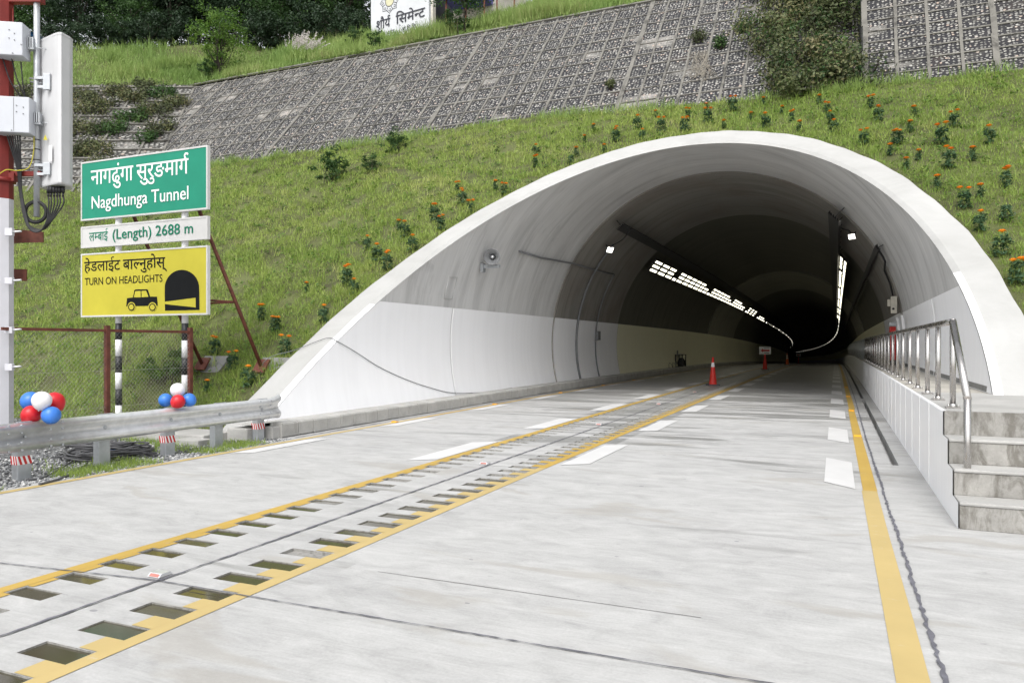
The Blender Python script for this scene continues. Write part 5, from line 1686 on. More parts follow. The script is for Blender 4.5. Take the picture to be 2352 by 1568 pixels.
# loose cable hanging down the white wing
aw = [onp for onp in ()]
def wingpt(px, py, r=TR - 0.03):
    return on_arc(px, py, r)
pts = [wingpt(775, 784), wingpt(820, 810), wingpt(870, 842), wingpt(930, 870), wingpt(985, 889), wingpt(1040, 902), wingpt(1110, 900), wingpt(1176, 890)]
pts0 = [Vector((OX - OR_ * 1.0 - 0.5, 11.9, 0.95)), ]
rp = lambda px, py: (lambda r: Vector((r[0] * (PY0 + PK * CAM_H) / (r[1] - PK * r[2]), r[1] * (PY0 + PK * CAM_H) / (r[1] - PK * r[2]), CAM_H + r[2] * (PY0 + PK * CAM_H) / (r[1] - PK * r[2]))) + Vector((0, -0.03, 0.02)))(rayv(px, py))
g1_ = slope_hit(605, 862)
cond('loose_cable', 'thin black cable drooping across the white left wing of the portal', catm([ground(500, 930, 0.4) + Vector((0, 1.2, 0)), g1_ + UP * 0.25, rp(680, 806), rp(725, 788), rp(757, 778)] + pts, 4), 0.0075, 'darkgrey', 6, 'cable')

# ------------------------------------------------------------------ tunnel lamps
def lamp_proto(name, w, l, lens):
    t = thing(name, None, None)
    q = MB(); q.bb(-l / 2, l / 2, -w / 2, w / 2, 0.0, 0.10, bev=0.01); q.build('housing', M['dark'], t)
    q = MB(); q.bb(-l / 2 + 0.09, l / 2 - 0.09, -w * 0.30, w * 0.30, -0.012, 0.0, bev=0.004); q.build('lens', lens, t)
    return t
pa = lamp_proto('tunnel_lamp', 0.185, 1.42, M['lamp_lens'])
pb_ = lamp_proto('tunnel_lamp', 0.21, 0.9, M['lamp_hot'])
pc_ = lamp_proto('tunnel_lamp', 0.10, 0.32, M['lamp_lens'])
used = {'a': False, 'b': False, 'c': False}
ORD = ['first', 'second', 'third', 'fourth', 'fifth', 'sixth', 'seventh', 'eighth']
def lamp(kind, side, rowdeg, y, label, group):
    src = {'a': pa, 'b': pb_, 'c': pc_}[kind]
    o = src if not used[kind] else copy_tree(src)
    used[kind] = True
    ang = math.radians(rowdeg)
    r_ = TR - 0.30
    c = P3(TX + side * r_ * math.cos(ang), y, TZ + r_ * math.sin(ang))
    # local -z points to the bore axis, local x along the road
    out = Vector((side * math.cos(ang), 0, math.sin(ang)))
    dx0, dz0 = path(y - 0.5); dx1, dz1 = path(y + 0.5)
    fw_ = Vector((dx1 - dx0, 1, dz1 - dz0)).normalized()
    z_ = (out - fw_ * out.dot(fw_)).normalized(); y_ = z_.cross(fw_)
    o.matrix_world = Matrix(((fw_.x, y_.x, z_.x, c.x), (fw_.y, y_.y, z_.y, c.y), (fw_.z, y_.z, z_.z, c.z), (0, 0, 0, 1)))
    tag(o, label, 'tunnel lamp', group)
RB, RM, RTp = 40.0, 42.4, 44.8
for side, sn in ((-1, 'left'), (1, 'right')):
    gname = 'lamps in the strip on the %s of the vault' % sn
    hot = [39.1 + 11.35 * k for k in range(30)]
    ys_b = []
    y = 33.65
    gaps = [(34.3, 3), (40.5, 6), (51.9, 6), (63.2, 5), (74.6, 3), (86.0, 4)]
    for gi, (yg, nn) in enumerate(gaps):
        pitch = 1.68 if gi < 4 else (2.6 if gi == 4 else 2.0)
        for k in range(nn):
            lamp('a', side, RB, yg + k * pitch, 'lit lamp, %s in lowest row of %s group from the mouth, %s strip' % (ORD[k], ORD[gi], sn), gname)
        nm = {0: 3, 1: 6, 2: 6, 3: 5, 4: 3, 5: 3}[gi]
        for k in range(nm):
            lamp('a', side, RM, yg - 0.1 + k * pitch, 'lit lamp, %s in middle row of %s group from the mouth, %s strip' % (ORD[k], ORD[gi], sn), gname)
        ntp = {0: 3, 1: 5, 2: 5, 3: 3, 4: 3, 5: 0}[gi]
        for k in range(ntp):
            lamp('a', side, RTp, yg - 0.2 + k * pitch, 'lit lamp, %s in top row of %s group from the mouth, %s strip' % (ORD[k], ORD[gi], sn), gname)
    for k, y in enumerate(hot):
        if y > 405: break
        lb = 'extra bright square lamp closing the %s lamp group, %s strip' % (ORD[k], sn) if k < 6 else 'pinprick bright lamp far down the %s strip, past all the grouped lamps' % sn
        lamp('b', side, RB, y, lb, gname)
    for k in range(6, 15):
        for j in range(1, 5):
            y = 39.1 + 11.35 * (k - 1) + j * 2.27
            lamp('c', side, RB, y, 'tiny lamp between the bright ones far down the %s strip' % sn, gname)

# ------------------------------------------------------------------ road studs
def stud_proto(mat):
    t = thing('road_stud', None, None)
    q = MB(); q.prism([(-0.06, 0.0), (0.06, 0.0), (0.035, 0.022), (-0.035, 0.022)], (-0.055, 0, 0), YA, ZA, XA, 0.11); q.build('body', M['galv'] if mat == 'w' else M['amber'], t)
    q = MB(); q.quad((-0.042, -0.0575, 0.003), (0.042, -0.0575, 0.003), (0.042, -0.040, 0.0185), (-0.042, -0.040, 0.0185)); q.build('reflector', M['stud_red'] if mat == 'w' else M['amber'], t, fixn=False)
    return t
sw_, sa_ = stud_proto('w'), stud_proto('a'); fw1 = fa1 = True
def stud(kind, x, y, label, group):
    global fw1, fa1
    if kind == 'w': o = sw_ if fw1 else copy_tree(sw_); fw1 = False
    else: o = sa_ if fa1 else copy_tree(sa_); fa1 = False
    o.location = P3(x, y, 0.006); tag(o, label, 'road stud', group)
for k, y in enumerate((3.78, 9.0, 14.24, 19.7, 25.2)):
    stud('w', -4.28, y, 'silver road stud with a red reflector, %s from the near edge along the median joint' % ORD[k], 'studs along the median')
for k, y in enumerate((13.0, 17.87, 23.0, 27.85, 32.6)):
    stud('a', -8.21, y, 'amber road stud on the left yellow line, %s from the guardrail end' % ORD[k], 'studs along the left line')
for k, y in enumerate((14.2, 19.5, 24.8, 30.2)):
    stud('a', 0.35, y, 'amber road stud on the right yellow line, %s from the steps' % ORD[k], 'studs along the right line')
# ------------------------------------------------------------------ vegetation
def blades(P, L, Wd, lean, az, tint, curl=0.5):
    """bent grass blades; arrays of base points, lengths, widths, lean (0..1), azimuth, tint"""
    n = len(P)
    up = np.zeros((n, 3)); up[:, 2] = 1
    hd = np.stack([np.cos(az), np.sin(az), np.zeros(n)], 1)
    sd_ = np.stack([-np.sin(az), np.cos(az), np.zeros(n)], 1)
    # turn the flat side about at random
    tw = NR.uniform(0, np.pi, n); wv = sd_ * np.cos(tw)[:, None] + hd * np.sin(tw)[:, None]
    mid = P + up * (L * 0.55 * (1 - 0.35 * lean))[:, None] + hd * (L * 0.35 * lean)[:, None]
    tip = P + up * (L * (1 - lean * (0.45 + 0.4 * curl)))[:, None] + hd * (L * (0.25 + lean * 0.75) * lean ** 0.5)[:, None]
    w = Wd[:, None]
    V = np.empty((n, 5, 3))
    V[:, 0] = P - wv * w * 0.5; V[:, 1] = P + wv * w * 0.5
    V[:, 2] = mid + wv * w * 0.42; V[:, 3] = mid - wv * w * 0.42; V[:, 4] = tip
    b = (np.arange(n) * 5)[:, None]
    q = np.concatenate([b + np.array([[0, 1, 2, 3]]), b + np.array([[3, 2, 4]])], 1)
    return V.reshape(-1, 3), np.tile([4, 3], n), q.ravel(), np.repeat(tint, 5)

def leaves(C, size, nrm, tint, aspect=0.5):
    """rhombic leaf faces"""
    n = len(C)
    a = np.cross(nrm, NR.normal(size=(n, 3))); a /= np.linalg.norm(a, axis=1)[:, None] + 1e-9
    b = np.cross(nrm, a); b /= np.linalg.norm(b, axis=1)[:, None] + 1e-9
    s = size[:, None]
    V = np.empty((n, 4, 3))
    V[:, 0] = C - a * s; V[:, 1] = C + b * s * aspect - a * s * 0.1; V[:, 2] = C + a * s; V[:, 3] = C - b * s * aspect - a * s * 0.1
    V[:, 2] += nrm * s * 0.15
    return V.reshape(-1, 3), np.full(n, 4), np.arange(n * 4), np.repeat(tint, 4)

def unit(n):
    v = NR.normal(size=(n, 3)); return v / np.linalg.norm(v, axis=1)[:, None]

def vnoise(x, y, seed=0):
    return 0.5 + 0.5 * wav(x * 1.0 + seed, y * 1.0 - seed * 0.7) / 1.0

# --- grass over the bank: clumps of blades, some of the bank worn bare
def bank_points(n, x0, x1, v0=0.0, v1=0.99):
    x = NR.uniform(x0, x1, n); v = NR.uniform(v0, v1, n)
    P = slope_pt(x, v)
    ro = np.hypot(P[:, 0] - OX, P[:, 2] - OZ)
    ok = (ro > OR_ + 0.10) | (P[:, 1] > plane_y(P[:, 2]) + 0.65)
    ok &= ~((P[:, 0] > OX) & (P[:, 2] < 1.05) & (P[:, 0] < 4.4))
    return P[ok], x[ok], v[ok]
def density_keep(P, base=1.0):
    """fewer blades where they are small in the picture"""
    d = np.hypot(P[:, 0], P[:, 1])
    return np.clip(base * (15.0 / d) ** 1.3, 0.14, 1.0)
nT = 115000
P, x, v = bank_points(nT, -36, 10)
pn = 0.5 + 0.5 * np.sin(P[:, 0] * 1.7 + 1.5 * np.sin(P[:, 1] * 1.1)) * np.sin(P[:, 1] * 2.3 + P[:, 0] * 0.6)
pn2 = 0.5 + 0.5 * np.sin(P[:, 0] * 0.55 + 2 * np.sin(P[:, 2] * 0.8)) * np.sin(P[:, 2] * 1.3 + 0.4 * P[:, 0] + 1)
bare = (np.sin(P[:, 0] * 2.9 + 3 * np.sin(P[:, 2] * 1.7)) * np.sin(P[:, 2] * 4.1 + P[:, 0]) > 0.42) & (P[:, 0] < -6)
keep = (NR.random_sample(len(P)) < density_keep(P) * np.where(bare, 0.10, 1.0))
P, pn, pn2 = P[keep], pn[keep], pn2[keep]
nt = len(P); K = 9
d_ = np.hypot(P[:, 0], P[:, 1])
sc_ = np.clip(d_ / 15.0, 0.85, 2.2)
tallness = 0.085 + 0.12 * pn + 0.06 * NR.random_sample(nt) + np.where(NR.random_sample(nt) < 0.04, 0.12, 0)
right = P[:, 0] > 1.0
tallness = np.where(right, tallness * 0.72, tallness)
Pb = np.repeat(P, K, 0) + NR.normal(size=(nt * K, 3)) * (0.06 * np.repeat(sc_, K))[:, None] * np.array([1, 1, 0.15])
Pb[:, 2] -= 0.03
Lb = np.repeat(tallness, K) * NR.uniform(0.55, 1.35, nt * K)
Wb_ = 0.0085 * np.repeat(sc_, K) * NR.uniform(0.7, 1.3, nt * K)
lean = NR.uniform(0.15, 0.95, nt * K)
az = np.repeat(NR.uniform(0, 2 * np.pi, nt), K) * 0.35 + NR.uniform(0, 2 * np.pi, nt * K)
dryness = np.repeat(np.where(P[:, 0] < -3, 0.36 + 0.36 * pn2, 0.20 + 0.26 * pn2), K)
tint = np.clip(dryness + NR.normal(size=nt * K) * 0.16, 0, 1)
V, nl, lo, tt = blades(Pb, Lb, Wb_, lean, az, tint)
g = raw_mesh('grass', V, nl, lo, M['grass'], tint=tt); tag(g, 'short uneven grass over the whole bank', 'grass', kind='stuff')

P, x, v = bank_points(900, -30, 9)
K = 13
n = len(P)
Pb = np.repeat(P, K, 0) + NR.normal(size=(n * K, 3)) * np.array([0.07, 0.07, 0.01])
V, nl, lo, tt = blades(Pb, np.repeat(NR.uniform(0.28, 0.5, n), K) * NR.uniform(0.6, 1.2, n * K), np.repeat(0.009 * np.clip(np.hypot(P[:, 0], P[:, 1]) / 15, 0.8, 1.8), K), NR.uniform(0.2, 0.9, n * K), NR.uniform(0, 6.28, n * K), np.clip(np.repeat(NR.uniform(0.3, 0.95, n), K) + NR.normal(size=n * K) * 0.1, 0, 1))
g = raw_mesh('grass', V, nl, lo, M['grass'], tint=tt); tag(g, 'scattered taller tufts standing out of the bank grass', 'grass', kind='stuff')
# thin dark weed stalks
P, x, v = bank_points(420, -26, 6)
P = P[P[:, 0] < -4]; K = 26; n = len(P)
hh = NR.uniform(0.3, 0.75, n)
C = np.repeat(P, K, 0); f = NR.random_sample(n * K)
C = C + np.stack([NR.normal(size=n * K) * 0.05, NR.normal(size=n * K) * 0.05, f * np.repeat(hh, K)], 1)
V, nl, lo, tt = leaves(C, NR.uniform(0.016, 0.034, n * K), unit(n * K), np.clip(np.repeat(NR.uniform(0.0, 0.9, n), K), 0, 1), 0.4)
g = raw_mesh('weed_stalks', V, nl, lo, M['leaf_brown'], tint=tt); tag(g, 'thin dark weed stalks on the left part of the bank', 'weeds', kind='stuff')

# low broad-leaved weeds between the grass
P, x, v = bank_points(5200, -30, 8)
keep = NR.random_sample(len(P)) < density_keep(P); P = P[keep]
K = 9
C = np.repeat(P, K, 0) + NR.normal(size=(len(P) * K, 3)) * np.array([0.07, 0.07, 0.045]) + np.array([0, 0, 0.07])
V, nl, lo, tt = leaves(C, NR.uniform(0.02, 0.045, len(C)) * np.repeat(np.clip(np.hypot(P[:, 0], P[:, 1]) / 16, 0.8, 1.6), K), unit(len(C)) * 0.6 + np.array([0, -0.2, 0.8]), np.clip(np.repeat(NR.uniform(0.1, 0.7, len(P)), K) + NR.normal(size=len(C)) * 0.1, 0, 1))
g = raw_mesh('weeds', V, nl, lo, M['leaf_bright'], tint=tt); tag(g, 'small weeds among the grass on the bank', 'weeds', kind='stuff')

# grass along the verge and tall grass on the terrace
def tall_patch(name, label, pts, K, L, W, lean0, mat, tint0, spread=0.12, wl=(0.5, 1.25)):
    P = np.array([tuple(p) for p in pts]); n = len(P)
    Pb = np.repeat(P, K, 0) + NR.normal(size=(n * K, 3)) * spread * np.array([1, 1, 0.1])
    Lb = np.repeat(np.asarray(L) * np.ones(n), K) * NR.uniform(wl[0], wl[1], n * K)
    tint = np.clip(np.repeat(tint0 * np.ones(n), K) + NR.normal(size=n * K) * 0.15, 0, 1)
    V, nl, lo, tt = blades(Pb, Lb, W * NR.uniform(0.7, 1.3, n * K), np.clip(NR.normal(size=n * K) * 0.2 + lean0, 0.05, 0.98), NR.uniform(0, 2 * np.pi, n * K), tint)
    o = raw_mesh(name, V, nl, lo, mat, tint=tt)
    return tag(o, label, 'grass', kind='stuff')
pts = []; Ls = []; tn = []
for k in range(6600):
    x = rnd.uniform(-58, 1.0); d = abs(rnd.gauss(0, 1)) * 2.6 if rnd.random() < 0.5 else rnd.uniform(0, 9)
    p = terr(x, d + 0.02); h = 0.45 + 0.35 * math.sin(x * 0.9 + d * 0.7) * math.sin(x * 0.37 + 1) + rnd.uniform(0, 0.35)
    if d < 1.2: h *= 0.6
    if -21.5 < x < -15.0: h *= 0.3
    pts.append(p); Ls.append(max(0.2, h)); tn.append(0.35 + 0.3 * math.sin(x * 0.8 + d))
tall_patch('tall_grass', 'long soft grass on the terrace above the stone wall', pts, 12, np.array(Ls), 0.026, 0.45, M['tallgrass'], np.array(tn), 0.16)
# dense rounded tussocks leaning over the coping
pts = []; Ls = []; tn = []
for px, d, n, h in ((690, 1.0, 90, 1.0), (780, 0.35, 120, 0.8), (820, 0.3, 120, 0.8), (745, 0.5, 90, 0.8), (960, 0.5, 130, 1.1), (1010, 0.5, 150, 1.2), (985, 0.9, 120, 1.2), (930, 0.4, 90, 0.8), (1225, 0.6, 140, 1.4), (1265, 0.5, 140, 1.3), (1310, 0.4, 120, 1.1), (1190, 1.0, 100, 1.3), (540, 0.5, 90, 0.9), (575, 0.5, 80, 0.8), (370, 3, 120, 1.3), (420, 4, 100, 1.2), (330, 2, 90, 1.0), (250, 5, 90, 1.2), (1120, 1.2, 100, 1.1), (1150, 1.6, 90, 1.3)):
    c = terr_hit(px, d)
    for k in range(n):
        a = rnd.uniform(0, 6.283); r_ = rnd.random() ** 0.5 * 0.75
        pts.append(c + Vector((r_ * math.cos(a) * 1.3, r_ * math.sin(a) * 0.7 + 0.1, 0.0))); Ls.append(h * (1.05 - 0.5 * r_)); tn.append(0.25 + 0.5 * r_ + (0.25 if c.y < 33 else 0))
tall_patch('tall_grass', 'rounded tussocks of tall grass hanging over the wall coping', pts, 9, np.array(Ls), 0.02, 0.4, M['tallgrass'], np.array(tn), 0.10)
# verge tufts by the road and at the foot of the stone wall
pts = []
for k in range(1100):
    y = rnd.uniform(5.2, 10.0); x = -8.32 - abs(rnd.gauss(0, 0.35))
    if math.sin(y * 2.9 + 1) + 0.7 * math.sin(y * 6.3) > 0.25: pts.append(Vector((x, y, -0.01)))
for k in range(900):
    x = rnd.uniform(-11.0, -8.9); y = rnd.uniform(8.0, 10.6)
    if math.sin(y * 3.9 + x * 2) > 0.2 and not (-11.7 < x < -8.8 and 9.0 < y < 10.1): pts.append(Vector((x, y, -0.01)))
tall_patch('verge_grass', 'sparse grass growing through the gravel verge', pts, 7, 0.12, 0.006, 0.5, M['grass'], 0.4, 0.05)
pts = []
for k in range(900):
    x = rnd.uniform(-28, 7); p = Vector(slope_pt(x, rnd.uniform(0.965, 0.998))); 
    if math.sin(x * 1.9) + math.sin(x * 0.7 + 1) + rnd.uniform(-0.8, 0.8) > 0: pts.append(p)
tall_patch('tall_grass', 'taller grass and weeds at the foot of the stone wall', pts, 9, 0.42, 0.016, 0.4, M['tallgrass'], 0.4, 0.12)

# pampas tuft with pale plumes
pc = terr_hit(690, 1.2)
pl = thing('plume_grass', 'clump of tall grass with pale feathery plumes above the wall', 'plume grass', pc)
n = 260; base = np.array(tuple(pc)) + NR.normal(size=(n, 3)) * np.array([0.35, 0.25, 0.02])
V, nl, lo, tt = blades(base - np.array(tuple(pc)), NR.uniform(0.7, 1.4, n), np.full(n, 0.02), NR.uniform(0.2, 0.8, n), NR.uniform(0, 6.28, n), NR.uniform(0.2, 0.6, n))
raw_mesh('stalks', V, nl, lo, M['tallgrass'], tint=tt, parent=pl)
n = 64; az = NR.uniform(-0.9, 0.6, n)
Cs = []; Tn = []
for k in range(n):
    a = rnd.uniform(-1.0, 0.75); L = rnd.uniform(1.15, 1.75)
    b0 = np.array([rnd.uniform(-0.6, 0.6), rnd.uniform(-0.3, 0.3), 0.35])
    dirn = np.array([math.sin(a) * -0.9, 0.0, math.cos(a)])
    if a < -0.2: dirn = np.array([-math.sin(a), 0.0, math.cos(a) * 0.75])
    for t in np.linspace(0.5, 1.0, 16):
        Cs.append(b0 + dirn * L * t * 0.85 + np.array([0.25 * t * t, 0, -0.1 * t * t]) + NR.normal(size=3) * 0.018)
Cs = np.array(Cs)
V, nl, lo, tt = leaves(Cs, NR.uniform(0.04, 0.075, len(Cs)), unit(len(Cs)), NR.uniform(0.1, 0.9, len(Cs)), 0.45)
raw_mesh('plumes', V, nl, lo, M['plume'], tint=tt, parent=pl)

# --- woody plants
def crown(n_clump, per, rad, size, tint_jit=0.2, flat=0.8, shell=0.55, seed=0, shape=None):
    """leaf clumps scattered through an uneven crown of roughly unit proportions (rx,ry,rz)"""
    C = []; T = []; N = []
    for k in range(n_clump):
        dv = NR.normal(size=3); dv /= np.linalg.norm(dv)
        rr = shell + (1 - shell) * NR.random_sample() if NR.random_sample() < 0.75 else NR.random_sample() * shell
        c = dv * rr * np.array(rad)
        if shape is not None: c = shape(c)
        r_ = NR.uniform(0.16, 0.34) * min(rad)
        pv = NR.normal(size=(per, 3)); pv /= np.linalg.norm(pv, axis=1)[:, None]
        pv *= (NR.random_sample(per) ** 0.5)[:, None] * r_ * np.array([1.25, 1.25, flat])
        C.append(c + pv); tk = NR.uniform(0.1, 0.7)
        T.append(np.clip(tk + NR.normal(size=per) * tint_jit * 0.6, 0, 1))
        nn = pv / (np.linalg.norm(pv, axis=1)[:, None] + 1e-6) * 0.6 + NR.normal(size=(per, 3)) * 0.55 + np.array([0, 0, 0.5]); N.append(nn / np.linalg.norm(nn, axis=1)[:, None])
    C = np.concatenate(C); return C, NR.uniform(0.6, 1.3, len(C)) * size, np.concatenate(N), np.concatenate(T)

def tree_proto(name, H, rad, trunk_r, nc, per, size, mat, forks=5, low=0.25, stems=1):
    t = thing(name, None, None)
    cz = H - rad[2]
    C, S, N, T = crown(nc, per, rad, size)
    C[:, 2] += cz; ok = C[:, 2] > 0.15; C, S, N, T = C[ok], S[ok], N[ok], T[ok]
    V, nl, lo, tt = leaves(C, S, N, T, 0.45)
    raw_mesh('crown', V, nl, lo, mat, tint=tt, parent=t)
    q = MB()
    for s_ in range(stems):
        a0 = rnd.uniform(0, 6.28); off = 0.15 * s_
        top = Vector((rnd.uniform(-0.3, 0.3) * rad[0] * 0.5, rnd.uniform(-0.3, 0.3) * rad[1] * 0.5, cz + rad[2] * 0.35))
        base = Vector((off * math.cos(a0), off * math.sin(a0), -0.3))
        m_ = (base + top) * 0.5 + Vector((rnd.uniform(-0.2, 0.2), rnd.uniform(-0.2, 0.2), 0))
        tr = catm([base, m_, top], 5); q.tube(tr, [trunk_r * (1 - 0.75 * i / (len(tr) - 1)) for i in range(len(tr))], 7)
        for k in range(forks):
            f = rnd.uniform(low, 0.85); b = base + (top - base) * f
            w = rnd.uniform(0, 6.28); e = Vector((rad[0] * 0.75 * math.cos(w), rad[1] * 0.75 * math.sin(w), cz + rad[2] * rnd.uniform(-0.4, 0.5)))
            mm = (b + e) * 0.5 + Vector((0, 0, 0.12 * H * rnd.uniform(-0.3, 0.6)))
            br = catm([b, mm, e], 4); q.tube(br, [trunk_r * 0.45 * (1 - 0.8 * i / (len(br) - 1)) for i in range(len(br))], 5)
    q.build('trunk', M['bark'], t)
    return t

def put(proto, loc, s, rz, label, cat, group=None, first=[None], sz=None):
    if proto.get('label') is None:
        o = proto
    else:
        o = copy_tree(proto)
        if 'group' in o and not group: del o['group']
    o.location = loc; o.rotation_euler = (0, 0, rz); o.scale = (s, s, s if sz is None else sz)
    tag(o, label, cat, group); return o

tA = tree_proto('broadleaf_tree', 9.0, (3.1, 2.8, 3.7), 0.17, 120, 90, 0.115, M['leaf_dark'], 9, 0.3)
tB = tree_proto('broadleaf_tree', 9.5, (2.7, 2.6, 4.0), 0.15, 110, 90, 0.115, M['leaf_dark'], 8, 0.25)
tC = tree_proto('broadleaf_tree', 6.0, (2.6, 2.4, 2.7), 0.10, 95, 85, 0.10, M['leaf_mid'], 7, 0.2, 2)
forest = [  # picture column, depth behind the edge, proto, scale, description
    (40, 11, tC, 1.0, 'lighter green tree between the mast pole and its grey pipe'),
    (-40, 15, tB, 0.95, 'dark tree behind the mast at the left edge'),
    (105, 15.5, tA, 0.92, 'tree with sky showing through, just behind the antenna top'),
    (185, 12, tA, 0.95, 'tall dark tree right of the antenna'),
    (250, 15, tB, 1.0, 'dark tree with bare trunks, left of the middle of the wood'),
    (300, 11, tC, 0.82, 'lower bushy tree at the edge of the wood left of the bright sapling'),
    (335, 14, tA, 1.0, 'dark tree with sky specks behind the left half of the wood'),
    (395, 12, tB, 1.0, 'dark tree just left of the bright sapling'),
    (455, 15, tA, 1.05, 'dark tree directly behind the bright sapling'),
    (520, 12.5, tB, 1.05, 'dark tree right behind the bright sapling'),
    (585, 13, tA, 1.05, 'dark tree right of the bright sapling'),
    (640, 11, tC, 0.95, 'mid green tree standing behind the pale plumes'),
    (690, 13, tB, 1.1, 'tall dark tree above the pale plumes'),
    (745, 11.5, tA, 1.0, 'dark tree right of the pale plumes'),
    (795, 10.5, tC, 0.95, 'bushy tree next to the lettered white house'),
    (830, 14, tB, 1.15, 'dark tree behind the left edge of the lettered house'),
    (730, 18, tB, 1.25, 'tall dark tree in the back row near the lettered house'),
    (620, 18, tA, 1.25, 'tall dark tree in the back row, centre of the wood'),
    (500, 19, tB, 1.25, 'tall dark tree in the back row behind the sapling'),
    (380, 19, tA, 1.2, 'tall dark tree in the back row, left part of the wood'),
]
for px, d, pr, s, lb in forest:
    put(pr, terr_hit(px, d) - Vector((0, 0, 0.1)), s, rnd.uniform(0, 6.28), lb, 'tree', 'trees of the wood above the wall', sz=s * rnd.uniform(0.95, 1.15))
# undergrowth closing the foot of the wood
pu = tree_proto('undergrowth_bush', 2.2, (1.5, 1.2, 1.2), 0.04, 46, 70, 0.085, M['leaf_dark'], 4, 0.1, 2)
for px, d, s, lb in ((150, 9.5, 1.0, 'dark bush below the trees, right beside the antenna'), (230, 9.2, 1.1, 'dark bush at the foot of the wood, well left of the sapling'), (290, 9.5, 0.9, 'low dark bush below the lower bushy tree'), (345, 9.0, 1.1, 'dark bush at the foot of the wood left of the sapling'), (400, 9.6, 1.2, 'dark bush close to the left of the sapling'), (570, 9.0, 1.2, 'dark bush at the foot of the wood right of the sapling'), (625, 8.6, 1.2, 'dark bush left of the pale plumes'), (720, 7.6, 1.2, 'dark bush right of the pale plumes'), (780, 7.0, 1.1, 'dark bush short of the lettered house'), (830, 6.0, 0.8, 'small dark bush at the left corner of the lettered house')):
    put(pu, terr_hit(px, d), s, rnd.uniform(0, 6), lb, 'bush', 'bushes at the foot of the wood')
# bright sapling on the edge
ts = tree_proto('young_tree', 4.6, (1.75, 1.6, 2.1), 0.06, 72, 60, 0.075, M['leaf_bright'], 10, 0.1, 3)
put(ts, terr_hit(505, 1.2) - Vector((0, 0, 0.1)), 0.98, 0.4, 'bright green young tree standing at the edge above the corner of the stone wall', 'tree')
tm = tree_proto('young_tree', 3.6, (1.7, 1.5, 1.5), 0.07, 52, 60, 0.07, M['leaf_mid'], 8, 0.3, 1)
put(tm, terr_hit(1068, 1.0) - Vector((0, 0, 0.1)), 1.0, 0.2, 'dark leafed tree in front of the violet awning, right of the lettered house', 'tree')
tsb = tree_proto('shrub', 1.1, (0.62, 0.55, 0.55), 0.02, 26, 50, 0.045, M['leaf_mid'], 4, 0.1, 2)
for px, d, s, lb in ((1050, 0.6, 1.3, 'green shrub under the tree by the violet awning'), (865, 0.8, 1.0, 'leafy shrub by the coping below the lettered house'), (815, 2.5, 1.1, 'round shrub in the grass left of the lettered house'), (480, 0.7, 1.2, 'shrub at the foot of the bright sapling')):
    put(tsb, terr_hit(px, d), s, rnd.uniform(0, 6), lb, 'shrub', 'shrubs on the terrace')
for px, py, s, lb in ((757, 405, 1.25, 'dark green bush alone on the grass bank, the bigger of two left of centre'), (850, 382, 0.75, 'small dark bush on the bank just below the stone wall'), (903, 338, 0.95, 'rounded bush on the bank close to the stone wall')):
    put(tsb, slope_hit(px, py + 12) - Vector((0, 0, 0.1)), s, rnd.uniform(0, 6), lb, 'bush', 'bushes on the grass bank')
tvine = tree_proto('leafy_bush', 0.9, (0.65, 0.5, 0.42), 0.015, 24, 42, 0.06, M['leaf_bright'], 3, 0.1, 2)
put(tvine, slope_hit(395, 880) - Vector((0, 0, 0.15)), 1.0, 0, 'bright broad-leaved bush behind the fence beside the right sign post', 'bush')

# big bush hanging on the stone wall and the dry shrubs of the overgrown return
def wall_bush(name, label, fn, spots, size, mat, thick, per=70, cat='bush', group=None):
    """clumps rooted on a wall face: spots (u, s, radius)"""
    o0 = Vector(fn(spots[0][0], spots[0][1]))
    t = thing(name, label, cat, o0, group)
    C = []; T = []; N = []
    q = MB()
    for (u, s, r_) in spots:
        c = np.array(tuple(Vector(fn(u, s)))) + np.array([0, -0.25 * thick - (rnd.random() ** 3) * 0.9 * min(1.0, max(0.0, thick - 0.85) * 3), 0.1])
        pv = NR.normal(size=(per, 3)); pv /= np.linalg.norm(pv, axis=1)[:, None]
        pv *= (NR.random_sample(per) ** 0.45)[:, None] * r_ * np.array([1.2, thick, 1.0])
        C.append(c + pv); T.append(np.clip(NR.choice([0.02, 0.3, 0.55, 0.95]) + NR.normal(size=per) * 0.12, 0, 1))
        nn = pv / (np.linalg.norm(pv, axis=1)[:, None] + 1e-6) * 0.9 + NR.normal(size=(per, 3)) * 0.6 + np.array([0, -0.2, 0.5]); N.append(nn / np.linalg.norm(nn, axis=1)[:, None])
        for k in range(2):
            e = Vector(tuple(c)) + Vector((rnd.uniform(-1, 1) * r_, rnd.uniform(-0.6, 0.1) * r_, rnd.uniform(0, 1) * r_))
            q.tube([Vector(fn(u, s - 0.2)), e], [0.018, 0.005], 4)
    C = np.concatenate(C) - np.array(tuple(o0)); N = np.concatenate(N); T = np.concatenate(T)
    V, nl, lo, tt = leaves(C, NR.uniform(0.6, 1.3, len(C)) * size, N, T, 0.5)
    raw_mesh('foliage', V, nl, lo, mat, tint=tt, parent=t)
    q.build('twigs', M['bark'], t)
    return t
sp = []
for k in range(130):
    s = rnd.uniform(0.2, 10.2)
    u = -0.55 + (rnd.random() + rnd.random() - 1) * (2.35 + 0.5 * math.sin(s * 1.7)) * (1 if s > 2.5 else 0.8)
    sp.append((u, s, rnd.uniform(0.25, 0.78)))
wall_bush('wall_bush', 'huge brownish green bush spilling down the stone wall above the arch', w_main, sp, 0.066, M['leaf_brown'], 1.3, 190)
sp2 = [(u, s, r_) for (u, s, r_) in sp if rnd.random() < 0.75]
wall_bush('wall_bush', 'greener creeper growing through the huge wall bush', lambda u, s: w_main(u, s) + Vector((0.1, -0.35, 0.15)), sp2, 0.060, M['leaf_mid'], 0.9, 80)
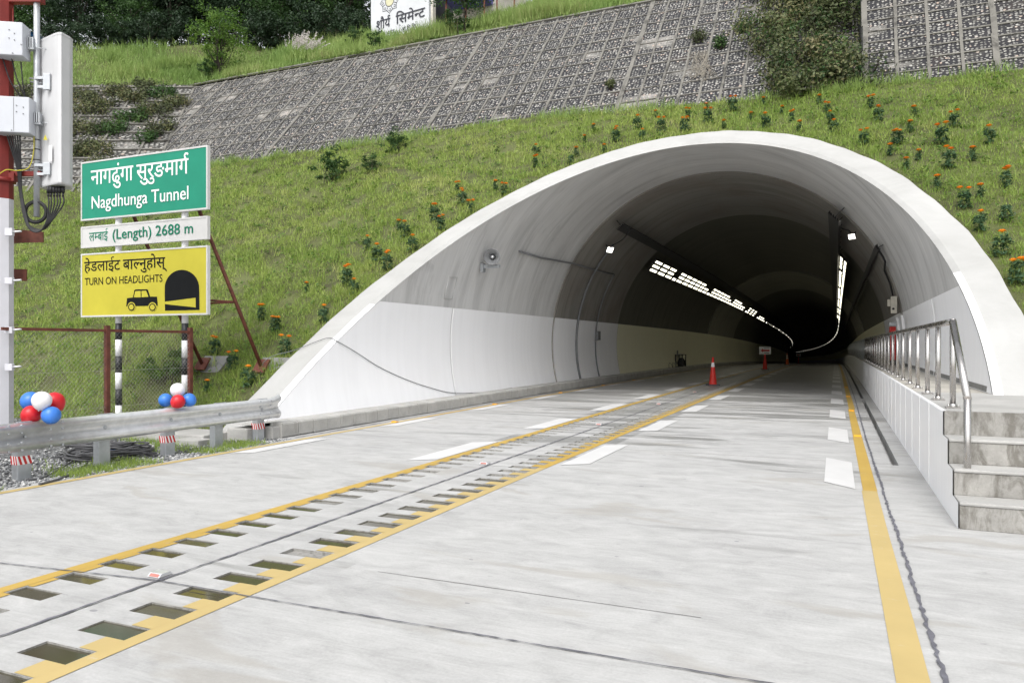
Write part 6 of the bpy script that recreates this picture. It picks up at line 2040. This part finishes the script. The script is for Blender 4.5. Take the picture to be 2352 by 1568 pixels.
def w_at(px, py, kind='m'):
    r = rayv(px, py)
    t = (26.5 + (CAM_H - 10.2) * KW) / (r[1] - KW * r[2]); p = Vector((r[0] * t, r[1] * t, CAM_H + r[2] * t))
    return p.x, (p.z - 10.2 + 0.75) * math.hypot(1, KW)
for px, py, r_, lb, mt in ((1605, 92, 0.40, 'grey green shrub on the stone wall left of the huge bush, with dry roots below', 'leaf_brown'), (1655, 105, 0.36, 'tuft of fern on the stone wall between the grey shrub and the huge bush', 'leaf_mid'), (1705, 70, 0.42, 'upper tuft of hanging fern beside the huge bush', 'leaf_mid'), (1405, 200, 0.22, 'tiny tuft in the middle of the stone wall', 'leaf_brown')):
    u, s = w_at(px, py)
    wall_bush('wall_shrub', lb, w_main, [(u + rnd.uniform(-0.3, 0.3) * r_, s + rnd.uniform(-0.5, 0.5) * r_, r_ * 0.7) for _ in range(7)], 0.05, M[mt], 0.7, 60, 'shrub', 'shrubs rooted in the stone wall')
M['root'] = plain('dry_root', (0.22, 0.20, 0.165), 0.9)
u, s = w_at(1608, 120); q = MB()
for k in range(30):
    x0 = u + rnd.uniform(-0.35, 0.35); pts = [w_main(x0 + rnd.uniform(-0.12, 0.12) * j + 0.05 * j, s - j * rnd.uniform(0.45, 0.62)) + Vector((0, -0.05, 0.03)) for j in range(5)]
    q.tube(pts, 0.007, 4)
o = q.build('dry_roots', M['root']); tag(o, 'pale dry roots trailing down the stone wall under the grey shrub', 'roots')
def left_at(px, py):
    r = rayv(px, py); k = 1.126
    zc0 = CB.dot(AWAY)
    # depth = zc0 + (z - CB.z)*k' along the leaning face
    kk = (CT.dot(AWAY) - zc0) / (CT.z - CB.z)
    zc = (zc0 + (CAM_H - CB.z) * kk) / (1 - kk * r[2]); p = at_depth(px, py, zc)
    f = (p.z - CB.z) / (CT.z - CB.z); b = CB + (CT - CB) * f
    return (b - p).dot(Vector((CY, SY, 0))), f * SLf
for px, py, n, r_, mt, lb in ((190, 225, 16, 0.5, 'leaf_brown', 'dry shrub at the top of the overgrown wall beside the antenna'), (270, 215, 12, 0.45, 'leaf_brown', 'low brown shrub along the top ledge of the overgrown wall'), (205, 300, 14, 0.5, 'leaf_brown', 'dense brown shrub midway up the overgrown wall by the antenna'), (300, 275, 12, 0.4, 'leaf_mid', 'greenish shrub in the middle of the overgrown wall'), (365, 300, 10, 0.4, 'leaf_brown', 'dry shrub midway down the wall corner'), (410, 240, 10, 0.35, 'leaf_brown', 'brown weeds along the crease of the wall corner'), (240, 385, 9, 0.4, 'leaf_brown', 'dry weeds at the foot of the overgrown wall'), (60, 215, 12, 0.5, 'leaf_brown', 'dry shrub on the overgrown wall between pole and pipe'), (355, 255, 16, 0.5, 'leaf_brown', 'dry brown shrub near the corner of the overgrown wall'), (310, 225, 14, 0.45, 'leaf_brown', 'brown shrub high on the overgrown wall'), (225, 250, 18, 0.55, 'leaf_brown', 'wide dry shrub on the overgrown wall just right of the antenna'), (265, 300, 12, 0.4, 'leaf_mid', 'green fern below the dry shrubs on the overgrown wall'), (385, 215, 10, 0.4, 'leaf_mid', 'green creeper at the top corner of the overgrown wall'), (230, 345, 12, 0.42, 'leaf_brown', 'dark shrub low on the overgrown wall'), (178, 350, 14, 0.5, 'leaf_brown', 'dry shrub half hidden behind the antenna foot'), (330, 200, 8, 0.35, 'leaf_brown', 'brown bush poking above the edge of the overgrown wall'), (345, 320, 7, 0.3, 'leaf_mid', 'small green weed low by the wall corner'), (45, 260, 10, 0.4, 'leaf_mid', 'green weeds on the overgrown wall behind the mast')):
    u, s = left_at(px, py)
    wall_bush('wall_shrub', lb, w_left, [(u + rnd.uniform(-1, 1) * r_ * 1.8, s + rnd.uniform(-1.2, 1.2) * r_, r_ * rnd.uniform(0.7, 1.15)) for _ in range(int(n * 1.4))], 0.068, M[mt], 0.8, 70, 'shrub', 'shrubs on the overgrown return wall')

# --- marigolds planted over the bank
def marigold_proto(nh, h, wide, seed):
    t = thing('marigold_plant', None, None)
    q = random.Random(seed)
    C = []; N = []
    for k in range(int(56 * wide)):
        z = h * (0.12 + 0.75 * q.random()); r_ = 0.27 * h * wide * math.sqrt(max(0.05, 1 - ((z / h - 0.42) / 0.6) ** 2)) * q.random() ** 0.4
        a = q.uniform(0, 6.283)
        for j in range(6):
            C.append((r_ * math.cos(a) + q.gauss(0, 0.018), r_ * math.sin(a) + q.gauss(0, 0.018), z + q.gauss(0, 0.012)))
            N.append((0.5 * math.cos(a) + q.gauss(0, 0.4), 0.5 * math.sin(a) + q.gauss(0, 0.4), 0.7))
    C = np.array(C); N = np.array(N); N /= np.linalg.norm(N, axis=1)[:, None]
    V, nl, lo, tt = leaves(C, NR.uniform(0.022, 0.040, len(C)) * (h / 0.42), N, NR.uniform(0.0, 0.9, len(C)), 0.38)
    raw_mesh('foliage', V, nl, lo, M['leaf_mari'], tint=tt, parent=t)
    s = MB()
    for k in range(nh):
        a = q.uniform(0, 6.28) if nh > 1 else 0.5; r_ = 0.0 if nh == 1 else 0.075 * wide
        a = a if nh < 2 else (k * 6.283 / nh + 0.4)
        hx, hyy, hz = r_ * math.cos(a), r_ * 0.8 * math.sin(a), h * (1.0 + q.uniform(-0.07, 0.08))
        s.tube([(0, 0, 0), (hx * 0.5, hyy * 0.5, h * 0.5), (hx, hyy, hz - 0.02)], 0.005, 5)
        f = MB(); R_ = 0.052 + q.uniform(-0.007, 0.008)
        for rg, (rr, zz, n_) in enumerate(((R_ * 1.12, 0.0, 12), (R_ * 0.95, 0.010, 11), (R_ * 0.66, 0.020, 9), (R_ * 0.35, 0.026, 6))):
            for j in range(n_):
                w = 6.283 * j / n_ + rg * 0.4; w2 = 6.283 / n_ * 0.62
                f.add([(hx + rr * 0.25 * math.cos(w), hyy + rr * 0.25 * math.sin(w), hz + zz), (hx + rr * math.cos(w - w2), hyy + rr * math.sin(w - w2), hz + zz + 0.004), (hx + rr * 1.1 * math.cos(w), hyy + rr * 1.1 * math.sin(w), hz + zz - 0.004), (hx + rr * math.cos(w + w2), hyy + rr * math.sin(w + w2), hz + zz + 0.004)], [(0, 1, 2, 3)])
        f.lathe([(0, -0.03), (0.02, -0.02), (R_ * 0.85, 0.0), (R_ * 0.75, 0.012), (R_ * 0.3, 0.024), (0, 0.026)], (hx, hyy, hz), 10)
        f.build('flower', M['petal' if (seed + k) % 4 else 'petal_red'], t)
    s.build('stem', M['leaf_mari'], t)
    return t
mp_ = {(1, 0): marigold_proto(1, 0.34, 0.8, 1), (1, 1): marigold_proto(1, 0.46, 1.15, 2), (2, 0): marigold_proto(2, 0.40, 0.9, 3), (2, 1): marigold_proto(2, 0.48, 1.15, 4), (3, 1): marigold_proto(3, 0.46, 1.25, 5), (0, 1): marigold_proto(0, 0.40, 1.05, 6)}
def cpx(x0, y0, x, y): return ((x0 + x / 2.2969) / 1.7415, (y0 + y / 2.2969) / 1.7415)
A_ = []   # (px, py of the base, heads, big)
for x, y, n, b in ((1155, 1190, 1, 1), (1318, 1085, 1, 0), (1370, 1225, 2, 1), (1200, 1300, 1, 1), (955, 1310, 2, 1), (750, 1225, 1, 0), (665, 1320, 1, 0), (1590, 1215, 3, 1), (1615, 1095, 2, 0), (1800, 1135, 2, 1), (1785, 1030, 1, 0), (2030, 1030, 2, 1), (2195, 1120, 1, 0), (1945, 1185, 1, 0), (2310, 975, 1, 0), (2325, 1185, 1, 1), (220, 1445, 1, 1), (218, 1540, 2, 0), (540, 1515, 0, 1), (590, 1440, 1, 0), (848, 1410, 1, 0)):
    A_.append((*cpx(2048, 0, x, y), n, b))
for x, y, n, b in ((130, 1050, 1, 0), (220, 1120, 2, 0), (472, 965, 1, 0), (570, 1145, 1, 1), (542, 1050, 2, 0), (290, 1212, 1, 0), (605, 1235, 1, 1), (945, 1005, 2, 0), (1015, 1120, 2, 1), (1340, 1085, 1, 0), (1305, 1220, 1, 0), (1710, 1180, 2, 1), (880, 1345, 2, 1), (1185, 1335, 3, 1), (1595, 1335, 2, 1), (2030, 1335, 1, 1), (1120, 1440, 1, 0), (1385, 1480, 1, 0), (1880, 1490, 1, 0), (1270, 1562, 1, 0), (1660, 1562, 2, 1)):
    A_.append((*cpx(3072, 0, x, y), n, b))
for x, y, n, b in ((1850, 210, 2, 0), (1895, 325, 2, 1), (1975, 405, 2, 0), (2200, 185, 1, 0), (2280, 228, 2, 0), (1640, 470, 2, 1), (1700, 560, 2, 1), (1310, 550, 1, 0), (1365, 625, 1, 1), (1020, 735, 1, 1), (1110, 845, 1, 1), (1440, 745, 1, 1), (1205, 925, 2, 1), (835, 1060, 2, 1), (900, 1145, 1, 1), (455, 1125, 1, 0), (625, 1400, 1, 1), (180, 1490, 3, 1), (35, 1380, 2, 0)):
    A_.append((*cpx(1024, 683, x, y), n, b))
for x, y, n, b in ((1555, 185, 1, 0), (2195, 160, 2, 0), (1950, 265, 1, 0), (1805, 365, 2, 1), (1955, 570, 1, 1), (2190, 470, 0, 1), (2150, 800, 1, 1), (2310, 1060, 3, 1)):
    A_.append((*cpx(3072, 683, x, y), n, b))
A_ += [(490, 818, 2, 1), (533, 853, 2, 1), (655, 818, 2, 1), (570, 890, 1, 1), (373, 955, 1, 0), (415, 965, 1, 0), (475, 902, 1, 0)]
heads = {0: 'without open flowers', 1: 'with one orange head', 2: 'with two orange heads', 3: 'with three orange heads'}
NUM = ['first', 'second', 'third', 'fourth', 'fifth', 'sixth', 'seventh', 'eighth', 'ninth', 'tenth', 'eleventh', 'twelfth', 'thirteenth', 'fourteenth', 'fifteenth', 'sixteenth', 'seventeenth', 'eighteenth', 'nineteenth', 'twentieth', 'twenty-first', 'twenty-second', 'twenty-third', 'twenty-fourth', 'twenty-fifth', 'twenty-sixth', 'twenty-seventh', 'twenty-eighth', 'twenty-ninth', 'thirtieth']
bands_ = [('left', lambda a: a[0] < 1010, lambda a: (a[0]), 'up the left rim from the guardrail'),
          ('haunch', lambda a: 1010 <= a[0] < 1340, lambda a: (a[0]), 'rightward along the left haunch of the arch'),
          ('crown', lambda a: 1340 <= a[0] < 1900, lambda a: (a[0]), 'rightward over the crown of the arch'),
          ('right', lambda a: a[0] >= 1900, lambda a: (a[1]), 'downward on the bank right of the arch')]
for nm_, sel, key, phr in bands_:
    for k, (px, py, nh, big) in enumerate(sorted([a for a in A_ if sel(a)], key=key)):
        loc = slope_hit(px, py)
        ro = math.hypot(loc.x - OX, loc.z - OZ)
        pr = mp_[(nh, big)] if (nh, big) in mp_ else mp_[(nh, 1)]
        s = rnd.uniform(0.86, 1.08)
        if py > 940 and px < 420: loc = Vector((loc.x, loc.y, loc.z))
        put(pr, loc - Vector((0, 0, 0.03)), s, rnd.uniform(0, 6.28), 'marigold plant %s, %s %s' % (heads[nh], NUM[k], phr), 'marigold', 'marigolds planted over the grass bank')

# --- scattered stones on the gravel verge (loose stuff)
n = 5200
X = -8.33 - np.abs(NR.normal(size=n)) * 1.1; Y = NR.uniform(4.2, 10.0, n)
Cc = np.stack([X, Y, NR.uniform(-0.015, 0.012, n)], 1)
ico = np.array([(0, 0, 1), (0.9, 0, 0.1), (0.2, 0.85, 0.05), (-0.75, 0.5, 0), (-0.7, -0.55, 0.1), (0.25, -0.9, 0), (0, 0, -0.6)])
fcs = [(0, 1, 2), (0, 2, 3), (0, 3, 4), (0, 4, 5), (0, 5, 1), (6, 2, 1), (6, 3, 2), (6, 4, 3), (6, 5, 4), (6, 1, 5)]
ss = NR.uniform(0.012, 0.036, n); an_ = NR.uniform(0, 6.28, n); ca, sa = np.cos(an_), np.sin(an_)
J = ico[None] * NR.uniform(0.7, 1.3, (n, 7, 1)) * np.stack([ss, ss * NR.uniform(0.6, 1, n), ss * NR.uniform(0.5, 0.9, n)], 1)[:, None, :]
V = np.stack([J[..., 0] * ca[:, None] - J[..., 1] * sa[:, None], J[..., 0] * sa[:, None] + J[..., 1] * ca[:, None], J[..., 2]], -1) + Cc[:, None, :]
lo = (np.arange(n)[:, None, None] * 7 + np.array(fcs)[None]).ravel()
gstone = G('loose_gravel', 0.85); gstone.color(gstone.ramp(gstone.attr('tint'), [(0, (0.11, 0.115, 0.12)), (0.6, (0.26, 0.265, 0.27)), (1, (0.52, 0.52, 0.51))]))
g = raw_mesh('loose_gravel', V.reshape(-1, 3), np.full(n * 10, 3), lo, gstone.m, tint=np.repeat(NR.random_sample(n), 7)); tag(g, 'loose crushed stone on the verge', 'gravel', kind='stuff')

# ------------------------------------------------------------------ buildings above the wall
hb0 = terr_hit(852, 5.0); hb1v = rayv(985, 60)
al = math.radians(-7.0)
hx = Vector((math.cos(al), math.sin(al), 0)); hn_ = Vector((math.sin(al), -math.cos(al), 0)); hback = -hn_
HW = None
# width so that the wall ends at picture column 985
lo_, hi_ = 0.5, 15
for _ in range(40):
    m_ = (lo_ + hi_) / 2; p = hb0 + hx * m_
    xc = p.x * CY + p.y * SY; zc = -p.x * SY + p.y * CY
    if 1176 + 1719 * xc / zc < 985: lo_ = m_
    else: hi_ = m_
HW = lo_
hz0 = hb0.z - 0.8
house = thing('lettered_house', 'white gable wall painted with a black emblem and black letters above the stone wall', 'house', Vector((hb0.x, hb0.y, hz0)))
q = MB(); c = hb0 + hx * (HW / 2) + hback * 3.0; q.box((c.x, c.y, hz0 + 4.0), (HW / 2, 3.0, 4.0), (hx, hback, UP)); q.build('wall', M['house'], house)
q = MB(); c = hb0 + hx * (HW + 0.06) + hback * 3.1; q.box((c.x, c.y, hz0 + 4.0), (0.055, 2.9, 4.0), (hx, hback, UP)); q.build('side_wall', M['cream'], house)
q = MB(); c = hb0 + hx * (HW + 0.12) + hback * 1.6; q.box((c.x, c.y, hz0 + 1.75), (0.012, 1.1, 1.0), (hx, hback, UP)); q.build('doorway', M['black'], house)
q = MB(); c = hb0 - hx * 0.18 + hback * 0.6; q.prism([(0, 0), (0.42, 0.5), (0.42, 0.0)], c - hx * 0.2 + UP * (sz := 0) + Vector((0, 0, hz0 + 2.6 - c.z)), hx, UP, hback, 3.0); q.build('eave', M['cream'], house)
# lettering placed from wall coordinates
def hwall(px, py):
    r = rayv(px, py); o = Vector((0, 0, CAM_H)); d = Vector(r)
    t = (hb0 - o).dot(hn_) / d.dot(hn_); p = o + d * t
    return (p - hb0).dot(hx), p.z
def htext(VF, pA, pB, refh, hA, tilt=True):
    """baseline from picture point pA to pB; letter height hA metres"""
    (xa, za), (xb, zb) = hwall(*pA), hwall(*pB)
    V, F = VF; a, b = min(v[0] for v in V), max(v[0] for v in V); sx = (xb - xa) / (b - a); sy = hA / refh; sl = (zb - za) / (xb - xa)
    vs = []; ly = layers(V, F)
    for i, v in enumerate(V):
        x = xa + (v[0] - a) * sx; z = za + (x - xa) * sl + v[1] * sy
        p = hb0 + hx * x + hn_ * (0.008 + 0.0008 * ly[i]); vs.append((p.x, p.y, z))
    return vs, F
ink = MB()
hA = hwall(862, 46)[1] - hwall(862, 70)[1]
ink.add(*htext(heavy(compose(['शौय', ('reph',)], 0.0)), (864.5, 70), (897, 61), _head(0.0), hA * 0.80))
ink.add(*htext(heavy(compose(['िसमे', ('half', 'न'), 'ट'], 0.0)), (909, 57), (977, 38), _head(0.0), hA * 0.80))
hs_ = hwall(930, 64)[1] - hwall(930, 74)[1]
ink.add(*htext(compose(['ओ.पि.सि.'.replace('पि', 'िप').replace('सि', 'िस')], 0.01), (922, 72.5), (957, 62.5), _head(0.01), hs_ * 0.75))
ink.add(*htext(compose(['५३', ('gap', 0.2), 'गे', ('rakar', 0.22), 'ड'], 0.012), (888, 81), (906, 76), _head(0.012), hs_ * 0.8))
def hstroke(pts, w):
    q_ = [hwall(*p) for p in pts]; vs, fs = stroke(q_, w)
    return [tuple(hb0 + hx * v[0] + hn_ * 0.008)[:2] + (v[1],) for v in vs], fs
for pts in ([(921, 60.5), (918.5, 58.5), (918.5, 57), (917, 57.5), (917, 76), (958, 63.5), (958, 49.5), (955, 50.5), (955, 53.5)],):
    ink.add(*hstroke(pts, 0.025))
# emblem: a disc with fretted points, its top above the picture
ec = hwall(895, 3); er = 0.0
e1 = hwall(895, 16.5); er = abs(e1[1] - ec[1])
def ept(a, r_): return (895, 3)
def epoly(pts, w):
    vs, fs = stroke([(ec[0] + p[0] * er, ec[1] + p[1] * er) for p in pts], w * er)
    ink.add([tuple(hb0 + hx * v[0] + hn_ * 0.008)[:2] + (v[1],) for v in vs], fs)
for k in range(8):
    a = math.pi / 8 * (2 * k + 1) - math.pi / 8
    ca, sa = math.cos(a), math.sin(a); T_ = lambda x, y: (x * ca - y * sa, x * sa + y * ca)
    epoly([T_(1.0, 0.42), T_(1.5, 0.62), T_(2.1, 0.0), T_(1.5, -0.62), T_(1.0, -0.42)], 0.13)
    epoly([T_(1.45, -0.25), T_(1.75, 0.02), T_(1.5, 0.3), T_(1.25, 0.08), T_(1.42, -0.02)], 0.11)
ring_pts = [(math.cos(t) * 0.92, math.sin(t) * 0.92) for t in np.linspace(0, 2 * math.pi, 33)]
epoly(ring_pts, 0.12)
ink.build('lettering', M['ink'], house, fixn=False)
q = MB(); q.add([tuple(hb0 + hx * (ec[0] + er * 0.85 * math.cos(t)) + hn_ * 0.006)[:2] + (ec[1] + er * 0.85 * math.sin(t),) for t in np.linspace(0, 2 * math.pi, 33)[:-1]], [tuple(range(32))]); q.build('emblem_disc', M['emblem_cream'], house, fixn=False)

sh0 = terr_hit(1020, 4.5)
shed = thing('awning_shed', 'shed under a violet awning right of the lettered house', 'shed', sh0)
sr = terr_hit(1190, 5.0)
dv = Vector((sr.x - sh0.x, sr.y - sh0.y, 0)); Ls_ = dv.length; dv.normalize(); nb = Vector((-dv.y, dv.x, 0))
q = MB(); c = sh0 + dv * (Ls_ / 2) + nb * 1.5; q.box((c.x, c.y, sh0.z + 0.9), (Ls_ / 2, 0.06, 1.5), (dv, nb, UP)); q.build('back_wall', M['cream'], shed)
q = MB(); c = sh0 + dv * (Ls_ * 0.28) + nb * 0.6; q.box((c.x, c.y, sh0.z + 2.05), (Ls_ * 0.28, 0.9, 0.45), (dv, nb, (UP + nb * 0.3).normalized())); q.build('awning', M['violet'], shed)
q = MB(); c = sh0 + dv * (Ls_ * 0.85) + nb * 0.9; q.box((c.x, c.y, sh0.z + 2.7), (Ls_ * 0.22, 0.9, 0.12), (dv, nb, UP)); q.build('roof', M['bluesheet'], shed)
q = MB()
for f in (0.03, 0.3, 0.55, 0.72, 0.95):
    p = sh0 + dv * (Ls_ * f); q.tube([(p.x, p.y, sh0.z - 0.4), (p.x, p.y, sh0.z + 2.0)], 0.05, 8)
q.build('post', M['rust'], shed)

bs = terr_hit(62, 14)
bsh = thing('blue_roofed_shed', 'pale shed with a blue roof edge glimpsed between the mast pole and pipe', 'shed', bs)
zt_ = at_depth(62, 92, -bs.x * SY + bs.y * CY).z
q = MB(); q.box((bs.x, bs.y, (bs.z + zt_) / 2 - 0.5), (1.6, 1.5, (zt_ - bs.z) / 2 + 0.5), CAX); q.build('wall', M['palewall'], bsh)
q = MB(); q.prism([(-1.7, 0.55), (1.7, -0.5), (1.7, -0.2), (-1.7, 0.85)], Vector((bs.x, bs.y, zt_)) - AWAY * 1.7, RIGHT, UP, AWAY, 3.4); q.build('roof', M['bluesheet'], bsh)

# unused lamp, stud or plant prototypes do not exist: every prototype above stands in the scene
for o in [o for o in COL.objects if o.parent is None and o.type == 'EMPTY' and o.get('label') is None]:
    for ch in list(o.children): bpy.data.objects.remove(ch)
    bpy.data.objects.remove(o)
